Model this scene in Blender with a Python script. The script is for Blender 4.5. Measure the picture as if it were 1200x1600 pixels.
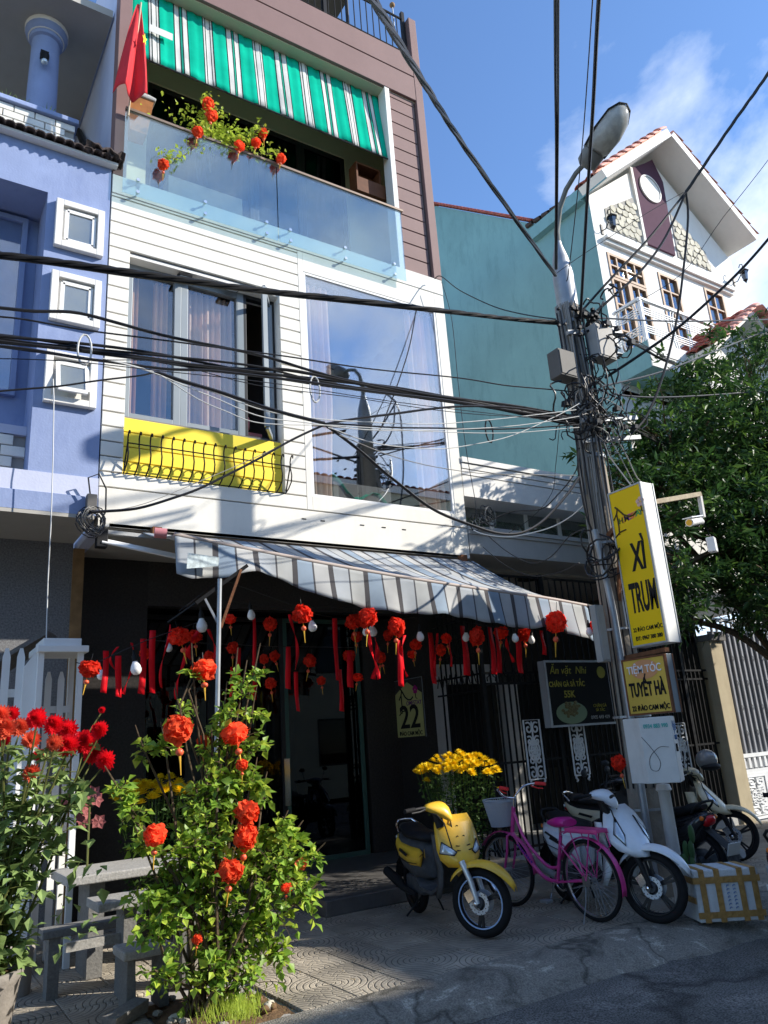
import bpy, math, random
import numpy as np
from mathutils import Vector, Matrix
random.seed(7); rng = np.random.default_rng(7)
scn = bpy.context.scene
C = scn.collection
for o in list(bpy.data.objects): bpy.data.objects.remove(o)
R = math.radians
# ------------------------------------------------------------------ camera
cam_d = bpy.data.cameras.new('camera'); cam = bpy.data.objects.new('camera', cam_d); C.objects.link(cam)
scn.camera = cam
cam_d.sensor_fit = 'VERTICAL'; cam_d.sensor_height = 36.0; cam_d.sensor_width = 27.0
cam_d.lens = 36.0 * 1190.7 / 1600.0
cam_d.clip_start = 0.05; cam_d.clip_end = 3000
_y, _p, _r = R(-33.529), R(16.895), R(-4.0446)
_F = Vector((-math.sin(_y)*math.cos(_p), math.cos(_y)*math.cos(_p), math.sin(_p)))
_Rt = Vector((math.cos(_y), math.sin(_y), 0)); _U = _Rt.cross(_F)
_R2 = math.cos(_r)*_Rt + math.sin(_r)*_U; _U2 = -math.sin(_r)*_Rt + math.cos(_r)*_U
m = Matrix.Identity(4)
for i in range(3):
    m[i][0] = _R2[i]; m[i][1] = _U2[i]; m[i][2] = -_F[i]
m.translation = (0, 0, 1.6)
cam.matrix_world = m
# ------------------------------------------------------------------ light
SUN = Vector((1.42, -1.0, 1.05)).normalized()
elev = math.asin(SUN.z); rot = math.atan2(SUN.x, SUN.y)
w = bpy.data.worlds.new('World'); scn.world = w; w.use_nodes = True
nt = w.node_tree; nt.nodes.clear()
def N(t, ty, **k):
    n = t.nodes.new(ty)
    for a, b in k.items(): setattr(n, a, b)
    return n
sky = N(nt, 'ShaderNodeTexSky', sky_type='NISHITA', sun_disc=False, sun_elevation=elev, sun_rotation=rot,
        air_density=0.9, dust_density=0.0, ozone_density=5.5, altitude=50)
bg = N(nt, 'ShaderNodeBackground'); bg.inputs['Strength'].default_value = 0.15
outw = N(nt, 'ShaderNodeOutputWorld')
tc = N(nt, 'ShaderNodeTexCoord'); mp = N(nt, 'ShaderNodeMapping'); mp.inputs['Scale'].default_value = (1.0, 1.0, 1.6)
mp.inputs['Location'].default_value = (1.3, 0.9, 0.2)
nz = N(nt, 'ShaderNodeTexNoise'); nz.inputs['Scale'].default_value = 2.6; nz.inputs['Detail'].default_value = 9; nz.inputs['Roughness'].default_value = 0.58; nz.inputs['Distortion'].default_value = 0.25
cr = N(nt, 'ShaderNodeValToRGB'); cr.color_ramp.elements[0].position = 0.53; cr.color_ramp.elements[1].position = 0.74
cr.color_ramp.elements[1].color = (0.75, 0.75, 0.75, 1)
mx = N(nt, 'ShaderNodeMix', data_type='RGBA'); mx.inputs[7].default_value = (4.9, 5.2, 5.6, 1)
L = nt.links.new
L(tc.outputs['Generated'], mp.inputs['Vector']); L(mp.outputs[0], nz.inputs['Vector'])
def bank(dv, a0, a1, amp):
    d_ = N(nt, 'ShaderNodeVectorMath', operation='DOT_PRODUCT'); d_.inputs[1].default_value = Vector(dv).normalized(); L(tc.outputs['Generated'], d_.inputs[0])
    r_ = N(nt, 'ShaderNodeMapRange'); r_.interpolation_type = 'SMOOTHSTEP'; r_.inputs[1].default_value = a0; r_.inputs[2].default_value = a1; r_.inputs[3].default_value = 0; r_.inputs[4].default_value = amp; L(d_.outputs['Value'], r_.inputs[0]); return r_
acc = nz.outputs['Fac']
for dv, a0, a1, amp in (((.605,.43,.67), .986, .9990, .115), ((.77,.33,.545), .955, .9985, .09), ((-.6,.5,.6), .8, .98, .15), ((.2,-.8,.5), .7, .98, .15), ((.9,.3,.2), .8, .98, .25), ((-.3,.9,.2), .8, .98, .2)):
    ad = N(nt, 'ShaderNodeMath', operation='ADD'); L(acc, ad.inputs[0]); L(bank(dv, a0, a1, amp).outputs[0], ad.inputs[1]); acc = ad.outputs[0]
sb_ = N(nt, 'ShaderNodeMath', operation='SUBTRACT'); sb_.inputs[1].default_value = .095; L(acc, sb_.inputs[0])
L(sb_.outputs[0], cr.inputs[0])
L(cr.outputs[0], mx.inputs[0]); L(sky.outputs[0], mx.inputs[6]); L(mx.outputs[2], bg.inputs['Color']); L(bg.outputs[0], outw.inputs[0])
sd = bpy.data.lights.new('sun', 'SUN'); sd.energy = 3.9; sd.angle = R(0.6); sd.color = (1.0, 0.94, 0.84)
so = bpy.data.objects.new('sun', sd); C.objects.link(so); so.rotation_euler = SUN.to_track_quat('Z', 'Y').to_euler()
vs = scn.view_settings; vs.view_transform = 'Standard'; vs.look = 'None'; vs.gamma = 1; vs.exposure = 0.97; vs.use_curve_mapping = False
# ------------------------------------------------------------------ materials
MATS = {}
def mat(name, col, rough=0.7, var=0.12, scale=3.0, bump=0.0, bscale=40.0, metal=0.0, spec=0.4, trans=0.0, dirt=0.0, dirtcol=(0.12,0.1,0.08), coat=0.0, obj=False):
    if name in MATS: return MATS[name]
    M = bpy.data.materials.new(name); M.use_nodes = True; t = M.node_tree; t.nodes.clear()
    o = N(t, 'ShaderNodeOutputMaterial'); b = N(t, 'ShaderNodeBsdfPrincipled'); l = t.links.new
    b.inputs['Roughness'].default_value = rough; b.inputs['Metallic'].default_value = metal
    b.inputs['Specular IOR Level'].default_value = spec if rough < .5 or metal > 0 else .15; b.inputs['Coat Weight'].default_value = coat
    g = N(t, 'ShaderNodeTexCoord') if obj else N(t, 'ShaderNodeNewGeometry')
    src = g.outputs['Object'] if obj else g.outputs['Position']
    n = N(t, 'ShaderNodeTexNoise'); n.inputs['Scale'].default_value = scale; n.inputs['Detail'].default_value = 6; n.inputs['Roughness'].default_value = 0.62
    l(src, n.inputs['Vector'])
    mr = N(t, 'ShaderNodeMapRange'); mr.inputs[1].default_value = 0.25; mr.inputs[2].default_value = 0.75
    mr.inputs[3].default_value = 1 - var; mr.inputs[4].default_value = 1 + var
    l(n.outputs['Fac'], mr.inputs[0])
    oi = N(t, 'ShaderNodeObjectInfo'); mr2 = N(t, 'ShaderNodeMapRange'); mr2.inputs[3].default_value = 1 - var*.35; mr2.inputs[4].default_value = 1 + var*.35
    l(oi.outputs['Random'], mr2.inputs[0])
    mu = N(t, 'ShaderNodeMath', operation='MULTIPLY'); l(mr.outputs[0], mu.inputs[0]); l(mr2.outputs[0], mu.inputs[1])
    v = N(t, 'ShaderNodeVectorMath', operation='SCALE'); v.inputs[0].default_value = col; l(mu.outputs[0], v.inputs['Scale'])
    colout = v.outputs[0]
    if dirt > 0:
        mpn = N(t, 'ShaderNodeMapping'); mpn.inputs['Scale'].default_value = (2.2, 2.2, .55); l(src, mpn.inputs['Vector'])
        n2 = N(t, 'ShaderNodeTexNoise'); n2.inputs['Scale'].default_value = 2.2; n2.inputs['Detail'].default_value = 10; n2.inputs['Roughness'].default_value = .7
        l(mpn.outputs[0], n2.inputs['Vector'])
        r2 = N(t, 'ShaderNodeValToRGB'); r2.color_ramp.elements[0].position = .5; r2.color_ramp.elements[1].position = .78
        r2.color_ramp.elements[1].color = (dirt, dirt, dirt, 1)
        l(n2.outputs['Fac'], r2.inputs[0])
        m2 = N(t, 'ShaderNodeMix', data_type='RGBA'); m2.inputs[7].default_value = (*dirtcol, 1); l(r2.outputs[0], m2.inputs[0]); l(colout, m2.inputs[6]); colout = m2.outputs[2]
    l(colout, b.inputs['Base Color'])
    if bump > 0:
        bn = N(t, 'ShaderNodeTexNoise'); bn.inputs['Scale'].default_value = bscale; bn.inputs['Detail'].default_value = 5; l(src, bn.inputs['Vector'])
        bp = N(t, 'ShaderNodeBump'); bp.inputs['Strength'].default_value = bump; bp.inputs['Distance'].default_value = .02
        l(bn.outputs['Fac'], bp.inputs['Height']); l(bp.outputs[0], b.inputs['Normal'])
    if trans > 0:
        tr = N(t, 'ShaderNodeBsdfTranslucent'); l(colout, tr.inputs['Color']); ms = N(t, 'ShaderNodeMixShader'); ms.inputs[0].default_value = trans
        l(b.outputs[0], ms.inputs[1]); l(tr.outputs[0], ms.inputs[2]); l(ms.outputs[0], o.inputs[0])
    else: l(b.outputs[0], o.inputs[0])
    MATS[name] = M; return M
def glassmat(name, tint, refl, haze=0.0, hazecol=(.5,.6,.65), rough=0.0, gain=.3):
    M = bpy.data.materials.new(name); M.use_nodes = True; t = M.node_tree; t.nodes.clear(); l = t.links.new
    o = N(t, 'ShaderNodeOutputMaterial'); tp = N(t, 'ShaderNodeBsdfTransparent'); tp.inputs[0].default_value = (*tint, 1)
    gl = N(t, 'ShaderNodeBsdfGlossy'); gl.inputs['Roughness'].default_value = rough; gl.inputs[0].default_value = (.93, .96, 1, 1)
    lw = N(t, 'ShaderNodeLayerWeight'); lw.inputs[0].default_value = .35
    mr = N(t, 'ShaderNodeMapRange'); mr.inputs[3].default_value = refl; mr.inputs[4].default_value = min(1, refl + gain)
    l(lw.outputs['Fresnel'], mr.inputs[0])
    ms = N(t, 'ShaderNodeMixShader'); l(mr.outputs[0], ms.inputs[0]); l(tp.outputs[0], ms.inputs[1]); l(gl.outputs[0], ms.inputs[2]); out = ms.outputs[0]
    if haze > 0:
        g = N(t, 'ShaderNodeNewGeometry'); nn = N(t, 'ShaderNodeTexNoise'); nn.inputs['Scale'].default_value = 3; nn.inputs['Detail'].default_value = 8; l(g.outputs['Position'], nn.inputs['Vector'])
        m3 = N(t, 'ShaderNodeMapRange'); m3.inputs[1].default_value = .3; m3.inputs[2].default_value = .75; m3.inputs[3].default_value = haze*.55; m3.inputs[4].default_value = haze*1.5; l(nn.outputs['Fac'], m3.inputs[0])
        d = N(t, 'ShaderNodeBsdfDiffuse'); d.inputs[0].default_value = (*hazecol, 1); m2 = N(t, 'ShaderNodeMixShader')
        l(m3.outputs[0], m2.inputs[0]); l(out, m2.inputs[1]); l(d.outputs[0], m2.inputs[2]); out = m2.outputs[0]
    l(out, o.inputs[0]); MATS[name] = M; return M
# plain palette (real-world base colours)
WHITE = mat('white_board_paint', (.74,.715,.65), .7, .06, 2.5, dirt=.28, dirtcol=(.5,.48,.42), bump=.05, bscale=25)
WHITE2 = mat('white_render', (.74,.72,.68), .75, .06, 2, dirt=.14, dirtcol=(.42,.4,.36), bump=.15)
CREAM = mat('cream_render', (.55,.52,.38), .8, .05, 2)
SHADOWGAP = mat('board_backing', (.22,.21,.2), .9, .05)
YELLOWP = mat('yellow_board_paint', (.94,.72,.07), .5, .05, 3, dirt=.2, dirtcol=(.62,.48,.08))
PURPLE = mat('mauve_board_paint', (.215,.138,.128), .6, .07, 2, dirt=.12, dirtcol=(.17,.11,.11), bump=.05)
TEAL = mat('teal_render', (.17,.325,.345), .8, .12, .7, dirt=.95, dirtcol=(.12,.235,.25), bump=.15, bscale=15)
BLUEP = mat('blue_render', (.25,.31,.49), .7, .1, 2, dirt=.6, dirtcol=(.15,.2,.37), bump=.12)
LAV = mat('pale_blue_render', (.5,.53,.66), .75, .06, 1.5, dirt=.3, dirtcol=(.36,.4,.55), bump=.1)
GREYR = mat('grey_render', (.42,.42,.41), .8, .08, 2, dirt=.25, dirtcol=(.25,.25,.24), bump=.15)
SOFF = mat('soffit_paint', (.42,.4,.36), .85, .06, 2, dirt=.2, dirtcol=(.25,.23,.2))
BRICKW = mat('white_glazed_brick', (.72,.7,.64), .45, .12, 4, bump=.1)
MORTAR = mat('grey_mortar', (.35,.33,.3), .9, .1)
DTILE = mat('dark_brown_roof_tile', (.06,.045,.04), .7, .3, 8, bump=.3)
RTILE = mat('red_clay_roof_tile', (.33,.085,.06), .6, .25, 5, bump=.2)
PTILE = mat('pink_clay_roof_tile', (.62,.30,.24), .6, .2, 5, bump=.2)
ALU = mat('grey_aluminium', (.23,.26,.28), .45, .05, 3, metal=.2)
ALUD = mat('black_aluminium', (.02,.02,.022), .4, .1)
ALUW = mat('white_frame_paint', (.78,.78,.76), .5, .05, dirt=.12, dirtcol=(.4,.4,.38))
STEEL = mat('galvanised_steel', (.34,.36,.38), .5, .2, 6, metal=.5)
CHROME = mat('chrome', (.75,.75,.76), .15, .03, metal=1.0)
RUST = mat('rusty_steel', (.16,.07,.035), .8, .3, 12, bump=.3)
IRON = mat('black_ironwork', (.012,.012,.013), .5, .2)
GREYIRON = mat('grey_gate_paint', (.3,.31,.34), .5, .1, dirt=.2)
WHITEIRON = mat('white_cast_iron', (.7,.72,.74), .5, .08, 10)
CONC = mat('pole_concrete', (.27,.24,.2), .9, .22, 4, bump=.5, bscale=30, dirt=.45, dirtcol=(.085,.07,.055))
BLACKC = mat('black_cable', (.012,.012,.014), .45, .1)
GREYC = mat('weathered_cable', (.3,.29,.27), .6, .1)
WHITEC = mat('white_cable', (.6,.6,.58), .5, .05)
BOXG = mat('meter_box_grey', (.36,.35,.33), .6, .1, 6, dirt=.3)
BOXD = mat('meter_box_dark', (.12,.115,.11), .6, .1, 6, dirt=.3)
BOXW = mat('white_cabinet_paint', (.62,.61,.58), .55, .08, 6, dirt=.4, dirtcol=(.32,.26,.2))
GRAN = mat('speckled_granite', (.17,.17,.175), .55, .55, 55, bump=.1)
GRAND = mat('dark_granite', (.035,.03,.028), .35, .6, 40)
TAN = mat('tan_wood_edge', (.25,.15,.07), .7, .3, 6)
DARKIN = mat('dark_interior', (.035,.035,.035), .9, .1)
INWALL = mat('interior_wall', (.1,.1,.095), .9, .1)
FRAMEG = mat('green_door_frame', (.05,.11,.09), .4, .1)
STONE = mat('weathered_terrazzo', (.31,.3,.28), .75, .3, 60, bump=.3, dirt=.35, dirtcol=(.16,.15,.13))
STONED = mat('dark_terrazzo', (.17,.165,.155), .8, .3, 50, bump=.3, dirt=.35)
SOIL = mat('soil', (.16,.10,.055), .95, .35, 10, bump=.9, bscale=35)
KERB = mat('kerb_concrete', (.19,.18,.16), .9, .45, 7, bump=1.0, bscale=14, dirt=1.0, dirtcol=(.36,.345,.31))
ASPH = mat('asphalt', (.10,.10,.098), .9, .5, 30, bump=1.0, bscale=90, dirt=.4, dirtcol=(.1,.1,.1))
POTM = mat('clay_pot', (.3,.27,.24), .8, .2, 8, bump=.2, dirt=.3)
BARK = mat('bark', (.11,.08,.05), .9, .3, 20, bump=.5)
STEM = mat('green_stem', (.12,.13,.04), .7, .2, 10)
LEAF = mat('bush_leaf', (.24,.40,.05), .45, .4, 9, trans=.35)
LEAFY = mat('young_bush_leaf', (.46,.58,.07), .45, .3, 9, trans=.4)
LEAFD = mat('dahlia_leaf', (.25,.35,.12), .5, .4, 9, trans=.3)
LEAFT = mat('tree_leaf', (.035,.085,.022), .42, .45, 3, trans=.3)
LEAFT2 = mat('tree_leaf_light', (.085,.16,.03), .42, .4, 3, trans=.35)
MUML = mat('chrysanthemum_leaf', (.045,.09,.02), .6, .3, 9, trans=.2)
REDF = mat('red_petal', (.88,.02,.035), .6, .15, 12, trans=.3)
ORF = mat('coral_petal', (.85,.16,.08), .6, .2, 12, trans=.3)
YELF = mat('yellow_petal', (.85,.6,.01), .6, .2, 12, trans=.25)
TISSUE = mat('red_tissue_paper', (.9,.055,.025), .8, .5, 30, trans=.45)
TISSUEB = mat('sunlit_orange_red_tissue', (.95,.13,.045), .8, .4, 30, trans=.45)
RIBBON = mat('red_satin_ribbon', (.8,.01,.02), .5, .1, 8, trans=.25)
BEAD = mat('coral_bead', (.75,.12,.05), .4, .1)
GOLD = mat('yellow_tassel', (.7,.4,.05), .6, .1)
BULB = mat('unlit_bulb_glass', (.8,.8,.8), .25, .03)
SOCK = mat('black_socket', (.015,.015,.015), .5, .1)
FLAGR = mat('red_flag_cloth', (.72,.05,.06), .7, .1, 5, trans=.25)
FLAGY = mat('yellow_star_cloth', (.85,.65,.03), .7, .05)
WOOD = mat('varnished_wood', (.32,.13,.04), .5, .3, 8)
WOODD = mat('dark_varnished_wood', (.12,.045,.02), .5, .3, 8)
WOODP = mat('brown_door_wood', (.3,.19,.12), .55, .2, 8)
RUB = mat('tyre_rubber', (.014,.014,.015), .75, .15, 20)
PLB = mat('black_plastic', (.02,.02,.021), .55, .15, 20)
PLG = mat('grey_plastic', (.075,.078,.082), .65, .35, 15, dirt=.7, dirtcol=(.14,.13,.11))
SEATB = mat('black_vinyl', (.018,.018,.02), .5, .1)
SCY = mat('yellow_scooter_paint', (.8,.48,.04), .38, .12, 9, coat=.3, dirt=.35, dirtcol=(.4,.28,.08))
SCW = mat('white_scooter_paint', (.70,.74,.78), .32, .08, 8, coat=.4, dirt=.25, dirtcol=(.4,.4,.38))
SCC = mat('cream_scooter_paint', (.66,.6,.42), .35, .08, 5, coat=.4)
SCB = mat('black_scooter_paint', (.02,.02,.024), .25, .05, 5, coat=.5)
SCM = mat('maroon_scooter_paint', (.08,.015,.03), .25, .05, 5, coat=.5)
PINK = mat('pink_bicycle_paint', (.64,.05,.27), .4, .25, 14, coat=.3, dirt=.4, dirtcol=(.3,.08,.14))
REDG = mat('red_grip', (.75,.05,.05), .5, .05)
LENS = mat('headlight_lens', (.55,.62,.68), .1, .1, 30, metal=.35)
REDL = mat('red_tail_lens', (.5,.01,.015), .2, .1)
ORL = mat('orange_indicator', (.8,.2,.02), .25, .1)
DISC = mat('brake_disc', (.6,.66,.74), .3, .1, 30, metal=.6)
RIMB = mat('blue_white_rim_stripe', (.45,.6,.85), .4, .03)
RIMK = mat('rim_black', (.02,.02,.022), .4, .1)
FOAM = mat('polystyrene', (.56,.57,.57), .85, .08, 30, bump=.3, bscale=120, dirt=.6, dirtcol=(.34,.31,.26))
TAPE = mat('brown_packing_tape', (.36,.2,.06), .4, .3, 22, bump=.5, bscale=30)
INKB = mat('blue_ink', (.1,.2,.4), .6, .3)
SIGNY = mat('yellow_sign_vinyl', (.9,.58,.01), .55, .03, 2)
SIGNO = mat('mustard_sign_vinyl', (.62,.42,.07), .4, .18, 3)
SIGNW = mat('white_sign_side', (.85,.84,.8), .45, .03, 4, dirt=.08, dirtcol=(.5,.45,.35))
SIGNK = mat('black_print', (.012,.012,.014), .5, .05)
SIGNG = mat('brass_sign_face', (.42,.4,.16), .35, .1, 4)
MENUK = mat('menu_board_black', (.012,.013,.013), .8, .1)
MENUG = mat('dull_yellow_print', (.3,.27,.04), .5, .1)
BASK = mat('clear_white_plastic', (.6,.62,.66), .35, .05, trans=.4)
LAMPH = mat('lamp_housing_grey', (.22,.22,.21), .5, .15, 8, dirt=.3)
LAMPL = mat('lamp_cover', (.6,.6,.56), .15, .25, 12, trans=.4, dirt=.3, dirtcol=(.3,.2,.1))
STN = mat('crazy_paving_stone', (.5,.47,.38), .75, .25, 6, bump=.4)
AUBER = mat('aubergine_panel', (.09,.045,.07), .9, .1)
TILEP = None
CURT = mat('pale_curtain', (.85,.52,.32), .85, .1, 4, trans=.3)
CURTB = mat('blue_curtain', (.02,.1,.2), .8, .2, 4)
CURTW = mat('peach_curtain', (.9,.62,.45), .85, .1, 4, trans=.3)
G_BIG = glassmat('big_window_glass', (.92,.94,.95), .22, gain=.2)
G_WIN = glassmat('window_glass', (.93,.95,.96), .09, gain=.2)
G_BAL = glassmat('balustrade_glass', (.82,.93,.95), .10, .035, (.42,.56,.62), gain=.22)
G_DARK = glassmat('dark_door_glass', (.25,.27,.29), .03, gain=.12)
G_NB = glassmat('frosted_window_glass', (.5,.55,.55), .3, .3, (.3,.33,.3))
def ground_mat(name, dark, mid, light, scale, crack, speck):
    M = bpy.data.materials.new(name); M.use_nodes = True; t = M.node_tree; t.nodes.clear(); l = t.links.new
    o = N(t,'ShaderNodeOutputMaterial'); b = N(t,'ShaderNodeBsdfPrincipled'); b.inputs['Roughness'].default_value = .92; b.inputs['Specular IOR Level'].default_value = .2; l(b.outputs[0], o.inputs[0])
    g = N(t,'ShaderNodeNewGeometry'); P_ = g.outputs['Position']
    n1 = N(t,'ShaderNodeTexNoise'); n1.inputs['Scale'].default_value = scale; n1.inputs['Detail'].default_value = 12; n1.inputs['Roughness'].default_value = .75; n1.inputs['Distortion'].default_value = .6; l(P_, n1.inputs['Vector'])
    cr = N(t,'ShaderNodeValToRGB'); e = cr.color_ramp.elements; e[0].position = .36; e[0].color = (*dark,1); e[1].position = .60; e[1].color = (*light,1); q = e.new(.50); q.color = (*mid,1); q2 = e.new(.565); q2.color = (*mid,1); l(n1.outputs['Fac'], cr.inputs[0])
    n2 = N(t,'ShaderNodeTexNoise'); n2.inputs['Scale'].default_value = 85; n2.inputs['Detail'].default_value = 3; l(P_, n2.inputs['Vector'])
    mr = N(t,'ShaderNodeMapRange'); mr.inputs[1].default_value = .35; mr.inputs[2].default_value = .65; mr.inputs[3].default_value = 1-speck; mr.inputs[4].default_value = 1+speck; l(n2.outputs['Fac'], mr.inputs[0])
    wv = N(t,'ShaderNodeTexNoise'); wv.inputs['Scale'].default_value = 3; l(P_, wv.inputs['Vector']); va = N(t,'ShaderNodeVectorMath', operation='MULTIPLY_ADD'); va.inputs[1].default_value = (.5,.5,.5); l(wv.outputs['Color'], va.inputs[0]); l(P_, va.inputs[2])
    vo = N(t,'ShaderNodeTexVoronoi', feature='DISTANCE_TO_EDGE'); vo.inputs['Scale'].default_value = crack; l(va.outputs[0], vo.inputs['Vector'])
    mc = N(t,'ShaderNodeMapRange'); mc.inputs[1].default_value = 0; mc.inputs[2].default_value = .018; mc.inputs[3].default_value = .45; mc.inputs[4].default_value = 1; l(vo.outputs['Distance'], mc.inputs[0])
    mm = N(t,'ShaderNodeMath', operation='MULTIPLY'); l(mr.outputs[0], mm.inputs[0]); l(mc.outputs[0], mm.inputs[1])
    sc = N(t,'ShaderNodeVectorMath', operation='SCALE'); l(cr.outputs[0], sc.inputs[0]); l(mm.outputs[0], sc.inputs['Scale']); l(sc.outputs[0], b.inputs['Base Color'])
    ad = N(t,'ShaderNodeMath', operation='ADD'); l(n2.outputs['Fac'], ad.inputs[0]); l(n1.outputs['Fac'], ad.inputs[1]); bp = N(t,'ShaderNodeBump'); bp.inputs['Strength'].default_value = .9; bp.inputs['Distance'].default_value = .02; l(ad.outputs[0], bp.inputs['Height']); l(bp.outputs[0], b.inputs['Normal'])
    return M
KERB = ground_mat('patched_kerb_concrete', (.15,.138,.115), (.29,.265,.22), (.50,.46,.38), 2.8, .7, .28)
ASPH = ground_mat('worn_asphalt', (.115,.112,.103), (.165,.158,.145), (.22,.21,.19), 1.6, .2, .6)
# ------------------------------------------------------------------ mesh helpers
class MB:
    def __init__(s): s.v = []; s.f = []
    def add(s, vs, fs):
        b = len(s.v); s.v += [tuple(p) for p in vs]; s.f += [tuple(i + b for i in f) for f in fs]; return s
    def box(s, x0, x1, y0, y1, z0, z1):
        return s.add([(x0,y0,z0),(x1,y0,z0),(x1,y1,z0),(x0,y1,z0),(x0,y0,z1),(x1,y0,z1),(x1,y1,z1),(x0,y1,z1)],
                     [(0,3,2,1),(4,5,6,7),(0,1,5,4),(1,2,6,5),(2,3,7,6),(3,0,4,7)])
    def cbox(s, x0, x1, y0, y1, z0, z1, c=.008):
        # box whose front (-Y) edges are chamfered
        return s.add([(x0,y1,z0),(x1,y1,z0),(x1,y1,z1),(x0,y1,z1),
                      (x0,y0+c,z0),(x1,y0+c,z0),(x1,y0+c,z1),(x0,y0+c,z1),
                      (x0+c,y0,z0+c),(x1-c,y0,z0+c),(x1-c,y0,z1-c),(x0+c,y0,z1-c)],
                     [(0,3,2,1)[::1],(0,1,5,4),(1,2,6,5),(2,3,7,6),(3,0,4,7),(4,5,9,8),(5,6,10,9),(6,7,11,10),(7,4,8,11),(8,9,10,11)])
    def obox(s, c, ax, ay, az):
        c = Vector(c); ax, ay, az = Vector(ax), Vector(ay), Vector(az)
        P = [c+a*ax+b*ay+d*az for d in (-1,1) for a, b in ((-1,-1),(1,-1),(1,1),(-1,1))]
        return s.add(P, [(0,3,2,1),(4,5,6,7),(0,1,5,4),(1,2,6,5),(2,3,7,6),(3,0,4,7)])
    def bar(s, p0, p1, w, h, up=(0,0,1)):
        p0, p1 = Vector(p0), Vector(p1); d = p1-p0; u = Vector(up); sd_ = d.cross(u)
        if sd_.length < 1e-6: sd_ = d.cross(Vector((1,0,0)))
        sd_.normalize(); u = sd_.cross(d).normalized()
        return s.obox((p0+p1)/2, d/2, sd_*w/2, u*h/2)
    def tube(s, pts, r, n=6, cap=True):
        pts = [Vector(p) for p in pts]; rs = r if isinstance(r, (list, tuple)) else [r]*len(pts)
        b = len(s.v); prev = None
        for i, p in enumerate(pts):
            d = (pts[min(i+1, len(pts)-1)] - pts[max(i-1, 0)])
            if d.length < 1e-9: d = Vector((0,0,1))
            d.normalize()
            if prev is None:
                a = Vector((0,0,1)) if abs(d.z) < .9 else Vector((1,0,0)); prev = d.cross(a).normalized()
            prev = (prev - d*prev.dot(d))
            if prev.length < 1e-6: prev = d.orthogonal()
            prev.normalize(); q = d.cross(prev)
            for k in range(n):
                t = 2*math.pi*k/n; s.v.append(tuple(p + (prev*math.cos(t) + q*math.sin(t))*rs[i]))
        for i in range(len(pts)-1):
            for k in range(n):
                a = b+i*n+k; c = b+i*n+(k+1) % n; s.f.append((a, c, c+n, a+n))
        if cap:
            s.f.append(tuple(b+k for k in range(n))[::-1]); s.f.append(tuple(b+(len(pts)-1)*n+k for k in range(n)))
        return s
    def lathe(s, prof, n=16, c=(0,0,0), ax=(0,0,1), closed=False):
        ax = Vector(ax).normalized(); e1 = ax.orthogonal().normalized(); e2 = ax.cross(e1); c = Vector(c); b = len(s.v)
        for r_, h in prof:
            for k in range(n):
                t = 2*math.pi*k/n; s.v.append(tuple(c + ax*h + (e1*math.cos(t)+e2*math.sin(t))*r_))
        mlen = len(prof)
        for i in range(mlen - (0 if closed else 1)):
            j = (i+1) % mlen
            for k in range(n): s.f.append((b+i*n+k, b+i*n+(k+1) % n, b+j*n+(k+1) % n, b+j*n+k))
        return s
    def torus(s, c, ax, R_, r_, n=36, m_=8):
        return s.lathe([(R_+r_*math.cos(2*math.pi*j/m_), r_*math.sin(2*math.pi*j/m_)) for j in range(m_)], n, c, ax, True)
    def prism(s, poly, o, ex, ey, ez):
        # poly in (ex, ey), extruded along ez
        o, ex, ey, ez = Vector(o), Vector(ex), Vector(ey), Vector(ez); n = len(poly)
        P = [o+ex*a+ey*b_ for a, b_ in poly]; P += [p+ez for p in P]
        return s.add(P, [tuple(range(n))[::-1], tuple(range(n, 2*n))] + [(i, (i+1) % n, (i+1) % n+n, i+n) for i in range(n)])
    def loft(s, secs, cap=True):
        n = len(secs[0]); b = len(s.v)
        for q in secs: s.v += [tuple(p) for p in q]
        for i in range(len(secs)-1):
            for k in range(n): s.f.append((b+i*n+k, b+i*n+(k+1) % n, b+(i+1)*n+(k+1) % n, b+(i+1)*n+k))
        if cap: s.f.append(tuple(b+k for k in range(n))[::-1]); s.f.append(tuple(b+(len(secs)-1)*n+k for k in range(n)))
        return s
    def grid(s, rows):
        b = len(s.v); n = len(rows[0])
        for q in rows: s.v += [tuple(p) for p in q]
        for i in range(len(rows)-1):
            for k in range(n-1): s.f.append((b+i*n+k, b+i*n+k+1, b+(i+1)*n+k+1, b+(i+1)*n+k))
        return s
    def ball(s, c, rx, ry=None, rz=None, n=12, m_=8, nz=0):
        ry = ry or rx; rz = rz or rx; b = len(s.v); c = Vector(c)
        for i in range(m_+1):
            ph = math.pi*i/m_
            for k in range(n):
                t = 2*math.pi*k/n; g = 1 + (random.uniform(-nz, nz) if nz else 0)
                s.v.append((c.x+rx*g*math.sin(ph)*math.cos(t), c.y+ry*g*math.sin(ph)*math.sin(t), c.z+rz*g*math.cos(ph)))
        for i in range(m_):
            for k in range(n): s.f.append((b+i*n+k, b+(i+1)*n+k, b+(i+1)*n+(k+1) % n, b+i*n+(k+1) % n))
        return s
    def map(s, fn, start=0):
        for i in range(start, len(s.v)): s.v[i] = tuple(fn(Vector(s.v[i])))
        return s
    def mesh(s, name, smooth=False):
        me = bpy.data.meshes.new(name); me.from_pydata(s.v, [], s.f); me.update()
        if smooth:
            me.polygons.foreach_set('use_smooth', [True]*len(me.polygons))
            try: me.set_sharp_from_angle(angle=R(50))
            except Exception: pass
        return me
    def build(s, name, material, parent=None, smooth=False, solid=0, bevel=0):
        if len(s.v) == 0: return None
        return link(name, s.mesh(name, smooth), material, parent, solid, bevel)
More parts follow.
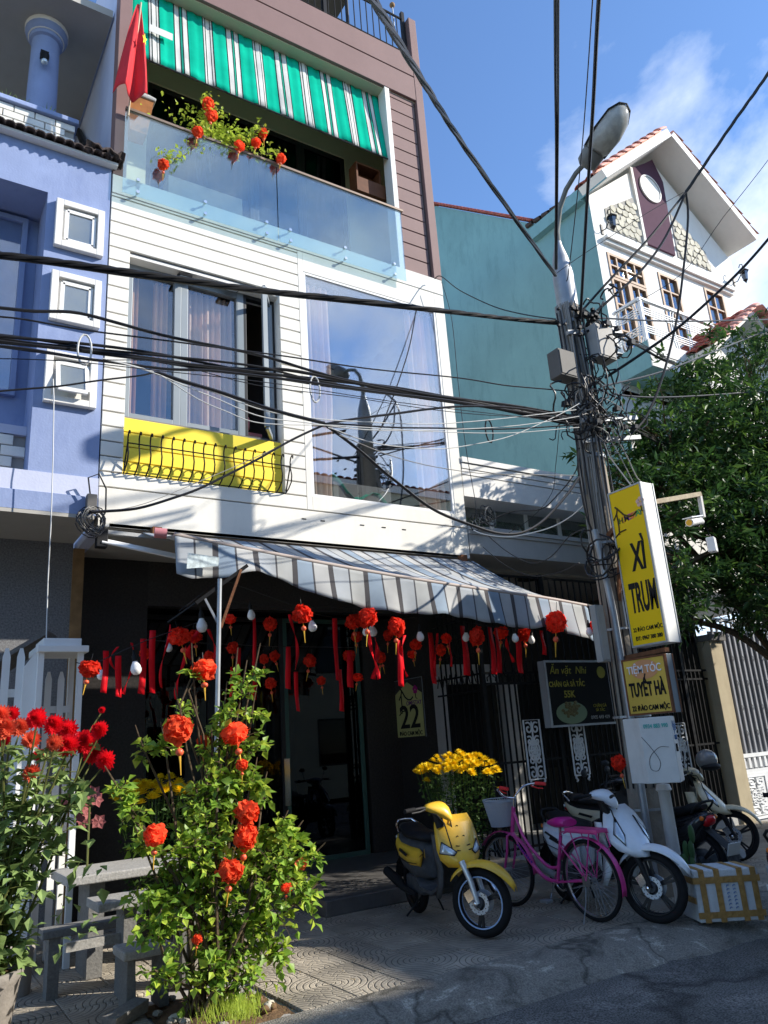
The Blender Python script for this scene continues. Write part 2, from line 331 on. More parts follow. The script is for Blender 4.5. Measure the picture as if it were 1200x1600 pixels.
def link(name, me, material, parent=None, solid=0, bevel=0):
    if material is not None and not me.materials: me.materials.append(material)
    o = bpy.data.objects.new(name, me); C.objects.link(o)
    if parent is not None:
        o.parent = parent
        if parent.get('_world'): o.matrix_parent_inverse = Matrix.Translation(Vector(parent['_world'])).inverted()
        if parent.get('_world_child') or parent.get('_world'): o['_world_child'] = 1
    if solid:
        md = o.modifiers.new('s', 'SOLIDIFY'); md.thickness = solid; md.offset = 0
    if bevel:
        md = o.modifiers.new('b', 'BEVEL'); md.width = bevel; md.segments = 2; md.limit_method = 'ANGLE'
    return o
def tag(o, label, cat, group=None):
    o['label'] = label; o['category'] = cat
    if group: o['group'] = group
    return o
def thing(name, label, cat, base, group=None, world=True, rz=0):
    o = bpy.data.objects.new(name, None); C.objects.link(o); o.location = base; o.rotation_euler.z = rz; o.empty_display_size = .1
    if world: o['_world'] = list(map(float, base))
    return tag(o, label, cat, group)
def struct(o): o['kind'] = 'structure'; return o
def copy_tree(o, parent=None):
    c = o.copy(); C.objects.link(c)
    if parent is not None: c.parent = parent
    for ch in o.children: copy_tree(ch, c)
    return c
_dg = [None]
def text(body, size, loc, right, up, material, parent, name='lettering', ext=.002, sx=1.0, align='CENTER', shear=0, bold=0.0, spacing=1.0):
    cu = bpy.data.curves.new('t', 'FONT'); cu.body = body; cu.size = size; cu.extrude = ext; cu.align_x = align; cu.align_y = 'CENTER'
    cu.shear = shear; cu.offset = bold; cu.space_character = spacing; cu.resolution_u = 3
    to = bpy.data.objects.new('t', cu); C.objects.link(to)
    dg = bpy.context.evaluated_depsgraph_get(); me = bpy.data.meshes.new_from_object(to.evaluated_get(dg))
    bpy.data.objects.remove(to)
    r_ = Vector(right).normalized(); u_ = Vector(up).normalized(); n_ = r_.cross(u_)
    mm = Matrix(((r_.x*sx, u_.x, n_.x, loc[0]), (r_.y*sx, u_.y, n_.y, loc[1]), (r_.z*sx, u_.z, n_.z, loc[2]), (0,0,0,1)))
    me.transform(mm); me.materials.clear()
    return link(name, me, material, parent)
LANTERNS = [
  ((1.389, 6.6, 2.348), 0.073),
  ((2.006, 7.2, 2.549), 0.051),
  ((2.23, 6.9, 2.668), 0.082),
  ((2.442, 7.1, 2.701), 0.062),
  ((2.659, 7.3, 2.53), 0.059),
  ((2.797, 7.1, 2.877), 0.049),
  ((2.944, 7.4, 2.637), 0.061),
  ((3.284, 7.4, 2.524), 0.051),
  ((3.227, 7.1, 2.84), 0.063),
  ((3.443, 7.6, 2.294), 0.053),
  ((3.452, 7.5, 2.57), 0.053),
  ((3.162, 6.25, 2.79), 0.077),
  ((3.816, 7.4, 2.507), 0.064),
  ((4.051, 7.6, 2.313), 0.044),
  ((4.366, 7.5, 2.571), 0.061),
  ((3.91, 6.6, 2.796), 0.075),
  ((4.355, 7.3, 2.757), 0.055),
  ((4.514, 7.6, 2.344), 0.051),
  ((3.839, 6.2, 2.771), 0.090),
  ((4.836, 7.6, 2.57), 0.058),
  ((4.783, 7.5, 2.555), 0.062),
  ((4.773, 7.3, 2.781), 0.056),
  ((4.158, 6.2, 2.687), 0.087),
  ((5.224, 7.5, 2.592), 0.048),
  ((5.146, 7.3, 2.676), 0.062),
  ((5.579, 7.4, 2.631), 0.064),
  ((5.525, 7.2, 2.741), 0.063),
  ((5.242, 6.3, 2.625), 0.090),
  ((6.203, 7.0, 2.788), 0.081),
  ((6.591, 7.0, 2.78), 0.083),
  ((6.234, 6.1, 2.77), 0.119),
  ((6.712, 5.95, 2.711), 0.076),
  ((6.108, 5.4, 1.268), 0.070),
]
BUSH_LANTERNS = [
  ((1.906, 5.35, 2.192), 0.072),
  ((1.709, 5.3, 1.788), 0.081),
  ((2.113, 5.3, 1.739), 0.080),
  ((1.536, 5.2, 1.147), 0.064),
  ((2.159, 5.2, 1.225), 0.069),
  ((2.148, 5.2, 1.069), 0.072),
  ((2.017, 5.15, 0.878), 0.070),
  ((2.168, 5.3, 1.528), 0.038),
  ((1.96, 5.5, 1.698), 0.043),
  ((2.438, 5.2, 0.709), 0.032),
  ((1.848, 5.3, 0.486), 0.030),
]
BALCONY_LANTERNS = [
  ((2.83, 7.8, 9.866), 0.079),
  ((2.882, 7.8, 9.7), 0.071),
  ((2.692, 7.8, 9.352), 0.062),
  ((3.265, 7.8, 9.377), 0.060),
  ((3.507, 7.8, 9.537), 0.057),
  ((3.616, 7.8, 9.747), 0.057),
  ((3.876, 7.8, 9.426), 0.062),
  ((2.253, 7.8, 8.653), 0.059),
]
RIBBONS = [
  ((1.601, 7.0, 2.55), 0.357, 0.044, 0),
  ((1.691, 7.0, 2.585), 0.221, 0.020, 1),
  ((1.721, 7.0, 2.503), 0.347, 0.044, 0),
  ((1.806, 7.0, 2.622), 0.445, 0.024, 1),
  ((1.928, 7.0, 2.659), 0.485, 0.049, 0),
  ((2.018, 7.0, 2.734), 0.550, 0.045, 0),
  ((2.128, 7.0, 2.797), 0.569, 0.021, 1),
  ((2.28, 7.0, 2.602), 0.484, 0.028, 1),
  ((2.394, 7.0, 2.753), 0.273, 0.037, 1),
  ((2.564, 7.0, 2.757), 0.364, 0.028, 1),
  ((2.888, 7.3, 2.438), 0.337, 0.030, 0),
  ((2.966, 7.3, 2.624), 0.357, 0.040, 0),
  ((3.008, 7.0, 2.885), 0.457, 0.029, 0),
  ((3.128, 7.3, 2.49), 0.369, 0.045, 0),
  ((3.37, 7.0, 2.599), 0.407, 0.045, 0),
  ((3.426, 7.0, 2.924), 0.550, 0.028, 1),
  ((3.647, 7.4, 2.39), 0.397, 0.037, 0),
  ((3.921, 7.0, 2.896), 0.634, 0.044, 0),
  ((4.121, 7.3, 2.403), 0.434, 0.043, 0),
  ((4.078, 7.0, 2.562), 0.371, 0.057, 0),
  ((3.942, 6.3, 2.663), 0.458, 0.030, 1),
  ((4.386, 7.0, 2.707), 0.438, 0.043, 1),
  ((4.243, 6.3, 2.574), 0.442, 0.049, 0),
  ((4.304, 6.3, 2.623), 0.400, 0.027, 1),
  ((5.147, 7.0, 2.769), 0.560, 0.051, 0),
  ((5.214, 7.0, 2.77), 0.483, 0.025, 1),
  ((5.411, 7.0, 2.691), 0.299, 0.023, 0),
  ((5.383, 6.7, 2.808), 0.542, 0.070, 0),
  ((5.698, 6.6, 2.785), 0.521, 0.056, 0),
  ((5.873, 6.7, 2.791), 0.504, 0.052, 0),
  ((6.129, 6.8, 2.699), 0.280, 0.032, 1),
  ((6.091, 6.6, 2.641), 0.367, 0.062, 0),
  ((6.391, 6.5, 2.742), 0.278, 0.052, 0),
]
BULBS = [ (1.615, 7.2, 2.38), (1.839, 6.9, 2.409), (2.281, 7.4, 2.658), (2.439, 6.9, 2.801), (2.893, 6.8, 2.891), (3.338, 6.4, 2.728), (3.991, 6.5, 2.706), (4.314, 6.9, 2.782), (4.576, 6.4, 2.649), (5.34, 6.6, 2.684), (5.779, 6.3, 2.635), (6.503, 6.8, 2.696), (6.634, 6.0, 2.674) ]
DAHLIAS = [ ((0.829, 5.35, 1.899), 0.047), ((0.977, 5.6, 1.863), 0.054), ((1.11, 5.85, 1.836), 0.048), ((1.048, 5.475, 1.725), 0.059), ((1.199, 5.725, 1.75), 0.052), ((0.939, 5.35, 1.75), 0.043), ((1.273, 5.6, 1.816), 0.050), ((1.289, 5.85, 1.663), 0.047), ((1.289, 5.475, 1.621), 0.048), ((0.785, 5.725, 1.862), 0.051), ((0.655, 5.35, 1.834), 0.051), ((0.837, 5.6, 1.781), 0.047), ((0.933, 5.85, 1.686), 0.033), ((0.835, 5.475, 1.575), 0.042), ((1.305, 5.725, 1.96), 0.021), ((0.62, 5.35, 1.926), 0.038), ((0.716, 5.6, 1.947), 0.032), ((0.65, 5.85, 1.818), 0.042), ((0.661, 5.475, 1.77), 0.030) ]
BUSH_CLUMPS = [ ((1.979, 5.4, 0.728), 0.239, 260), ((2.304, 5.4, 0.883), 0.228, 230), ((1.846, 5.4, 1.001), 0.180, 170), ((2.05, 5.4, 1.389), 0.175, 170), ((1.979, 5.4, 1.146), 0.184, 170), ((2.245, 5.4, 1.656), 0.129, 90), ((1.98, 5.4, 1.607), 0.105, 60), ((2.495, 5.4, 0.754), 0.176, 150), ((2.64, 5.4, 0.609), 0.127, 70), ((1.697, 5.4, 0.789), 0.194, 180), ((1.597, 5.4, 0.617), 0.152, 110), ((2.067, 5.4, 0.425), 0.217, 170), ((2.342, 5.4, 0.455), 0.204, 140), ((1.417, 5.4, 1.285), 0.085, 45), ((1.351, 5.4, 1.428), 0.062, 25), ((1.504, 5.4, 1.082), 0.077, 35), ((1.554, 5.4, 1.655), 0.064, 35), ((1.684, 5.4, 1.668), 0.073, 35), ((2.455, 5.4, 1.074), 0.119, 80), ((2.578, 5.4, 0.996), 0.077, 40), ((2.329, 5.4, 2.156), 0.062, 25), ((2.226, 5.4, 2.041), 0.088, 50), ((1.794, 5.4, 1.911), 0.067, 35), ((1.839, 5.4, 2.139), 0.051, 22), ((2.324, 5.4, 1.878), 0.079, 35), ((2.29, 5.4, 1.412), 0.107, 70), ((2.202, 5.4, 2.134), 0.062, 25), ((2.411, 5.4, 1.315), 0.069, 30), ((1.935, 5.4, 0.263), 0.174, 90), ((2.198, 5.4, 0.174), 0.158, 70), ((1.643, 5.4, 0.319), 0.105, 40), ((2.101, 5.4, 1.908), 0.086, 50), ((2.051, 5.4, 1.733), 0.106, 55), ((2.701, 5.4, 0.853), 0.069, 25), ((2.48, 5.4, 0.274), 0.090, 35) ]
CABLES = [
  ('black', 0.017, 'thick twisted black cable crossing above the small window', [(0.231, 5.6, 5.305), (0.899, 5.6, 5.413), (1.61, 5.6, 5.513), (2.485, 5.6, 5.64), (3.436, 5.6, 5.811), (4.724, 5.6, 6.027), (5.567, 5.6, 6.167), (6.433, 5.6, 6.346)]),
  ('black', 0.012, 'black cable twinned just under the topmost street cable', [(0.234, 5.62, 5.286), (0.903, 5.62, 5.397), (1.616, 5.62, 5.49), (2.493, 5.62, 5.634), (3.446, 5.62, 5.789), (4.739, 5.62, 6.027), (5.584, 5.62, 6.165), (6.474, 5.62, 6.341)]),
  ('black', 0.01, 'slack black cable sagging past the top of the open sash', [(0.265, 5.55, 4.819), (0.6, 5.55, 4.874), (0.912, 5.55, 4.943), (1.248, 5.55, 4.948), (1.711, 5.55, 4.92), (2.45, 5.55, 4.947), (2.95, 5.55, 4.902), (3.491, 5.55, 4.894), (4.082, 5.55, 4.914), (4.902, 5.55, 4.977), (5.729, 5.55, 5.045), (6.383, 5.55, 5.072)]),
  ('black', 0.007, 'thin black cable running over the first square window level of the bundle', [(0.269, 5.5, 4.708), (0.599, 5.5, 4.77), (1.144, 5.5, 4.797), (1.857, 5.5, 4.877), (2.654, 5.5, 4.951), (3.614, 5.5, 5.039), (4.759, 5.5, 5.176), (5.432, 5.5, 5.235), (6.366, 5.5, 5.356)]),
  ('bundle', 0.014, 'heaviest bundle of black cables crossing the whole facade', [(0.285, 5.58, 4.595), (0.733, 5.58, 4.643), (1.264, 5.58, 4.693), (1.885, 5.58, 4.739), (2.459, 5.58, 4.788), (2.75, 5.58, 4.82), (3.366, 5.58, 4.848), (3.948, 5.58, 4.9), (4.693, 5.58, 4.949), (5.281, 5.58, 4.988), (5.945, 5.58, 5.004), (6.51, 5.58, 5.026)]),
  ('black', 0.009, 'black cable hanging just below the heavy bundle on the left', [(0.283, 5.45, 4.461), (0.694, 5.45, 4.509), (1.096, 5.45, 4.523), (1.582, 5.45, 4.567), (2.004, 5.45, 4.632), (2.684, 5.45, 4.708), (3.286, 5.45, 4.746), (4.004, 5.45, 4.812), (4.808, 5.45, 4.872), (6.31, 5.45, 4.962)]),
  ('black', 0.007, 'thin black cable meeting the white wires below the bundle', [(0.305, 5.3, 4.015), (0.692, 5.3, 4.142), (0.999, 5.3, 4.246), (1.361, 5.3, 4.381), (1.504, 5.3, 4.44)]),
  ('black', 0.012, 'black cable falling to the knot in front of the big window', [(1.505, 5.3, 4.434), (1.604, 5.3, 4.429), (1.964, 5.3, 4.382), (2.443, 5.3, 4.317), (2.962, 5.3, 4.27)]),
  ('black', 0.008, 'black cable leaving the knot flat towards the pole', [(2.99, 5.35, 4.296), (3.52, 5.35, 4.364), (4.125, 5.35, 4.449), (5.027, 5.35, 4.598), (6.235, 5.35, 4.853)]),
  ('black', 0.009, 'black cable rising from the knot up to the pole', [(3.018, 5.4, 4.315), (3.561, 5.4, 4.494), (4.16, 5.4, 4.671), (4.822, 5.4, 4.838), (5.476, 5.4, 4.919), (6.308, 5.4, 4.957)]),
  ('black', 0.011, 'black cable diving from the knot to the porch cornice and back up to the pole', [(3.074, 5.5, 4.365), (3.459, 5.5, 4.147), (3.763, 5.5, 3.939), (4.177, 5.5, 3.705), (4.624, 5.5, 3.578), (4.999, 5.5, 3.527), (5.302, 5.5, 3.555), (5.645, 5.5, 3.732), (5.975, 5.5, 3.996), (6.28, 5.5, 4.295)]),
  ('black', 0.01, 'black cable sagging from the knot down to the coil by the blue house corner', [(3.688, 6.6, 4.91), (3.226, 6.6, 4.629), (2.752, 6.6, 4.295), (2.361, 6.6, 4.052), (2.075, 6.6, 3.897), (1.729, 6.6, 3.76), (1.403, 6.6, 3.689), (1.333, 6.6, 3.699)]),
  ('grey', 0.004, 'thin grey wire drawn over the yellow panel', [(3.856, 6.9, 5.061), (3.243, 6.9, 4.687), (2.535, 6.9, 4.266), (1.907, 6.9, 3.926), (1.45, 6.9, 3.764)]),
  ('white', 0.0045, 'upper white wire fanning out from below the small window', [(1.111, 5.3, 4.469), (1.524, 5.3, 4.439), (1.948, 5.3, 4.368), (2.329, 5.3, 4.301), (2.736, 5.3, 4.289), (3.308, 5.3, 4.356), (4.324, 5.3, 4.511), (6.163, 5.3, 5.006)]),
  ('white', 0.0045, 'middle white wire fanning out from below the small window', [(1.123, 5.25, 4.437), (1.51, 5.25, 4.401), (1.93, 5.25, 4.297), (2.306, 5.25, 4.213), (2.709, 5.25, 4.217), (3.541, 5.25, 4.29), (4.935, 5.25, 4.557), (6.141, 5.25, 4.903)]),
  ('white', 0.004, 'lowest white wire sagging below the others past the sash', [(1.51, 5.2, 4.372), (1.758, 5.2, 4.252), (2.015, 5.2, 4.171), (2.228, 5.2, 4.128), (2.507, 5.2, 4.138), (2.987, 5.2, 4.222), (3.787, 5.2, 4.306), (5.053, 5.2, 4.501), (6.054, 5.2, 4.731)]),
  ('white', 0.0045, 'white wire with a deep sag across the big window and porch house', [(2.998, 5.3, 4.241), (3.297, 5.3, 4.188), (3.701, 5.3, 4.173), (4.139, 5.3, 4.223), (4.618, 5.3, 4.338), (5.146, 5.3, 4.528), (5.737, 5.3, 4.813), (6.232, 5.3, 5.097)]),
  ('grey', 0.004, 'thin grey wire under the deep white one across the big window', [(3.103, 5.3, 4.187), (3.557, 5.3, 4.089), (4.119, 5.3, 4.034), (4.58, 5.3, 4.046), (5.078, 5.3, 4.087), (6.006, 5.3, 4.212)]),
  ('thin', 0.0035, 'hair thin wire crossing below the heavy bundle', [(0.268, 5.15, 4.303), (0.949, 5.15, 4.358), (1.494, 5.15, 4.452), (2.267, 5.15, 4.428), (3.1, 5.15, 4.486), (4.065, 5.15, 4.547), (4.86, 5.15, 4.627), (5.973, 5.15, 4.831)]),
  ('thin', 0.0035, 'second hair thin wire crossing below the heavy bundle', [(0.276, 5.15, 4.201), (0.95, 5.15, 4.327), (1.74, 5.15, 4.404), (2.611, 5.15, 4.488), (3.497, 5.15, 4.527), (4.375, 5.15, 4.605), (5.955, 5.15, 4.738)]),
  ('black', 0.018, 'thick black cable slanting down from the top to the lamp post collar', [(1.195, 1.8, 4.447), (1.641, 2.257, 5.014), (2.661, 3.17, 5.888), (3.919, 4.083, 6.482), (6.341, 5.45, 6.882)]),
  ('black', 0.01, 'left one of two close parallel cables rising from the collar', [(2.989, 2.2, 6.071), (4.365, 3.419, 7.024), (5.279, 4.299, 7.225), (6.358, 5.45, 6.977)]),
  ('black', 0.009, 'right one of two close parallel cables rising from the collar', [(3.013, 2.2, 6.087), (4.598, 3.609, 7.1), (5.473, 4.481, 7.202), (6.346, 5.42, 6.955)]),
  ('black', 0.006, 'thin cable crossing the sky between the lamp and the cable pair', [(4.007, 2.6, 7.192), (5.07, 3.606, 7.559), (5.854, 4.501, 7.37), (6.404, 5.286, 6.89), (6.458, 5.4, 6.797)]),
  ('black', 0.014, 'thick black cable running past the lamp head', [(3.775, 2.4, 6.811), (4.494, 3.043, 7.149), (5.152, 3.685, 7.209), (5.823, 4.435, 6.976), (6.517, 5.292, 6.399), (6.578, 5.4, 6.301)]),
  ('black', 0.017, 'thick black cable entering from the upper right to the splice', [(8.245, 3.0, 9.287), (8.3, 3.424, 9.061), (8.217, 3.958, 8.682), (8.058, 4.6, 8.131)]),
  ('black', 0.012, 'upper branch from the splice down to the pole', [(8.058, 4.6, 8.131), (7.574, 4.866, 7.51), (7.051, 5.149, 6.916), (6.623, 5.4, 6.419)]),
  ('black', 0.012, 'lower branch from the splice sagging to the pole', [(8.013, 4.6, 8.064), (7.799, 4.844, 7.525), (7.469, 5.076, 7.046), (7.051, 5.305, 6.645), (6.795, 5.45, 6.404)]),
  ('black', 0.012, 'black cable hanging free from the splice across the balcony to the tree', [(8.052, 4.6, 8.109), (8.092, 4.667, 7.798), (7.988, 4.809, 7.09), (7.841, 4.952, 6.393), (7.572, 5.116, 5.617), (7.289, 5.231, 5.105), (7.024, 5.3, 4.842)]),
  ('black', 0.013, 'black cable from the right edge past the balcony rail to the meter box', [(8.497, 3.6, 7.334), (8.32, 3.885, 7.027), (8.018, 4.288, 6.598), (7.592, 4.741, 6.15), (7.204, 5.106, 5.83), (6.869, 5.4, 5.598)]),
  ('black', 0.009, 'straight black cable from the pole top across the balcony to the right edge', [(7.004, 5.5, 6.496), (8.221, 5.726, 6.917), (10.302, 6.048, 7.624), (14.137, 6.5, 8.942)]),
  ('black', 0.01, 'black cable rising slightly to the right edge over the small red roof', [(6.91, 5.5, 5.534), (8.212, 5.681, 6.066), (10.023, 5.892, 6.915), (13.473, 6.2, 8.573)]),
  ('black', 0.009, 'black cable dipping then running flat into the tree', [(6.844, 5.5, 5.639), (7.072, 5.537, 5.576), (7.336, 5.574, 5.534), (8.734, 5.716, 5.857), (12.443, 6.0, 6.863)]),
  ('thin', 0.004, 'thin wire from the collar up to the splice', [(6.323, 5.4, 6.881), (6.788, 5.154, 7.247), (7.378, 4.87, 7.681), (8.0, 4.6, 8.108)]),
  ('thin', 0.004, 'thin wire slanting across the clouds on the right', [(8.591, 3.4, 8.429), (8.472, 3.729, 8.119), (8.196, 4.281, 7.566), (7.904, 4.827, 6.981), (7.259, 5.4, 6.574)]),
  ('bundle', 0.01, 'bundle of cables running from the pole into the tree on the right', [(6.738, 5.5, 6.578), (7.788, 5.877, 6.688), (8.717, 6.15, 6.859), (9.609, 6.399, 6.971), (10.94, 6.714, 7.231), (12.277, 6.993, 7.506), (14.963, 7.5, 7.883)]),
  ('bundle', 0.008, 'messy lower bundle from the pole into the dark of the tree', [(6.595, 5.5, 5.336), (7.467, 5.831, 5.343), (8.5, 6.155, 5.422), (9.399, 6.415, 5.47), (10.376, 6.651, 5.636), (12.017, 7.0, 5.956)]),
  ('grey', 0.007, 'bright weathered wire dropping from the pole to the sign bracket', [(6.567, 5.4, 5.205), (6.745, 5.37, 4.943), (6.909, 5.337, 4.638), (6.998, 5.31, 4.365), (7.052, 5.3, 4.276)]),
  ('grey', 0.006, 'second weathered wire dropping to the top of the sign', [(6.517, 5.4, 5.115), (6.685, 5.385, 4.882), (6.844, 5.37, 4.616), (6.967, 5.354, 4.337), (6.998, 5.35, 4.262)]),
  ('black', 0.008, 'black cable leaving the roof corner of the white house for the pole', [(6.464, 7.9, 8.35), (6.498, 7.769, 8.325), (6.475, 7.344, 7.812), (6.475, 6.726, 7.217), (6.453, 6.143, 6.749), (6.397, 5.6, 6.38)]),
  ('thin', 0.005, 'thin drop wire hanging down the side of the white house', [(6.514, 7.8, 8.259), (6.636, 7.8, 7.628), (6.629, 7.8, 6.562), (6.646, 7.8, 5.556), (6.71, 7.8, 4.794), (6.705, 7.8, 4.493)]),
  ('black', 0.008, 'black service wire looping from the pole down to the porch cornice', [(6.466, 5.6, 4.706), (6.739, 5.936, 4.585), (6.86, 6.412, 4.424), (6.863, 6.717, 4.346), (6.766, 7.148, 4.42), (6.66, 7.554, 4.391), (6.612, 7.7, 4.4)]),
  ('white', 0.007, 'white service wire looping from the pole to the porch coil', [(6.396, 5.6, 4.001), (6.496, 5.921, 3.968), (6.573, 6.427, 3.959), (6.578, 7.004, 4.031), (6.547, 7.456, 4.166), (6.543, 7.7, 4.303)]),
  ('black', 0.006, 'black wire drooping from the porch coil under the slab', [(6.675, 7.6, 4.224), (6.625, 7.204, 3.898), (6.607, 6.751, 3.62), (6.624, 6.43, 3.626), (6.521, 5.986, 3.756), (6.486, 5.7, 3.775)]),
  ('thin', 0.005, 'pale wire sagging under the porch slab', [(6.593, 7.6, 4.038), (6.563, 7.225, 3.728), (6.581, 6.752, 3.457), (6.628, 6.366, 3.414), (6.631, 6.0, 3.447)]),
  ('black', 0.01, 'black cable dangling down beside the pole to the window strip', [(6.315, 5.5, 4.88), (6.319, 5.5, 4.646), (6.28, 5.5, 4.295), (6.297, 5.5, 3.886), (6.353, 5.5, 3.671)]),
  ('thin', 0.004, 'thin black wire curling down in front of the teal wall', [(6.211, 5.6, 4.981), (6.434, 5.874, 4.885), (6.723, 6.239, 4.729), (6.983, 6.606, 4.543), (7.024, 7.072, 4.336), (6.931, 7.5, 4.22)]),
  ('black', 0.006, 'black wire sagging from the bundle down to the knot on the left of the glass', [(4.29, 5.6, 5.908), (4.168, 5.6, 5.472), (3.948, 5.6, 4.923), (3.759, 5.6, 4.519)]),
]
STRINGS = [ [(1.338, 6.9, 2.436), (1.453, 6.9, 2.409), (1.936, 6.9, 2.633), (2.532, 6.9, 2.851), (2.628, 6.9, 2.897)] , [(2.046, 7.4, 2.707), (2.518, 7.4, 2.688), (3.342, 7.4, 2.657), (4.431, 7.4, 2.651), (5.136, 7.4, 2.746)] , [(2.628, 6.9, 3.021), (3.264, 6.9, 2.969), (4.15, 6.9, 2.849), (4.899, 6.9, 2.918)] , [(2.063, 6.4, 2.808), (2.439, 6.4, 3.109), (3.226, 6.4, 2.876), (3.859, 6.4, 2.911), (4.548, 6.4, 2.869), (5.84, 6.4, 2.715), (7.231, 6.4, 2.977)] ]
# ================================================================== SETTING: ground, road, kerb, pavement
g = MB().box(-60, 200, -60, 220, -1.2, -.30); struct(g.build('ground', SOIL))
rd = MB(); nx, ny = 80, 26
rows = []
for j in range(ny+1):
    y = -3.2 + j*(4.45+3.2)/ny
    rows.append([(-30+i*1.2, y, -.125 + .012*math.sin(i*1.7)*math.sin(j*.9) - .05*(1-abs(y)/6)*0) for i in range(nx+1)])
rd.grid(rows); struct(rd.build('road', ASPH, smooth=True))
# patched concrete kerb ramp
kb = MB(); rows = []
for k, (y, z) in enumerate([(4.90,.004),(4.88,.008),(4.78,-.004),(4.66,-.03),(4.54,-.07),(4.46,-.105),(4.38,-.14)]):
    rows.append([(-6+i*.094, y + (k/6)*(.10-.07*max(0,min(8,-6+i*.094-3.3))) + .03*math.sin(i*.7+k)*(k > 1)+.02*random.uniform(-1,1)*(k > 1), z + .010*random.uniform(-1,1)*(1 < k < 6)) for i in range(300)])
for rr in rows: rr.reverse()
kb.grid(rows)
kerb = struct(kb.build('kerb', KERB, smooth=True))
kd = struct(MB().box(-6, 22, 4.90, 5.06, -.2, .003).build('kerb_edge', KERB))
pav = struct(MB().box(-12, 40, 5.06, 11.0, -.2, -.022).build('pavement', MORTAR))
def tilemat():
    M = bpy.data.materials.new('fan_paving_tile'); M.use_nodes = True; t = M.node_tree; t.nodes.clear(); l = t.links.new
    o = N(t,'ShaderNodeOutputMaterial'); b = N(t,'ShaderNodeBsdfPrincipled'); b.inputs['Roughness'].default_value = .85
    l(b.outputs[0], o.inputs[0])
    g_ = N(t,'ShaderNodeNewGeometry'); tco = N(t,'ShaderNodeTexCoord')
    n = N(t,'ShaderNodeTexNoise'); n.inputs['Scale'].default_value = 1.6; n.inputs['Detail'].default_value = 9; n.inputs['Roughness'].default_value = .7; l(g_.outputs['Position'], n.inputs['Vector'])
    cr = N(t,'ShaderNodeValToRGB'); e = cr.color_ramp.elements; e[0].position = .3; e[0].color = (.20,.178,.145,1); e[1].position = .72; e[1].color = (.52,.45,.345,1); l(n.outputs['Fac'], cr.inputs[0])
    oi = N(t,'ShaderNodeObjectInfo'); mr = N(t,'ShaderNodeMapRange'); mr.inputs[3].default_value = .82; mr.inputs[4].default_value = 1.15; l(oi.outputs['Random'], mr.inputs[0])
    sc = N(t,'ShaderNodeVectorMath', operation='SCALE'); l(cr.outputs[0], sc.inputs[0]); l(mr.outputs[0], sc.inputs['Scale'])
    # fan-shaped fine joints pressed into each tile
    ws = []
    for ox, oy in ((-.2,-.2),(.2,.2),(-.2,.2)):
        ad = N(t,'ShaderNodeVectorMath', operation='SUBTRACT'); ad.inputs[1].default_value = (ox, oy, 0); l(tco.outputs['Object'], ad.inputs[0])
        ln = N(t,'ShaderNodeVectorMath', operation='LENGTH'); l(ad.outputs[0], ln.inputs[0]); ws.append(ln)
    mn = N(t,'ShaderNodeMath', operation='MINIMUM'); l(ws[0].outputs['Value'], mn.inputs[0]); l(ws[1].outputs['Value'], mn.inputs[1])
    mf = N(t,'ShaderNodeMath', operation='MULTIPLY'); mf.inputs[1].default_value = 22; l(mn.outputs[0], mf.inputs[0])
    fr = N(t,'ShaderNodeMath', operation='PINGPONG'); fr.inputs[1].default_value = .5; l(mf.outputs[0], fr.inputs[0])
    st = N(t,'ShaderNodeMath', operation='SMOOTH_MIN'); st.inputs[1].default_value = .16; st.inputs[2].default_value = .05; l(fr.outputs[0], st.inputs[0])
    # radial cuts
    se = N(t,'ShaderNodeTexVoronoi', feature='DISTANCE_TO_EDGE'); se.inputs['Scale'].default_value = 15; l(tco.outputs['Object'], se.inputs['Vector'])
    s2 = N(t,'ShaderNodeMath', operation='MINIMUM'); s2.inputs[1].default_value = .1; l(se.outputs['Distance'], s2.inputs[0])
    sm = N(t,'ShaderNodeMath', operation='ADD'); l(st.outputs[0], sm.inputs[0]); l(s2.outputs[0], sm.inputs[1])
    bp = N(t,'ShaderNodeBump'); bp.inputs['Strength'].default_value = 1.0; bp.inputs['Distance'].default_value = .035; l(sm.outputs[0], bp.inputs['Height']); l(bp.outputs[0], b.inputs['Normal'])
    m3 = N(t,'ShaderNodeMapRange'); m3.inputs[1].default_value = .02; m3.inputs[2].default_value = .12; m3.inputs[3].default_value = .28; m3.inputs[4].default_value = 1; l(st.outputs[0], m3.inputs[0])
    s3 = N(t,'ShaderNodeVectorMath', operation='SCALE'); l(sc.outputs[0], s3.inputs[0]); l(m3.outputs[0], s3.inputs['Scale']); l(s3.outputs[0], b.inputs['Base Color'])
    return M
TILEP = tilemat()
tme = MB().add([(-.194,-.194,0),(.194,-.194,0),(.194,.194,0),(-.194,.194,0),(-.199,-.199,-.006),(.199,-.199,-.006),(.199,.199,-.006),(-.199,.199,-.006),(-.199,-.199,-.022),(.199,-.199,-.022),(.199,.199,-.022),(-.199,.199,-.022)],
   [(0,1,2,3),(4,5,1,0),(5,6,2,1),(6,7,3,2),(7,4,0,3),(8,9,5,4),(9,10,6,5),(10,11,7,6),(11,8,4,7)]).mesh('paving_tile')
tme.materials.append(TILEP)
rest = MB(); cnt = 0
BED = (1.66, 2.46, 5.06, 6.05)
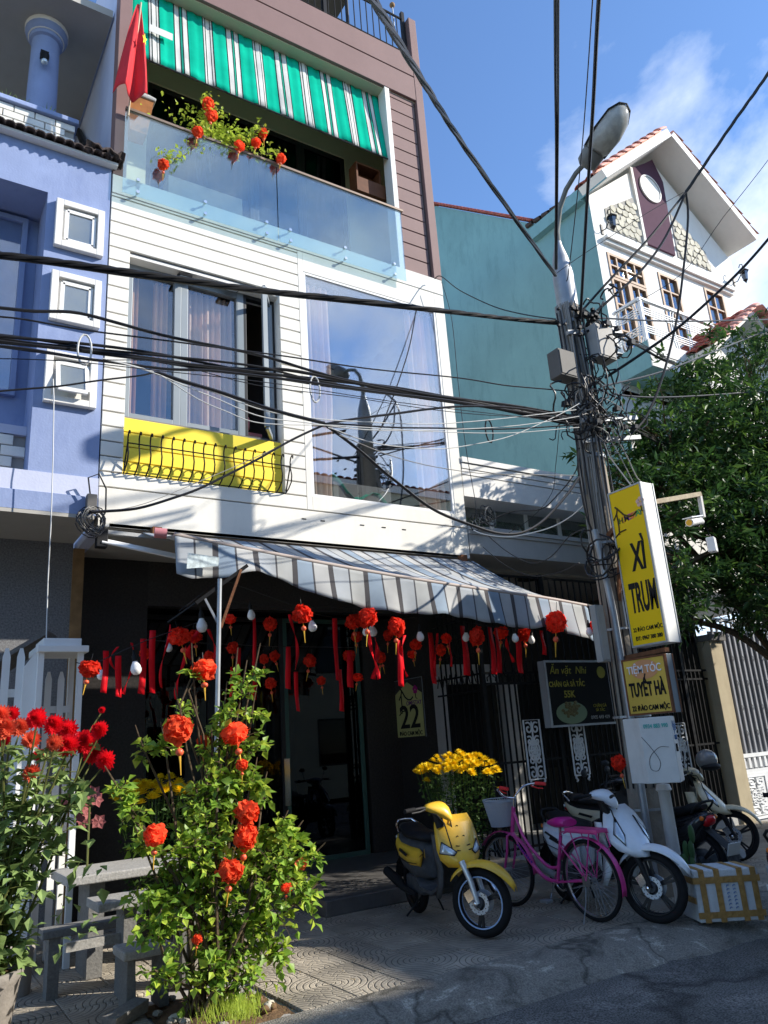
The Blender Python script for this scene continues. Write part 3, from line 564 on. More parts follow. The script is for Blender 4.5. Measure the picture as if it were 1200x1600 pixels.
for iy in range(14):
    for ix in range(-3, 30):
        x = 1.86 + (ix-4)*.404; y = 5.27 + iy*.404
        if BED[0]-.1 < x < BED[1]+.1 and y < BED[3]+.1: continue
        if x > 1.4 and y > 7.5 and 3.9 < x < 6.7: continue
        if y > 9.3: continue
        if x < 9 and y < 8.6 and cnt < 300:
            o = bpy.data.objects.new('paving_tile', tme); C.objects.link(o); o.parent = pav
            o.location = (x, y, random.uniform(-.003, .003)); o.rotation_euler = (random.uniform(-.006,.006), random.uniform(-.006,.006), R(90)*random.randint(0,1)); cnt += 1
        else: rest.box(x-.198, x+.198, y-.198, y+.198, -.022, 0)
o = rest.build('distant_paving_tiles', TILEP, pav); o['kind'] = 'stuff'
# soil bed with rim and stones around the bush
sb = MB(); rows = []
for j in range(16):
    rows.append([(BED[0]+.02+i*(BED[1]-BED[0]-.04)/15, BED[2]+j*(BED[3]-BED[2]-.02)/15, -.02+.05*math.exp(-((i-6)**2+(j-6)**2)/30.)+random.uniform(-.012,.012)) for i in range(16)])
sb.grid(rows); sbo = sb.build('soil_bed', SOIL, smooth=True); struct(sbo)
for k in range(34):
    a = random.uniform(BED[0]+.05, BED[1]-.05); b_ = random.uniform(5.08, 5.95); s_ = random.uniform(.02,.05)
    MB().ball((a, b_, .02), s_, s_*random.uniform(.7,1), s_*.6, 7, 5, .12).build('stone', random.choice([STN, KERB, SOIL]), sbo, smooth=True)
# ================================================================== HOUSE 22
def bld(name, label, cat, base): return thing(name, label, cat, base)
X0, X1, YF = 1.70, 6.68, 8.0
H = bld('narrow_house', 'tall narrow house clad in white boards below and mauve boards above with big window', 'house', (4.2, 8.0, 0))
core = MB()
Yc = 8.03
# wall core behind the boards, with openings for the two windows and the balcony
def wall_with_holes(mb, x0, x1, z0, z1, y0, y1, holes):
    xs = sorted({x0, x1, *[h[0] for h in holes], *[h[1] for h in holes]}); zs = sorted({z0, z1, *[h[2] for h in holes], *[h[3] for h in holes]})
    for i in range(len(xs)-1):
        for j in range(len(zs)-1):
            cx, cz = (xs[i]+xs[i+1])/2, (zs[j]+zs[j+1])/2
            if any(h[0] < cx < h[1] and h[2] < cz < h[3] for h in holes): continue
            mb.box(xs[i], xs[i+1], y0, y1, zs[j], zs[j+1])
WX0, WX1, WZ0, WZ1 = 1.94, 3.88, 5.32, 7.37       # small window
BX0, BX1, BZ0, BZ1 = 4.25, 6.50, 4.61, 7.86       # big window
wall_with_holes(core, X0+.004, X1-.004, 4.02, 8.40, Yc, 8.20, [(WX0-.03, WX1+.03, 4.60, WZ1+.04), (BX0, BX1, BZ0, BZ1)])
core.build('wall', SHADOWGAP, H)
# building mass behind: side walls, floors
sw = MB(); sw.box(X0, X0+.12, 8.2, 17, 3.98, 13.0); sw.build('side_wall', LAV, H)
sw = MB(); sw.box(X1-.12, X1, 8.2, 17, 3.98, 13.0); sw.box(X0+.12, X1-.12, 16.9, 17, 0, 13); sw.build('side_wall', WHITE2, H)
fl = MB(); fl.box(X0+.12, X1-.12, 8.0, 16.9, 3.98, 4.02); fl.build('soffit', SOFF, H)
fl = MB(); fl.box(X0+.12, X1-.12, 8.2, 16.9, 8.40, 8.48); fl.box(X0+.12, X1-.12, 8.5, 16.9, 12.55, 12.75); fl.build('floor_slab', CREAM, H)
# white boards
P = .1765; GAP = .015
def board(x0, x1, z0, z1, m_, y0=8.0, par=None, nm='siding_board'):
    mb = MB().cbox(x0, x1, y0, y0+.029, z0, z1, .004); return mb.build(nm, m_, par or H)
z = 4.43; k = 0
while z < 8.14:
    z1 = min(z + P - GAP, 8.17)
    hit = z < WZ1 - .02 and z1 > 4.62
    if hit: board(X0, WX0-.002, z, z1, WHITE); board(WX1+.0, 4.17, z, z1, WHITE)
    else: board(X0, 4.17, z, z1, WHITE)
    z += P
board(X0, X1, 3.98, 4.43-GAP, WHITE)                      # deep fascia board
fr = MB(); fr.cbox(4.173, BX0, 7.999, 8.04, 4.43, 8.17, .003); fr.cbox(BX1, X1, 7.999, 8.04, 4.43, 8.17, .003)
fr.cbox(BX0, BX1, 7.999, 8.04, BZ1, 8.17, .003); fr.cbox(BX0, BX1, 7.999, 8.04, 4.43, BZ0, .003); fr.build('window_surround', WHITE, H)
up = MB(); up.cbox(X0, X1, 7.99, 8.2, 8.172, 8.44, .005); up.build('slab_edge', WHITE, H)
# yellow recessed panel under the small window
z = 4.60
yb = MB().box(WX0, WX1, 8.10, 8.2, 4.60, 5.32); yb.build('panel_backing', SHADOWGAP, H)
while z < 5.3:
    z1 = min(z+P-GAP*.8, 5.318); MB().cbox(WX0+.002, WX1-.002, 8.075, 8.10, z, z1, .004).build('yellow_board', YELLOWP, H); z += P
rv = MB(); rv.box(WX0-.029, WX0+.001, 8.031, 8.36, 4.6, WZ1); rv.box(WX1-.001, WX1+.029, 8.031, 8.36, 4.6, WZ1); rv.box(WX0-.029, WX1+.029, 8.031, 8.36, WZ1-.001, WZ1+.038); rv.build('window_reveal', WHITE2, H)
# room boxes
def room(x0, x1, y0, y1, z0, z1, m_, name='room'):
    mb = MB(); mb.box(x0, x1, y1, y1+.05, z0, z1); mb.box(x0-.05, x0, y0, y1, z0, z1); mb.box(x1, x1+.05, y0, y1, z0, z1); mb.box(x0, x1, y0, y1, z0-.05, z0); mb.box(x0, x1, y0, y1, z1, z1+.05)
    mb.build(name, m_, H)
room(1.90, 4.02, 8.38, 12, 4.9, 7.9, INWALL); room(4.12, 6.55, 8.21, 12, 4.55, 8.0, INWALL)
# small window: frame, three lights, one sash open
def win(parent, x0, x1, z0, z1, y, m_, fw=.05, dp=.06, glass=None, name='window', tr=None):
    f = MB(); f.box(x0, x0+fw, y, y+dp, z0, z1); f.box(x1-fw, x1, y, y+dp, z0, z1); f.box(x0+fw, x1-fw, y, y+dp, z1-fw, z1); f.box(x0+fw, x1-fw, y, y+dp, z0, z0+fw)
    if tr: 
        for a in tr: f.box(a-.02, a+.02, y+.003, y+dp-.003, z0+fw, z1-fw)
    o = f.build(name, m_, parent, bevel=.004)
    if glass: MB().box(x0+fw, x1-fw, y+dp*.5, y+dp*.5+.008, z0+fw, z1-fw).build('pane', glass, o)
    return o
yW = 8.17
win(H, WX0+.001, 2.62, WZ0, WZ1-.002, yW, ALU, .085, .08, G_WIN)
win(H, 2.62, 3.43, WZ0, WZ1-.002, yW, ALU, .085, .08, G_WIN)
win(H, 3.43, WX1-.001, WZ0, WZ1-.002, yW, ALUD, .05, .08, None, 'window_frame')
o = MB().box(3.36, 3.44, yW-.003, yW+.09, WZ0, WZ1-.003).build('mullion', ALU, H)
# open sash, hinged on the right side and swung outwards
hx, hy = 3.58, 8.17; dx, dy = .05, -.36
sf = MB(); A = Vector((3.80, 8.16, 0)); Bv = Vector((3.57, 7.80, 0)); dirv = (Bv-A).normalized()
z0_, z1_ = WZ0+.03, WZ1-.08
def sp(t, z): q = A + dirv*t; return (q.x, q.y, z)
Ls = (Bv-A).length
for a, b_ in (((0,z0_),(Ls,z0_)),((0,z1_),(Ls,z1_)),((0,z0_),(0,z1_)),((Ls,z0_),(Ls,z1_))):
    sf.bar(sp(*a), sp(*b_), .045, .06) if a[1] != b_[1] else sf.bar(sp(*a), sp(*b_), .035, .06)
so_ = sf.build('open_sash', ALU, H)
pg = MB(); pg.add([sp(.03,z0_+.03), sp(Ls-.03,z0_+.03), sp(Ls-.03,z1_-.03), sp(.03,z1_-.03)], [(0,1,2,3)]); pg.build('pane', G_WIN, so_, solid=.006)
# curtains inside
def curtain(name, x0, x1, y, z0, z1, m_, label, folds=9, gather=1.0, parent=None):
    mb = MB(); n = folds*8; rows = []
    for z in (z1, (z0+z1)/2+.3, (z0+z1)/2-.2, z0+.25, z0):
        f = 1.0 if z > z0+1.2 else gather
        rows.append([(x0+(x1-x0)*(i/n)*f, y+.035*math.sin(i/8*2*math.pi)+.012*math.sin(i*1.3), z) for i in range(n+1)])
    mb.grid(rows); o = mb.build(name, m_, parent, smooth=True)
    if label: tag(o, label, 'curtain')
    return o
curtain('curtain', 2.03, 2.14, 8.33, 5.3, 7.3, CURT, 'narrow peach curtain gathered at the left edge of the small window', 2)
curtain('curtain', 2.32, 2.5, 8.34, 5.3, 7.3, CURT, 'peach curtain behind the middle post of the small window', 3)
curtain('curtain', 2.72, 3.34, 8.33, 5.3, 7.3, CURTW, 'wide peach sheer curtain behind the middle pane of the small window', 8)
curtain('curtain', 4.31, 4.68, 8.13, 4.6, 7.75, CURTW, 'peach curtain hanging at the left side of the big window', 4, .8)
curtain('curtain', 6.0, 6.44, 8.13, 4.6, 7.8, CURTW, 'peach curtain hanging at the right side of the big window', 5)
cl = MB(); cl.ball((3.52, 8.4, 5.62), .08, .06, .12, 8, 6, .2).box(3.45, 3.75, 8.36, 8.42, 5.35, 5.5); tag(cl.build('laundry', mat('pink_cloth', (.6,.2,.2), .8, .2)), 'pink and maroon cloth hanging inside the open window', 'laundry')
# spot lamps under the window lintel
for k, (x, lb) in enumerate(((2.62, 'square black outdoor lamp under the lintel, left one over the small window'), (3.24, 'square black outdoor lamp under the lintel, nearer the open sash'))):
    t = thing('spot_lamp', lb, 'lamp', (x, 8.09, 7.37), 'lamps under the window lintel')
    MB().box(x-.03, x+.03, 8.07, 8.12, 7.34, 7.37).build('bracket', IRON, t)
    f = MB(); f.obox((x, 8.05, 7.315), (.085,0,0), (0,.05,.012), (0,-.004,.016)); f.build('housing', IRON, t, bevel=.004)
    MB().obox((x, 8.046, 7.296), (.068,0,0), (0,.036,.009), (0,-.001,.003)).build('lamp_glass', LENS, t)
# big window
bw = win(H, BX0, BX1, BZ0, BZ1, 8.005, ALUW, .035, .05, None, 'big_window')
MB().box(BX0+.035, BX1-.035, 8.02, 8.03, BZ0+.035, BZ1-.035).build('pane', G_BIG, bw)
MB().box(4.7, 5.6, 8.25, 9.3, 4.62, 4.95).build('bed_base', mat('grey_bedding', (.3,.28,.26), .9, .2), H)
gc = MB(); gc.grid([[(4.5+i*.1, 8.22+j*.08, 5.0+.12*math.sin(i*.9+j)-.03*i) for i in range(14)] for j in range(4)]); tag(gc.build('green_cloth', mat('green_cloth', (.08,.45,.3), .7, .2), smooth=True, solid=.004), 'crumpled green cloth seen through the foot of the big window', 'cloth')
# vent slots in the fascia
for x in (4.12, 4.38, 4.95, 5.28, 5.6): MB().box(x-.03, x+.03, 7.994, 8.0, 4.295, 4.307).build('slot', IRON, H)
# ---- balcony storey (mauve)
cm = MB(); cm.box(X0, 1.86, 7.99, 8.2, 8.44, 13.0); cm.build('corner_post', PURPLE, H, bevel=.006); MB().box(6.53, X1, 7.985, 8.2, 8.44, 13.72).build('corner_post', PURPLE, H, bevel=.006)
z = 8.47
while z < 11.85:
    z1 = min(z+.238, 11.88); MB().cbox(5.99, 6.50, 8.04, 8.07, z, z1, .004).build('siding_board', PURPLE, H); z += .255
MB().box(5.97, 6.53, 8.07, 8.2, 8.44, 11.89).build('wall', SHADOWGAP, H)
MB().box(5.90, 5.985, 8.0, 8.2, 8.44, 11.89).build('reveal_post', WHITE2, H)
for z0, z1 in ((11.89, 12.38), (12.40, 12.84)): MB().cbox(1.86, 6.53, 7.99, 8.04, z0, z1, .006).build('beam_board', PURPLE, H)
MB().box(1.86, 6.53, 8.04, 8.5, 11.90, 12.86).build('beam', SHADOWGAP, H)
MB().box(1.86, 6.53, 8.042, 8.56, 11.875, 11.898).build('beam_soffit', CREAM, H)
# niche: floor, side walls, back wall round the dark doors
nb = MB(); YB = 8.98
wall_with_holes(nb, 1.82, 6.55, 8.48, 12.5, YB, YB+.1, [(2.35, 5.66, 8.50, 11.12)])
nb.box(6.50, 6.56, 8.2, YB, 8.48, 12.5); nb.box(1.82, 1.86, 8.2, YB, 8.48, 12.5); nb.build('balcony_wall', CREAM, H)
MB().box(1.86, 6.5, 8.5, YB, 11.9, 11.96).build('balcony_ceiling', CREAM, H)
for i, (a, b_) in enumerate(((2.35,3.17),(3.17,4.0),(4.0,4.83),(4.83,5.66))):
    f = win(H, a+.002, b_-.002, 8.5, 11.12, YB+.02, ALUD, .07, .06, G_DARK, 'balcony_door')
    MB().box(a+.07, b_-.07, YB+.025, YB+.06, 10.45, 10.51).build('door_rail', ALUD, f)
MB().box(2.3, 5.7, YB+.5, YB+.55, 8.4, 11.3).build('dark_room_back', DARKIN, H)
# glass balustrade
gb = thing('glass_balustrade', 'frameless glass balcony balustrade with tan handrail and steel bolts on white slab edge', 'balustrade', (3.9, 7.92, 8.2))
for a, b_ in ((1.80, 3.845), (3.86, 5.93)): MB().box(a, b_, 7.90, 7.912, 8.15, 9.38).build('glass_panel', G_BAL, gb)
MB().box(1.80, 5.97, 7.885, 7.935, 9.385, 9.425).build('handrail', mat('tan_metal_rail', (.22,.16,.12), .45, .1, metal=.3), gb, bevel=.005)
for x in (1.98, 2.83, 3.68, 4.03, 4.89, 5.73):
    for z in (8.21, 8.385): MB().lathe([(0,-.012),(.022,-.012),(.024,0),(.024,.004),(.012,.004),(.012,.1),(0,.1)], 10, (x,7.9,z), (0,1,0)).build('bolt', CHROME, gb, smooth=True)
# striped roller blind
def stripes(name, cols, pitch, x0=0.0, axis=0, rough=.75, trans=.25, seedv=.0):
    # cols: list of (width, colour) repeated along x
    M = bpy.data.materials.new(name); M.use_nodes = True; t = M.node_tree; t.nodes.clear(); l = t.links.new
    o = N(t,'ShaderNodeOutputMaterial'); b = N(t,'ShaderNodeBsdfDiffuse'); tcn = N(t,'ShaderNodeUVMap')
    sx = N(t,'ShaderNodeSeparateXYZ'); l(tcn.outputs[0], sx.inputs[0])
    md = N(t,'ShaderNodeMath', operation='FRACT'); l(sx.outputs[0], md.inputs[0])
    cr = N(t,'ShaderNodeValToRGB'); cr.color_ramp.interpolation = 'CONSTANT'; el = cr.color_ramp.elements
    tot = sum(c[0] for c in cols); p = 0
    for i, (w_, c_) in enumerate(cols):
        e = el[i] if i < 2 else el.new(p/tot)
        e.position = p/tot; e.color = (*c_, 1); p += w_
    l(md.outputs[0], cr.inputs[0])
    gg = N(t,'ShaderNodeNewGeometry'); n = N(t,'ShaderNodeTexNoise'); n.inputs['Scale'].default_value = 2.5; n.inputs['Detail'].default_value = 8; l(gg.outputs['Position'], n.inputs['Vector'])
    mr = N(t,'ShaderNodeMapRange'); mr.inputs[1].default_value = .3; mr.inputs[2].default_value = .7; mr.inputs[3].default_value = .8; mr.inputs[4].default_value = 1.12; l(n.outputs['Fac'], mr.inputs[0])
    sc = N(t,'ShaderNodeVectorMath', operation='SCALE'); l(cr.outputs[0], sc.inputs[0]); l(mr.outputs[0], sc.inputs['Scale'])
    l(sc.outputs[0], b.inputs[0]); tr = N(t,'ShaderNodeBsdfTranslucent'); l(sc.outputs[0], tr.inputs[0]); ms = N(t,'ShaderNodeMixShader'); ms.inputs[0].default_value = trans
    l(b.outputs[0], ms.inputs[1]); l(tr.outputs[0], ms.inputs[2]); l(ms.outputs[0], o.inputs[0]); return M
def uvgrid(name, rows, us, vsx, material, parent=None, solid=0):
    mb = MB().grid(rows); me = mb.mesh(name, True); uv = me.uv_layers.new(name='UVMap'); n = len(rows[0])
    vu = [(us[i % n] if not isinstance(us[0], list) else us[i//n][i % n]) for i in range(len(rows)*n)]
    for li, lp in enumerate(me.loops): uv.data[li].uv = (vu[lp.vertex_index], 0)
    return link(name, me, material, parent, solid)
Gc, Wc, Kc, Gd = (.01,.50,.33), (.72,.72,.68), (.03,.05,.05), (.03,.38,.26)
BLM = stripes('green_striped_canvas', [(.9,Gc),(.07,Kc),(.09,Wc),(.06,Kc),(.25,Wc),(.06,Kc),(.09,Wc),(.07,Kc),(.85,Gc),(.07,Kc),(.28,Wc),(.06,Kc),(.1,Gd),(.06,Kc),(.28,Wc),(.07,Kc)], 1)
rows = []; us = []
nxb = 90
for j in range(12):
    v = j/11
    rows.append([(1.90+(5.93-1.90)*i/nxb, 8.24 - .17*v + .014*math.sin(i*.55+v*2)*v + .01*math.sin(i*1.9), 11.88-(11.88-10.50)*v + .012*math.sin(i*.8)*v) for i in range(nxb+1)])
bl = thing('roller_blind', 'green and white striped canvas blind hanging under the mauve beam', 'blind', (3.9, 8.2, 11.9))
uvgrid('canvas', rows, [ (i/nxb)*4.03/.78 for i in range(nxb+1)], None, BLM, bl, .004)
MB().tube([(1.9, 8.07, 10.49), (5.93, 8.07, 10.49)], .012, 6).build('bottom_bar', ALUD, bl)
MB().box(2.10, 2.42, 8.05, 8.053, 10.98, 11.10).build('patch_label', BOXW, bl)
# flag
fgp = thing('flag', 'red flag with a yellow star hanging limp on a thin pole by the mauve post', 'flag', (1.86, 7.9, 9.3))
MB().tube([(1.83,7.88,9.28),(1.865,7.8,10.15),(1.90,7.72,11.0)], .012, 6).build('pole', mat('pale_wood_pole', (.5,.4,.28), .6, .1), fgp)
rows = []
for j in range(22):
    v = j/21; wd = .04 + .36*v**.8
    rows.append([(1.885 - .02*v + wd*(i/24-.62), 7.74 + .07*v*math.sin(i*.42+v*2.2)+.012*v*math.cos(i*1.3), 10.98 - 1.42*v + .06*v*math.sin(i*.3) - .16*v*(1-i/24)*(.3+v*.3) - .05*v*(i/24)) for i in range(25)])
MB().grid(rows).build('cloth', FLAGR, fgp, smooth=True, solid=.003)
st = MB(); pts = [( (.10 if k % 2 == 0 else .042)*math.sin(k*math.pi/5), (.10 if k % 2 == 0 else .042)*math.cos(k*math.pi/5)) for k in range(10)]
st.prism([(a*.45, b_) for a, b_ in pts], (1.945, 7.66, 10.35), (.8,.5,0), (0,0,1), (0,-.004,0)); st.build('star', FLAGY, fgp)
# wooden boxes on the balcony
pb = thing('wooden_lantern_box', 'tapered varnished wooden lantern box behind the handrail next to the flag', 'box', (2.1, 8.3, 9.3))
MB().loft([[(2.07-a, 8.42-a, z), (2.07+a, 8.42-a, z), (2.07+a, 8.42+a, z), (2.07-a, 8.42+a, z)] for z, a in ((9.5,.11),(10.02,.17))]).build('body', WOOD, pb)
MB().loft([[(2.07-a, 8.42-a, z), (2.07+a, 8.42-a, z), (2.07+a, 8.42+a, z), (2.07-a, 8.42+a, z)] for z, a in ((10.022,.19),(10.06,.20),(10.16,.12),(10.2,.06))]).build('cap', GREYR, pb, bevel=.01)
MB().box(1.97, 2.17, 8.5, 8.62, 10.18, 10.6).build('back_board', WOODD, pb)
sh = thing('wooden_shelf', 'dark red wooden box shelf holding white figures at the right end of the balcony', 'shelf', (5.75, 8.5, 8.5))
f = MB(); x0, x1, z0, z1, y0, y1 = 5.42, 5.88, 9.92, 10.42, 8.28, 8.5
f.box(x0, x1, y1-.02, y1, z0, z1); f.box(x0, x0+.03, y0, y1-.02, z0, z1); f.box(x1-.03, x1, y0, y1-.02, z0, z1); f.box(x0+.03, x1-.03, y0, y1-.02, z1-.03, z1); f.box(x0+.03, x1-.03, y0, y1-.02, z0, z0+.03); f.box(x0-.04, x1+.04, y0-.06, y0-.0, z0-.1, z0+.16)
f.build('case', WOODD, sh)
for a in (5.5, 5.68): tag(MB().ball((a, 8.36, 10.06), .055, .055, .085, 8, 6, .1).build('figurine', BULB, smooth=True), 'white figurine in the wooden shelf, %s of two' % ('left' if a < 5.6 else 'right'), 'figurine')
# rooftop ironwork
rb = thing('roof_railing', 'black iron railing with slim bars on the mauve roof edge', 'railing', (4.5, 8.1, 12.86))
MB().tube([(1.9,8.1,13.75),(6.5,8.1,13.75)], .022, 6).build('top_rail', IRON, rb); MB().tube([(1.9,8.1,13.0),(6.5,8.1,13.0)], .015, 6).build('bottom_rail', IRON, rb)
for i in range(32): x = 2.6+i*.125; MB().tube([(x,8.1,12.86),(x,8.1,13.75)], .010, 5).build('baluster', IRON, rb)
for x in (4.9, 6.48): MB().box(x-.03, x+.03, 8.07, 8.13, 12.86, 13.9).build('post', IRON, rb)
cn = MB(); cn.box(3.2, 5.6, 8.3, 10.0, 14.05, 14.12); cn.tube([(5.5,8.35,12.86),(5.5,8.35,14.05)], .03, 6); tag(cn.build('roof_canopy', ALUD), 'dark canopy sheet above the roof railing at the top of the photo', 'canopy')
an = thing('roof_finial', 'small round rusty float on a thin stick at the roof corner', 'finial', (6.3, 8.1, 13.7)); MB().tube([(6.33,8.15,13.2),(6.33,8.15,14.02)], .012, 6).build('stick', STEEL, an); MB().ball((6.33,8.15,14.05), .05).build('knob', TAN, an, smooth=True)
# flower rack of bent bars on the yellow panel
fk = thing('flower_rack', 'empty black wrought iron flower rack of bent bars on the yellow panel', 'flower rack', (2.9, 8.0, 4.6))
xs = [1.95 + i*(3.89-1.95)/16 for i in range(17)]
YR = 7.83
for i, x in enumerate(xs):
    pts = []
    for z, dy_ in ((4.60,.20),(4.64,.10),(4.70,.02),(4.78,0),(4.88,.03),(4.96,.035),(5.01,.012),(5.03,-.02),(5.015,-.045),(4.985,-.04)):
        pts.append((x, YR+dy_, z))
    MB().tube(pts, .0085, 6).build('bent_bar', IRON, fk, smooth=True)
MB().tube([(1.95,YR+.02,4.90),(3.89,YR+.02,4.90)], .008, 5).build('rail', IRON, fk); MB().tube([(1.95,YR+.19,4.61),(3.89,YR+.19,4.61)], .008, 5).build('rail', IRON, fk)
for x in (1.95, 3.89): MB().tube([(x,8.0,4.63),(x,YR+.02,4.94)], .009, 5).build('brace', IRON, fk)
# ---- ground floor of house 22
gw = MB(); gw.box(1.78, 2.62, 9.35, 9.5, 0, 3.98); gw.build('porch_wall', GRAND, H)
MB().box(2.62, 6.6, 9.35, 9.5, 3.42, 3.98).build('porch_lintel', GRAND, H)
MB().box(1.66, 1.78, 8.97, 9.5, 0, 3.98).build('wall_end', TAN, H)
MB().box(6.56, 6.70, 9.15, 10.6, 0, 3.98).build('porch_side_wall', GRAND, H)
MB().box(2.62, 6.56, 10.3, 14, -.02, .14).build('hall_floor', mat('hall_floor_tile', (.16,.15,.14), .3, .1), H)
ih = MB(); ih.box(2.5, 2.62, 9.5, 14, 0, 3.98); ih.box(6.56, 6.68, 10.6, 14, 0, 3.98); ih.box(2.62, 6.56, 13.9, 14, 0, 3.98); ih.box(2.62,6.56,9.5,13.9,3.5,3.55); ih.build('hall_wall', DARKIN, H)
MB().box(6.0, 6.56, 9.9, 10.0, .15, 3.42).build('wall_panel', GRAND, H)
stp = MB(); stp.cbox(3.9, 6.70, 7.42, 10.3, 0, .15, .008); stp.build('entrance_step', mat('polished_step_stone', (.11,.105,.1), .35, .35, 6, dirt=.3), H)
for a, b_ in ((2.62,3.65),(3.65,4.7),(4.7,5.95)):
    f = win(H, a, b_, .15, 3.42, 9.92, ALUD if b_ < 5.9 else FRAMEG, .06, .06, G_DARK, 'entrance_door')
MB().box(4.66, 4.74, 9.9, 9.93, .9, 1.5).build('door_handle', CHROME, H)
for x, w_ in ((4.1,.14),(4.9,.22),(5.35,.12)): MB().box(x, x+w_, 11.2, 11.35, .15, 3.0).build('interior_column', WHITE2, H)
ppl = MB().box(3.5, 5.6, 11.6, 12.2, .15, 1.0); ppl.build('counter', WOODD, H)
MB().box(2.3, 2.36, 9.335, 9.352, 1.28, 1.42).build('wall_socket', BOXW, H)
# number sign, perpendicular on the porch side wall (faces left)
ns = thing('number_sign', 'brass coloured house number sign reading 22 on the dark porch wall', 'sign', (6.54, 9.6, 1.7))
XS = 6.545; ya, yb_ = 9.97, 9.17; zb, zt = 1.66, 2.50
MB().box(XS-.012, XS+.01, yb_, ya, zb, zt).build('backing', GRAND, ns)
frm = MB(); frm.box(XS-.02, XS-.0125, yb_, ya, zt-.008, zt); frm.box(XS-.02, XS-.0125, ya-.01, ya, zb, zt); frm.box(XS-.02, XS-.0125, yb_, yb_+.01, zb, zt); frm.build('rim', ALU, ns)
ym = (ya+yb_)/2
MB().prism([(-.36,0),(.36,0),(.36,.60),(0,.78),(-.36,.60)], (XS-.013, ym, zb+.015), (0,-1,0), (0,0,1), (-.004,0,0)).build('face', SIGNG, ns)
rt, upv = (0,-1,0), (0,0,1)
text('22', .46, (XS-.019, ym-.02, zb+.28), rt, upv, SIGNK, ns, sx=1.15, bold=.006)
text('ĐÀO CAM MỘC', .082, (XS-.019, ym-.02, zb+.06), rt, upv, SIGNK, ns, bold=.001)
text('OMESTAY', .088, (XS-.019, ym-.15, zb+.485), rt, upv, mat('purple_print', (.12,.03,.16), .5), ns, bold=.001)
def logo(par, X, yc, zc, s, km, fm):
    def P(a, b_): return (X, yc - a*s, zc + b_*s)
    MB().tube([P(-.35,.30),P(-.22,.16),P(-.12,.04),P(.02,-.04),P(.16,-.05),P(.28,.02)], .012*s*2, 5).build('roof_line', km, par)
    MB().tube([P(-.28,.26),P(-.33,.12),P(-.45,-.02)], .01*s*2, 5).build('roof_line', km, par)
    MB().tube([P(-.33,.1),P(-.32,-.2),P(-.34,-.42)], .01*s*2, 5).build('wall_line', km, par)
    MB().tube([P(-.48,-.46),P(-.32,-.36),P(-.12,-.34)], .01*s*2, 5).build('ground_line', km, par)
    fl_ = MB()
    for k in range(5):
        a = k*2*math.pi/5+.3; fl_.lathe([(0,0),(.055*s,0),(.055*s,.003),(0,.003)], 8, P(.42+.075*math.cos(a), .22+.075*math.sin(a)), (-1,0,0))
    fl_.build('flower', fm, par); MB().tube([P(.42,.12),P(.43,-.02),P(.5,-.04)], .007*s*2, 5).build('flower_stem', km, par)
logo(ns, XS-.02, ym, zb+.56, .5, SIGNK, mat('magenta_print', (.4,.02,.2), .5))
# ================================================================== BLUE HOUSE (left)
B = bld('blue_house', 'blue rendered house with three small square windows and brown tiled roof edge at the left', 'house', (0, 8.0, 0))
bp_ = MB(); bp_.box(1.0, 1.685, 8.0, 8.6, 4.5, 8.5); bp_.box(-5, 1.0, 8.0, 8.6, 7.9, 8.5); bp_.build('wall', BLUEP, B)
MB().box(-5, 1.0, 8.6, 8.75, 4.3, 7.9).build('recessed_wall', BLUEP, B)
MB().box(-5, .999, 8.3, 8.6, 5.0, 5.1).build('window_ledge', LAV, B)
MB().box(-5, 1.69, 7.985, 8.6, 4.28, 4.5).build('white_band', LAV, B)
MB().box(-5, 1.688, 7.97, 8.6, 4.08, 4.279).build('blue_band', BLUEP, B)
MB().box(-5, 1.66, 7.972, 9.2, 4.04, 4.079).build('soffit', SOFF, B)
k = 0
for r_ in range(4):
    for i in range(8):
        x = 1.0 - (i+.5*(r_ % 2))*.24; MB().cbox(x-.235, x-.003, 8.30, 8.35, 4.51+r_*.122, 4.62+r_*.122, .005).build('glazed_brick', BRICKW, B)
MB().box(-5, .999, 8.35, 8.6, 4.5, 5.0).build('brick_backing', MORTAR, B)
# curtained window in the recess
f = win(B, -1.2, .88, 5.55, 7.86, 8.53, BLUEP, .06, .07, G_WIN, 'window', [-.1])
curtain('curtain', -1.1, .80, 8.68, 5.6, 7.8, CURTB, 'dark blue curtain behind the window of the blue house', 11)
for z0, z1 in ((7.20,7.82),(6.26,6.87),(5.28,5.88)):
    x0, x1 = 1.09, 1.62
    f = MB(); t_ = .075
    f.box(x0, x0+t_, 7.93, 8.0, z0, z1); f.box(x1-t_, x1, 7.93, 8.0, z0, z1); f.box(x0+t_, x1-t_, 7.93, 8.0, z1-t_, z1); f.box(x0+t_, x1-t_, 7.93, 8.0, z0, z0+t_)
    fo = f.build('window_surround', WHITE2, B, bevel=.006)
    MB().box(x0+t_, x1-t_, 7.985, 7.999, z0+t_, z1-t_).build('reveal_back', WHITE2, fo)
    opened = z0 < 5.5
    s = MB(); a0, a1, b0, b1, q = x0+.125, x1-.11, z0+.11, z1-.12, .045
    pts = [(a0,b0),(a1,b0),(a1,b1),(a0,b1)]
    def tl(x, z, d=0):
        if opened: ang = .55; h = b1 - z; return (x, 7.975 - h*math.sin(ang)*.6 - d, b1 - h*math.cos(ang*.6))
        return (x, 7.975-d, z)
    for (p, q_) in ((pts[0],pts[1]),(pts[1],pts[2]),(pts[2],pts[3]),(pts[3],pts[0])): s.bar(tl(*p), tl(*q_), .042, .035, (0,1,0))
    s.build('sash', ALUW, fo)
    MB().add([tl(a0+.01,b0+.01), tl(a1-.01,b0+.01), tl(a1-.01,b1-.01), tl(a0+.01,b1-.01)], [(0,1,2,3)]).build('pane', G_NB, fo, solid=.005)
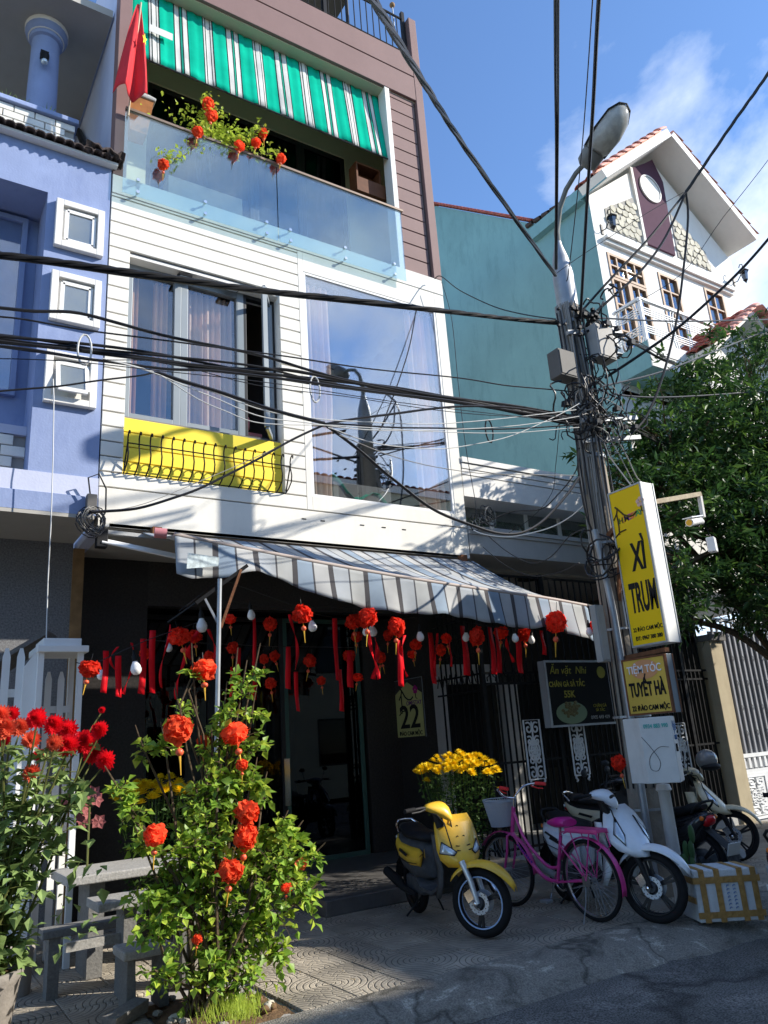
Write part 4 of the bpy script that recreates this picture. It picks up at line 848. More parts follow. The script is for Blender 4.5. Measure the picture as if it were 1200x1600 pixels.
# corrugated brown tiles on the eave
nt_ = 0
for i in range(30):
    x = 1.70 - i*.105
    rows = []
    for y, dz in ((7.83,0),(8.0,.02),(8.2,.05)):
        rows.append([(x + .055*math.cos(a), y, 8.53+dz + .045*math.sin(a)+random.uniform(-.004,.004)) for a in [math.pi*q/6 for q in range(7)]])
    MB().grid(rows).build('roof_tile', DTILE, B, solid=.014)
MB().box(-5, 1.74, 7.9, 8.25, 8.5, 8.535).build('eave_board', WHITE2, B)
rg = MB(); rg.grid([[(1.35+i*.045, 7.8+j*.06, 8.60+random.uniform(-.03,.05)-.02*j) for i in range(11)] for j in range(5)]); rg.build('torn_roofing', DTILE, B, solid=.03)
MB().box(-5, 1.30, 8.42, 8.6, 8.58, 9.29).build('parapet_backing', MORTAR, B)
for r_ in range(7):
    for i in range(9):
        x = 1.31 - (i+.5*(r_ % 2))*.235; x1_ = min(x, 1.31)
        if x1_ - (x-.228) > .02: MB().cbox(x-.228, x1_-.004, 8.39, 8.42, 8.60+r_*.102, 8.693+r_*.102, .005).build('glazed_brick', BRICKW, B)
MB().box(-5, 1.34, 8.34, 8.66, 9.312, 9.38).build('parapet_coping', BLUEP, B, bevel=.01)
MB().lathe([(.19,9.19),(.185,10.2),(.175,10.98),(.21,11.0),(.21,11.05),(.25,11.08),(.27,11.14),(.27,11.2)], 24, (.96,8.95,0)).build('column', BLUEP, B, smooth=True)
MB().lathe([(.19,11.0),(.205,11.01),(.205,11.05),(.23,11.06),(.23,11.10),(.25,11.115),(.25,11.15),(.275,11.16),(.275,11.22),(0,11.22)], 24, (.96,8.95,0)).build('capital', WHITE2, B, smooth=True)
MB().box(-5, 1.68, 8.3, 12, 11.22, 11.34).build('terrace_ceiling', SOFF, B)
MB().box(-5, 1.68, 11, 11.2, 9.0, 11.22).build('terrace_wall', WHITE2, B)
MB().box(-5, 1.68, 8.6, 11, 8.5, 8.6).build('terrace_floor', GREYR, B)
MB().tube([(1.60,8.5,8.75),(1.62,9.4,9.9),(1.64,10.2,10.9),(1.64,10.6,11.2)], .05, 8).build('downpipe', IRON, B)
cl_ = thing('column_lamp', 'small black and glass wall lamp on the blue column', 'lamp', (.9,8.75,10.6))
MB().box(.88,.98,8.72,8.78,10.55,10.66).build('bracket', IRON, cl_); MB().lathe([(.045,0),(.055,.06),(.055,.10),(.03,.13)],10,(.93,8.68,10.45)).build('cage', IRON, cl_, smooth=True); MB().ball((.93,8.68,10.43), .045).build('shade', LENS, cl_, smooth=True)
for i, x in enumerate((.52,.68,.98)):
    mb = MB()
    for k in range(11):
        a = k*.571*2; L_ = random.uniform(.09,.15); dx, dy = math.cos(a), math.sin(a)
        mb.add([(x-.012*dy,8.5+.012*dx,9.38),(x+.012*dy,8.5-.012*dx,9.38),(x+dx*L_*.8,8.5+dy*L_*.8,9.38+L_)],[(0,1,2)])
    tag(mb.build('succulent', LEAFD, solid=.006), ['spiky green succulent at the far left of the white brick parapet','spiky succulent in the middle of the white brick parapet','small dark succulent beside the blue column'][i], 'plant')
# ground floor: granite wall, gate
MB().box(.35, 1.66, 9.0, 9.3, 0, 4.04).build('granite_wall', GRAN, B)
MB().box(-5, .35, 9.3, 9.4, 0, 4.04).build('dark_entrance', DARKIN, B)
sg = thing('folding_gate', 'green scissor gate at the left edge beside the speckled wall', 'gate', (0,9.1,0))
for i in range(9): x = .32-i*.12; MB().box(x-.012,x+.012,9.1,9.12,0,2.9).build('bar', FRAMEG, sg)
for i in range(8):
    for j in range(9):
        x = .32-i*.12; z = .1+j*.31; MB().bar((x,9.09,z),(x-.12,9.09,z+.31),.015,.006,(0,1,0)).build('lattice_strip', mat('green_gate_strip', (.2,.3,.2), .5), sg) if i < 4 else None
# ================================================================== PORCH NEIGHBOUR (between house 22 and gabled house)
Nb = bld('low_house', 'low house with white moulded cornice, window strip and dark iron fenced porch', 'house', (9, 8.2, 0))
NX0, NX1 = 6.70, 11.70
for z0, z1, y in ((5.42,5.50,7.97),(5.33,5.405,7.99),(5.24,5.32,8.0),(4.86+.05,5.23,8.01)): MB().box(NX0, NX1, y, 8.6, z0, z1).build('cornice_band', WHITE2, Nb)
MB().box(NX0, NX1, 8.6, 8.75, 4.46, 5.45).build('wall', GREYR, Nb)
MB().box(NX0, NX1, 8.6, 16, 5.45, 5.5).build('roof_slab', GREYR, Nb)
for z0, z1, y in ((4.06,4.34,8.0),(4.345,4.395,7.98),(4.40,4.46,7.96)): MB().box(NX0, NX1, y, 8.7, z0, z1).build('slab_edge_band', GREYR, Nb)
x = 6.82
while x < 11.5:
    x1_ = min(x+.72, 11.6); win(Nb, x, x1_-.005, 4.47, 4.95, 8.42, ALUW, .03, .05, G_NB, 'window'); x += .72
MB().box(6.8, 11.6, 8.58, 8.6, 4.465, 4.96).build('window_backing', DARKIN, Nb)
MB().box(NX0, NX1, 8.7, 10.6, 4.02, 4.06).build('porch_ceiling', SOFF, Nb)
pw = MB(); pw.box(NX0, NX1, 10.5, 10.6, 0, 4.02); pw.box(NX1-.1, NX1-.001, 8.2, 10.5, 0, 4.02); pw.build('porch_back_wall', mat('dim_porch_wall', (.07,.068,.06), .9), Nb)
MB().box(NX0+.02, NX1, 8.0, 10.5, -.01, .12).build('porch_floor', GREYR, Nb)
MB().box(7.2, 8.6, 10.44, 10.49, .2, 2.5).build('door', DARKIN, Nb); MB().box(9.3, 10.8, 10.44, 10.49, 1.0, 2.5).build('dark_window', DARKIN, Nb)
MB().box(NX0+.01, 8.6, 9.9, 10.1, 2.45, 2.75).build('white_beam', WHITE2, Nb)
MB().box(7.05, 7.35, 9.7, 9.9, .12, 2.45).build('porch_pillar', WHITE2, Nb); MB().box(6.72, 7.0, 9.6, 10.4, .12, 1.25).build('stone_plinth', STONE, Nb)
MB().box(8.7, 9.0, 9.9, 10.1, .12, 2.45).build('porch_pillar', WHITE2, Nb)
MB().lathe([(0,0),(.16,0),(.18,-.03),(0,-.06)], 20, (8.6,8.9,4.01)).build('ceiling_light', IRON, Nb)
# iron fence: a thing with two panels and the gate ornaments
fe = thing('iron_fence', 'black iron porch fence with pointed scroll rail and two white cast panels', 'fence', (7.5, 8.1, 0))
def vbars(y, xa, xb, z0, z1, st, mm=IRON, r_=.010, par=fe, nm='bar', along='x', fixed=None):
    n = int((xb-xa)/st)+1
    for i in range(n):
        x = xa+i*st
        if along == 'x': mb = MB().box(x-r_, x+r_, y-r_, y+r_, z0, z1)
        else: mb = MB().box(fixed-r_, fixed+r_, x-r_, x+r_, z0, z1)
        mb.build(nm, mm, par)
vbars(8.1, 6.80, 11.6, 2.42, 3.80, .13, r_=.009)
vbars(8.1, 6.80, 11.6, .12, 2.42, .105, r_=.010)
for z in (3.80, 3.2, 2.42, 2.28, 1.25, .2): MB().box(6.76, 11.62, 8.085, 8.115, z-.015, z+.015).build('rail', IRON, fe)
for x in (6.76, 8.05, 9.5, 11.0): MB().box(x-.03, x+.03, 8.07, 8.13, 0, 3.85).build('post', IRON, fe)
vbars(0, 8.2, 9.12, .12, 3.7, .115, along='y', fixed=6.76)
for z in (3.7,3.45,3.2,2.95,2.7,2.42,2.2,1.3,.2): MB().box(6.745, 6.775, 8.13, 9.12, z-.012, z+.012).build('rail', IRON, fe)
# scroll arrowheads
for i in range(14):
    x = 6.9+i*.21
    mb = MB(); mb.tube([(x-.07,8.08,2.31),(x-.075,8.08,2.36),(x-.04,8.08,2.38),(x,8.08,2.47),(x+.04,8.08,2.38),(x+.075,8.08,2.36),(x+.07,8.08,2.31)], .009, 5); mb.add([(x-.02,8.07,2.46),(x+.02,8.07,2.46),(x,8.07,2.56),(x,8.09,2.5)],[(0,1,2),(0,2,3),(1,3,2)])
    mb.build('scroll', IRON, fe)
for i in range(7):
    y = 8.25+i*.13; MB().tube([(6.73,y-.05,2.31),(6.73,y-.03,2.38),(6.73,y,2.47),(6.73,y+.03,2.38),(6.73,y+.05,2.31)], .009, 5).build('scroll', IRON, fe)
def cast_panel(xc, zc, w_, h_, y=8.05, par=fe):
    mb = MB(); r_ = .013
    def P(a, b_): return (xc+a*w_/2, y, zc+b_*h_/2)
    mb.tube([P(-1,-.92),P(-1,1),P(1,1),P(1,-.92),P(-1,-.92)], r_, 5)
    for s in (-1,1):
        for c, rr in ((.72,.5),(-.72,.5),(.30,.42),(-.30,.42)):
            pts = [P(s*(.45 + (1-t)*rr*math.cos(t*9+1)), c + s*0 + (1-t)*rr*.42*math.sin(t*9+1)) for t in [q/22 for q in range(20)]]; mb.tube(pts, r_*.95, 5)
        mb.tube([P(s*.85,-.92),P(s*.9,-1.0),P(s*.7,-1.08),P(s*.85,-1.12)], r_*1.2, 5)
    n = 20
    for rr in (.42,.25,.1): mb.tube([P(rr*1.6*math.cos(2*math.pi*q/n), rr*.8*math.sin(2*math.pi*q/n)) for q in range(n+1)], r_, 5)
    for a in (0,45,90,135): t = R(a); mb.tube([P(.66*math.cos(t),.33*math.sin(t)), P(-.66*math.cos(t),-.33*math.sin(t))], r_*.9, 5)
    mb.tube([P(0,.95),P(0,.36)], r_, 5); mb.tube([P(0,-.36),P(0,-.95)], r_, 5)
    return mb.build('cast_panel', WHITEIRON, par)
cast_panel(7.50, 1.38, .29, .80); cast_panel(8.35, 1.36, .29, .78); cast_panel(10.6, 1.2, .3, .8)
# menu board hung on the fence
mnu = thing('menu_board', 'black snack menu board with yellow lettering hung on the iron fence', 'sign', (8.1, 7.9, 2.0))
mx0, mx1, mz0, mz1 = 7.70, 8.98, 1.66, 2.56; my = 7.88
MB().box(mx0, mx1, my, my+.12, mz0, mz1).build('box', GREYIRON, mnu); MB().box(mx0+.02, mx1-.02, my-.006, my-.001, mz0+.02, mz1-.02).build('face', MENUK, mnu)
fb = MB(); fb.box(mx0-.005, mx1, my-.014, my-.007, mz1-.025, mz1+.004); fb.box(mx0-.005, mx1, my-.014, my-.007, mz0-.004, mz0+.025); fb.box(mx0-.005, mx0+.03, my-.014, my-.0075, mz0+.025, mz1-.025); fb.build('rim', STEEL, mnu)
rx, uz = (1,0,0), (0,0,1); yy = my-.009
text('Ăn vặt  Nhi', .15, (mx0+.45, yy, mz1-.14), rx, uz, MENUG, mnu, shear=.2)
text('CHÂN GÀ SẢ TẮC', .10, (mx0+.40, yy, mz1-.33), rx, uz, MENUG, mnu, sx=.85, bold=.002)
text('55K', .13, (mx0+.42, yy, mz1-.47), rx, uz, MENUG, mnu, bold=.003)
text('CHÂN GÀ', .06, (mx0+1.0, yy, mz0+.26), rx, uz, MENUG, mnu); text('SẢ TẮC', .055, (mx0+1.0, yy, mz0+.2), rx, uz, MENUG, mnu)
text('0905 449 429', .07, (mx0+.98, yy, mz0+.1), rx, uz, BOXG, mnu)
MB().lathe([(0,0),(.30,0),(.30,.004),(0,.004)], 24, (mx0+.42, my-.0065, mz0+.14), (0,-1,0)).map(lambda p: Vector((p.x, p.y, mz0+.18+(p.z-mz0-.14)*.5))).build('printed_plate', mat('pale_green_print', (.18,.25,.15), .5), mnu)
mb = MB()
for k in range(40): a = random.uniform(0,6.28); q = random.uniform(0,.22); mb.ball((mx0+.42+q*math.cos(a), my-.014, mz0+.22+q*.5*math.sin(a)), .035, .006, .022, 6, 4, .2)
mb.build('printed_food', mat('printed_food_brown', (.13,.11,.045), .5, .6, 30), mnu)
MB().lathe([(0,0),(.085,0),(.085,.004),(0,.004)], 18, (mx1-.16, my-.007, mz1-.17), (0,-1,0)).build('badge', MENUG, mnu)
# wall at far right of porch: pillar and next gate
Rg = bld('grey_gate', 'grey metal driveway gate with ornamental white lower panel at the right edge', 'gate', (13, 8, 0))
for i in range(22): x = 12.1+i*.15; MB().box(x-.02, x+.02, 8.15, 8.18, .95, 3.3).build('bar', GREYIRON, Rg)
MB().box(12.0, 15.4, 8.19, 8.2, .1, 3.1).build('sheet', GREYIRON, Rg)
for z in (3.3, 1.0, .75): MB().box(12.0, 15.4, 8.13, 8.185, z-.03, z+.03).build('rail', WHITEIRON, Rg)
for i in range(12): x = 12.1+i*.15; MB().box(x-.03, x+.03, 8.12, 8.16, .80, .96).build('slot_bar', WHITEIRON, Rg)
cast_panel(12.45, .35, .55, .62, 8.12, Rg); cast_panel(13.2, .35, .55, .62, 8.12, Rg)
MB().box(12.0, 15.4, 8.125, 8.13, .0, .72).build('lower_panel', WHITEIRON, Rg)
for i in range(7):
    for j in range(5):
        x = 12.17+i*.15*2; z = 1.3+j*.42; MB().tube([(x,8.12,z),(x+.04,8.11,z+.06),(x,8.12,z+.12)], .008, 5).build('ornament', STEEL, Rg)
MB().box(11.66, 12.0, 7.95, 8.35, -.02, 2.9).build('pillar', mat('cream_gate_pillar', (.42,.36,.25), .8, .1, 4, dirt=.35, dirtcol=(.25,.2,.13)), Rg, bevel=.01)
MB().box(11.6, 12.06, 7.9, 8.4, 2.9, 3.0).build('pillar_cap', STONED, Rg)
# ================================================================== GABLED HOUSE
Gh = bld('gabled_house', 'white gabled house with teal side wall, curved balcony rail and red tiled roof', 'house', (14, 8.9, 0))
GX0, GX1, GY = 11.72, 16.85, 8.86
EZ = 12.62; PX, PZ = 14.28, 14.78
# side wall facing left (teal)
poly = [(8.86,3.0),(8.86,EZ),(10.46,12.95),(11.2,13.4),(13.97,16.01),(20,16.3),(20,3.0)]
MB().prism([(8.863,4.2),(8.863,12.66),(10.46,12.99),(13.97,16.01-1.35*0),(19,16.6),(19,4.2)], (GX0,0,0), (0,1,0), (0,0,1), (.18,0,0)).build('side_wall', TEAL, Gh)
fw_ = MB(); holes = [(12.0,13.14,8.78,11.28),(13.66,14.36,9.6,11.3),(15.36,16.1,9.5,11.4)]
wall_with_holes(fw_, GX0+.002, GX1, 7.9, 12.6, GY, GY+.15, holes); fw_.build('front_wall', WHITE2, Gh)
MB().prism([(GX0+.002,12.6),(GX1,12.6),(PX,14.62)], (0,GY,0), (1,0,0), (0,0,1), (0,.15,0)).build('gable_wall', WHITE2, Gh)
MB().box(GX1-.15, GX1, GY+.15, 19, 4, 12.6).build('side_wall', WHITE2, Gh)
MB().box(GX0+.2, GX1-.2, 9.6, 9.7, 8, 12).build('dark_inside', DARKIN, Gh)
# roof slabs with overhang
def slab(ax, az, bx, bz, y0, y1, th, m_, nm):
    d = Vector((bx-ax, 0, bz-az)); n = Vector((-d.z, 0, d.x)).normalized()*th
    if n.z < 0: n = -n
    P = [Vector((ax,y0,az)),Vector((bx,y0,bz)),Vector((bx,y1,bz)),Vector((ax,y1,az))]; P += [p+n for p in P]
    return MB().add(P, [(0,3,2,1),(4,5,6,7),(0,1,5,4),(1,2,6,5),(2,3,7,6),(3,0,4,7)]).build(nm, m_, Gh)
FX0, FX1, FY = 11.56, 17.0, 8.2
slab(FX0, 12.52, PX, 14.80, FY, GY-.002, .20, WHITE2, 'roof_slab'); slab(GX0+.32, 12.92, PX, 14.80, GY, 12.0, .20, WHITE2, 'roof_slab'); slab(FX1, 12.85, PX+.001, 14.80, FY, 12.0, .20, WHITE2, 'roof_slab')
MB().box(FX0-.012, FX0-.001, FY+.002, GY+.1, 12.50, 12.74).build('eave_end', TEAL, Gh); MB().box(FX0-.012, GX0, GY+.1, 10.5, 12.5, 12.8).build('eave_end', TEAL, Gh)
def tile_row(ax, az, bx, bz, y, n, m_):
    d = Vector((bx-ax,0,bz-az)); L_ = d.length; u = d/L_; nn = Vector((-u.z,0,u.x)); nn = nn if nn.z > 0 else -nn
    for i in range(n):
        a = Vector((ax,0,az)) + u*(L_*i/n); rows = []
        for t_, rr in ((0,.115),(.25,.11),(1.0,.09)):
            c = a+u*(L_/n)*1.08*t_ + nn*(.20+ .02*(1-t_)); rows.append([c + Vector((0,y,0)) + Vector((0,math.cos(q)*rr,0)) + nn*math.sin(q)*rr for q in [math.pi*k/7 - .25 for k in range(8)]])
        MB().grid(rows).build('ridge_tile', m_, Gh, smooth=True, solid=.018)
tile_row(FX0, 12.52, PX, 14.80, FY+.09, 9, PTILE); tile_row(FX1, 12.85, PX, 14.80, FY+.09, 10, PTILE)
# roof field behind verge
for (ax, az, bx, bz) in ((FX0,12.52,PX,14.80),(FX1,12.85,PX,14.80)):
    d = Vector((bx-ax,0,bz-az)); nn = Vector((-d.z,0,d.x)).normalized(); nn = nn if nn.z > 0 else -nn
    for j in range(12):
        y = FY+.32+j*.3
        if ax == FX0 and y > GY: ax, az = GX0+.45, 13.02
        a = Vector((ax,y,az))+nn*.205; b_ = Vector((bx,y,bz))+nn*.205; rows = [[p + Vector((0,math.cos(q)*.13,0)) + nn*math.sin(q)*.07 for q in [math.pi*k/5 for k in range(6)]] for p in (a,b_)]
        MB().grid(rows).build('tile_course', RTILE, Gh, smooth=True, solid=.015)
# tiles along the long side wall top
n = 16
for i in range(n):
    y0 = 10.6+i*(13.97-10.6)/n*1.0; z0 = 12.99+(y0-10.46)*(16.01-12.99)/(13.97-10.46)
for i in range(26):
    t0 = i/26; y0 = 10.5+t0*3.5; z0 = 12.99+(y0-10.46)*.860; rows = []
    for q_ in (0,1.08): rows.append([(GX0-.06+.11*math.cos(a)+.1, y0+q_*.135+0, z0+q_*.116+.05+.09*math.sin(a)) for a in [math.pi*k/6 for k in range(7)]])
    MB().grid(rows).build('ridge_tile', RTILE, Gh, smooth=True, solid=.02)
for i in range(26):
    y0 = 14.0+i*.2; rows = [[(GX0-.06+.11*math.cos(a)+.1, y0+q_, 16.03+(y0-13.97)*.117+.05+.09*math.sin(a)) for a in [math.pi*k/6 for k in range(7)]] for q_ in (0,.21)]
    MB().grid(rows).build('ridge_tile', RTILE, Gh, smooth=True, solid=.02)
for i in range(9):
    y0 = 8.4+i*.26; MB().lathe([(.05,0),(.06,.2)], 8, (GX0-.03, y0, 12.74+(y0-8.4)*.14), (0,1,.14)).build('eave_tile', DTILE, Gh)
# aubergine panel with round window
MB().prism([(13.42,11.95),(14.43,11.95),(14.54,14.05),(PX,14.6),(13.96,14.36),(13.42,14.0)], (0,GY-.05,0), (1,0,0), (0,0,1), (0,.05,0)).build('gable_panel', AUBER, Gh)
MB().lathe([(0,0),(.34,0),(.34,.02),(0,.02)], 28, (13.94,GY-.051,13.6), (0,-1,0)).build('round_window', WHITE2, Gh)
MB().lathe([(.33,0),(.37,0),(.37,.035),(.33,.035)], 28, (13.94,GY-.052,13.6), (0,-1,0)).build('round_frame', WHITE2, Gh)
def inpoly(x, z, P_):
    c = False
    for i in range(len(P_)):
        x1_, z1_ = P_[i]; x2, z2 = P_[i-1]
        if (z1_ > z) != (z2 > z) and x < (x2-x1_)*(z-z1_)/(z2-z1_)+x1_: c = not c
    return c
def stones(P_, s=.19):
    xs_ = [p[0] for p in P_]; zs_ = [p[1] for p in P_]; z = min(zs_)+s/2; r_ = 0
    MB().prism(P_, (0,GY-.018,0), (1,0,0), (0,0,1), (0,.018,0)).build('stone_backing', MORTAR, Gh)
    while z < max(zs_):
        x = min(xs_) + (s*.5 if r_ % 2 else 0)
        while x < max(xs_)+s:
            if inpoly(x, z, P_) and inpoly(x+s*.3, z, P_) and inpoly(x-s*.3, z, P_):
                q = []
                for k in range(6): a = k*math.pi/3+.5+random.uniform(-.25,.25); rr = s*random.uniform(.40,.62); q.append((x+rr*math.cos(a)*1.05, z+rr*math.sin(a)*.95))
                MB().prism(q, (0,GY-.018-random.uniform(.012,.03),0), (1,0,0), (0,0,1), (0,.02,0)).build('cladding_stone', STN, Gh)
            x += s*1.02
        z += s*.9; r_ += 1
stones([(12.17,11.93),(13.33,11.93),(13.28,13.15),(12.2,12.45)]); stones([(14.58,11.98),(15.85,11.98),(15.75,12.5),(14.62,13.2)])
MB().box(13.34,13.42,GY-.06,GY,11.9,14.0).build('gable_edge', WHITE2, Gh)
for z0, z1, d in ((11.48,11.55,.08),(11.56,11.63,.14)): MB().box(11.95, 16.5, GY-d, GY, z0, z1).build('ledge', WHITE2, Gh)
# balcony door with transom grid
def gridwin(x0, x1, z0, z1, cols, rws, y=GY-.02, nm='window'):
    f = MB(); t_ = .06; f.box(x0,x0+t_,y,y+.1,z0,z1); f.box(x1-t_,x1,y,y+.1,z0,z1); f.box(x0+t_,x1-t_,y,y+.1,z1-t_,z1); f.box(x0+t_,x1-t_,y,y+.1,z0,z0+t_)
    o = f.build(nm, WOODP, Gh); g2 = MB()
    for c_ in range(1,cols): x = x0+(x1-x0)*c_/cols; g2.box(x-.02,x+.02,y+.01,y+.07,z0+t_,z1-t_)
    for r_ in range(1,rws): z = z0+(z1-z0)*r_/rws; g2.box(x0+t_,x1-t_,y+.012,y+.068,z-.018,z+.018)
    g2.build('glazing_bars', WOODP, o); MB().box(x0+t_,x1-t_,y+.05,y+.056,z0+t_,z1-t_).build('pane', G_WIN, o)
gridwin(12.0,13.14,10.7,11.28,4,2,nm='transom'); gridwin(12.0,12.57,8.78,10.68,2,3,nm='door_leaf'); gridwin(12.57,13.14,8.78,10.68,2,3,nm='door_leaf')
gridwin(13.66,14.36,9.6,11.3,2,4); gridwin(15.36,16.1,9.5,11.4,2,4)
# balcony slab and rail
MB().box(11.74, 14.2, 8.1, GY, 8.15, 8.72).build('balcony_slab', TEAL, Gh); MB().box(14.2, 17.5, 8.0, GY, 7.6, 8.72).build('balcony_front', WHITE2, Gh)
MB().box(11.74, 14.2, 8.08, 8.1, 8.16, 8.74).build('slab_face', WHITE2, Gh)
MB().box(GX0+.01, GX1, GY, GY+.1, 4.0, 8.0).build('lower_wall', WHITE2, Gh)
br = thing('balcony_rail', 'white metal balcony rail with curved ovals on the gabled house', 'railing', (13, 8.2, 8.7))
def railseg(p0, p1):
    p0, p1 = Vector(p0), Vector(p1)
    MB().bar(p0+Vector((0,0,.95)), p1+Vector((0,0,.95)), .07, .05).build('handrail', WHITEIRON, br)
    for k in range(4):
        for zz in (.22,.62): MB().bar(p0+Vector((0,0,zz+k*.05)), p1+Vector((0,0,zz+k*.05)), .018, .018).build('thin_rail', WHITEIRON, br)
    MB().box(p1.x-.03,p1.x+.03,p1.y-.03,p1.y+.03,p1.z,p1.z+.95).build('post', WHITEIRON, br)
    mdp = (p0+p1)/2; u = (p1-p0).normalized()
    for s in (-1,1):
        for q in (.12,.2): MB().tube([mdp+u*s*(q+.10*math.cos(t_)) + Vector((0,0,.47+.47*math.sin(t_))) for t_ in [math.pi*(k/10-.5) for k in range(11)]], .016, 5).build('curved_bar', WHITEIRON, br)
railseg((11.78,8.8,8.72),(11.78,8.14,8.72)); railseg((11.78,8.14,8.72),(14.15,8.14,8.72))
# small porch roof with red tiles
def pslab(ax, az, bx, bz, m_, nm):
    d = Vector((bx-ax,0,bz-az)); n = Vector((-d.z,0,d.x)).normalized()*.12; n = n if n.z > 0 else -n
    P = [Vector((ax,7.5,az)),Vector((bx,7.5,bz)),Vector((bx,GY,bz)),Vector((ax,GY,az))]; P += [p+n for p in P]; MB().add(P, [(0,3,2,1),(4,5,6,7),(0,1,5,4),(1,2,6,5),(2,3,7,6),(3,0,4,7)]).build(nm, m_, Gh); return n
for (ax, az, bx, bz) in ((13.0,8.5,14.62,9.72),(16.4,8.4,14.621,9.72)):
    n = pslab(ax, az, bx, bz, WHITE2, 'porch_roof_slab'); u = Vector((bx-ax,0,bz-az))
    for i in range(8):
        for jy in range(5):
            a = Vector((ax,7.42+jy*.30,az))+u*(i/8)+n; b_ = a+u*(1.12/8); c1 = n.normalized()
            MB().grid([[p+Vector((0,math.cos(q)*.15,0))+c1*(math.sin(q)*.075+.02*(1-k)) for q in [math.pi*g/5 for g in range(6)]] for k, p in enumerate((a,b_))]).build('roof_tile', RTILE if jy else PTILE, Gh, smooth=True, solid=.016)
MB().prism([(13.3,6.9),(16.2,6.9),(16.2,8.5),(14.62,9.68),(13.3,8.68)], (0,7.95,0), (1,0,0), (0,0,1), (0,.85,0)).build('porch_gable', WHITE2, Gh)
# two wall lanterns
def wall_lantern(x, z, lb):
    t = thing('wall_lantern', lb, 'lantern', (x, GY, z), 'carriage lanterns on the gabled house')
    MB().tube([(x,GY,z-.1),(x,GY-.1,z-.12),(x,GY-.22,z),(x,GY-.3,z+.18),(x,GY-.3,z+.24),(x,GY-.24,z+.27),(x,GY-.2,z+.2)], .012, 6).build('arm', IRON, t); MB().box(x-.03,x+.03,GY-.02,GY,z-.2,z+.05).build('plate', IRON, t)
    MB().lathe([(0,.14),(.03,.13),(.11,.05),(.12,.03),(.04,.03)], 6, (x,GY-.3,z)).build('cap', IRON, t); MB().lathe([(.09,.03),(.055,-.2),(0,-.2)], 6, (x,GY-.3,z)).build('glass', G_DARK, t)
    MB().lathe([(.06,-.2),(.03,-.24),(0,-.3)], 6, (x,GY-.3,z)).build('foot', IRON, t)
wall_lantern(11.98, 11.9, 'black carriage lantern on the white gable by the teal corner'); wall_lantern(16.75, 12.05, 'black carriage lantern at the right end of the gable')
# ================================================================== houses across the street (cast the shade, seen in window reflections)
def far_house(x0, x1, z, m_, label):
    t = thing('street_house', label, 'house', ((x0+x1)/2, -5.5, 0))
    MB().box(x0, x1, -14, -5.0, -.1, z-.35).build('wall', m_, t)
    MB().box(x0-.05, x1+.05, -14, -4.9, z-.35, z-.1).build('cornice', WHITE2, t)
    n = int((x1-x0)/.3); rr = MB()
    for i in range(n):
        x = x0+.15+i*.3; rr.grid([[(x+.14*math.cos(q), y, zz+.08*math.sin(q)) for q in [math.pi*k/5 for k in range(6)]] for y, zz in ((-4.85,z-.1),(-9.5,z+1.2 if False else z+.0))])
    o = rr.build('roof', RTILE if m_ is not GREYR else DTILE, t, smooth=True)
    for i in range(int((x1-x0)/3)):
        for j in range(3):
            x = x0+1+i*3; win(t, x, x+1.2, 1.0+j*3.2, 2.6+j*3.2, -5.02, ALUD, .06, .03, None, 'window'); MB().box(x+.06, x+1.14, -4.99, -4.985, 1.06+j*3.2, 2.54+j*3.2).build('pane', G_DARK, t)
far_house(-8, 3, 8.2, GREYR, 'grey three storey house across the street behind the viewer')
far_house(3.05, 21.2, 10.35, CREAM, 'cream house with red tiled roof across the street reflected in the window')
far_house(21.3, 46, 13.4, WHITE2, 'tall white house across the street beyond the cream one')
def smooth_pts(P_, k=5):
    P_ = [Vector(p) for p in P_]; out = []
    for i in range(len(P_)-1):
        p0 = P_[max(i-1,0)]; p1 = P_[i]; p2 = P_[i+1]; p3 = P_[min(i+2,len(P_)-1)]
        for j in range(k):
            t = j/k; out.append(.5*((2*p1)+(p2-p0)*t+(2*p0-5*p1+4*p2-p3)*t*t+(3*p1-p0-3*p2+p3)*t**3))
    return out+[P_[-1]]
ORD = ['first','second','third','fourth','fifth','sixth','seventh','eighth','ninth','tenth','eleventh','twelfth','thirteenth','fourteenth','fifteenth','sixteenth','seventeenth','eighteenth','nineteenth','twentieth','twenty-first','twenty-second','twenty-third','twenty-fourth','twenty-fifth','twenty-sixth','twenty-seventh','twenty-eighth','twenty-ninth','thirtieth','thirty-first','thirty-second','thirty-third','thirty-fourth','thirty-fifth','thirty-sixth','thirty-seventh','thirty-eighth','thirty-ninth','fortieth','forty-first','forty-second','forty-third','forty-fourth','forty-fifth','forty-sixth','forty-seventh','forty-eighth','forty-ninth','fiftieth']
# ================================================================== AWNING
aw = thing('awning', 'faded blue and grey striped canvas awning with a scalloped valance on the white house', 'awning', (4.3, 7, 3.4))
AWM = stripes('faded_striped_canvas', [(.16,(.50,.53,.56)),(.018,(.14,.14,.15)),(.15,(.55,.56,.55)),(.055,(.12,.115,.12)),(.15,(.36,.44,.53)),(.018,(.13,.13,.14)),(.15,(.57,.57,.56)),(.055,(.12,.115,.12))], 1, trans=.3)
def fr_pt(t):   # front bar
    x = 1.98 + (6.98-1.98)*t; return Vector((x, 6.30 - .06*math.sin(math.pi*t), 3.455 - .44*t - .055*math.sin(math.pi*min(1,t*1.15))))
def bk_pt(t): return Vector((2.15 + (6.67-2.15)*t, 7.93, 3.93))
n = 110; rows = []; us = [t*5.0/.76 for t in [i/n for i in range(n+1)]]
for j in range(12):
    v = j/11
    rows.append([bk_pt(i/n).lerp(fr_pt(i/n), v) + Vector((0,0,-.10*math.sin(math.pi*v)*(.35+.65*i/n) + .008*math.sin(i*.9)*math.sin(math.pi*v))) for i in range(n+1)])
uvgrid('canopy', rows, us, None, AWM, aw, .003)
rows = []
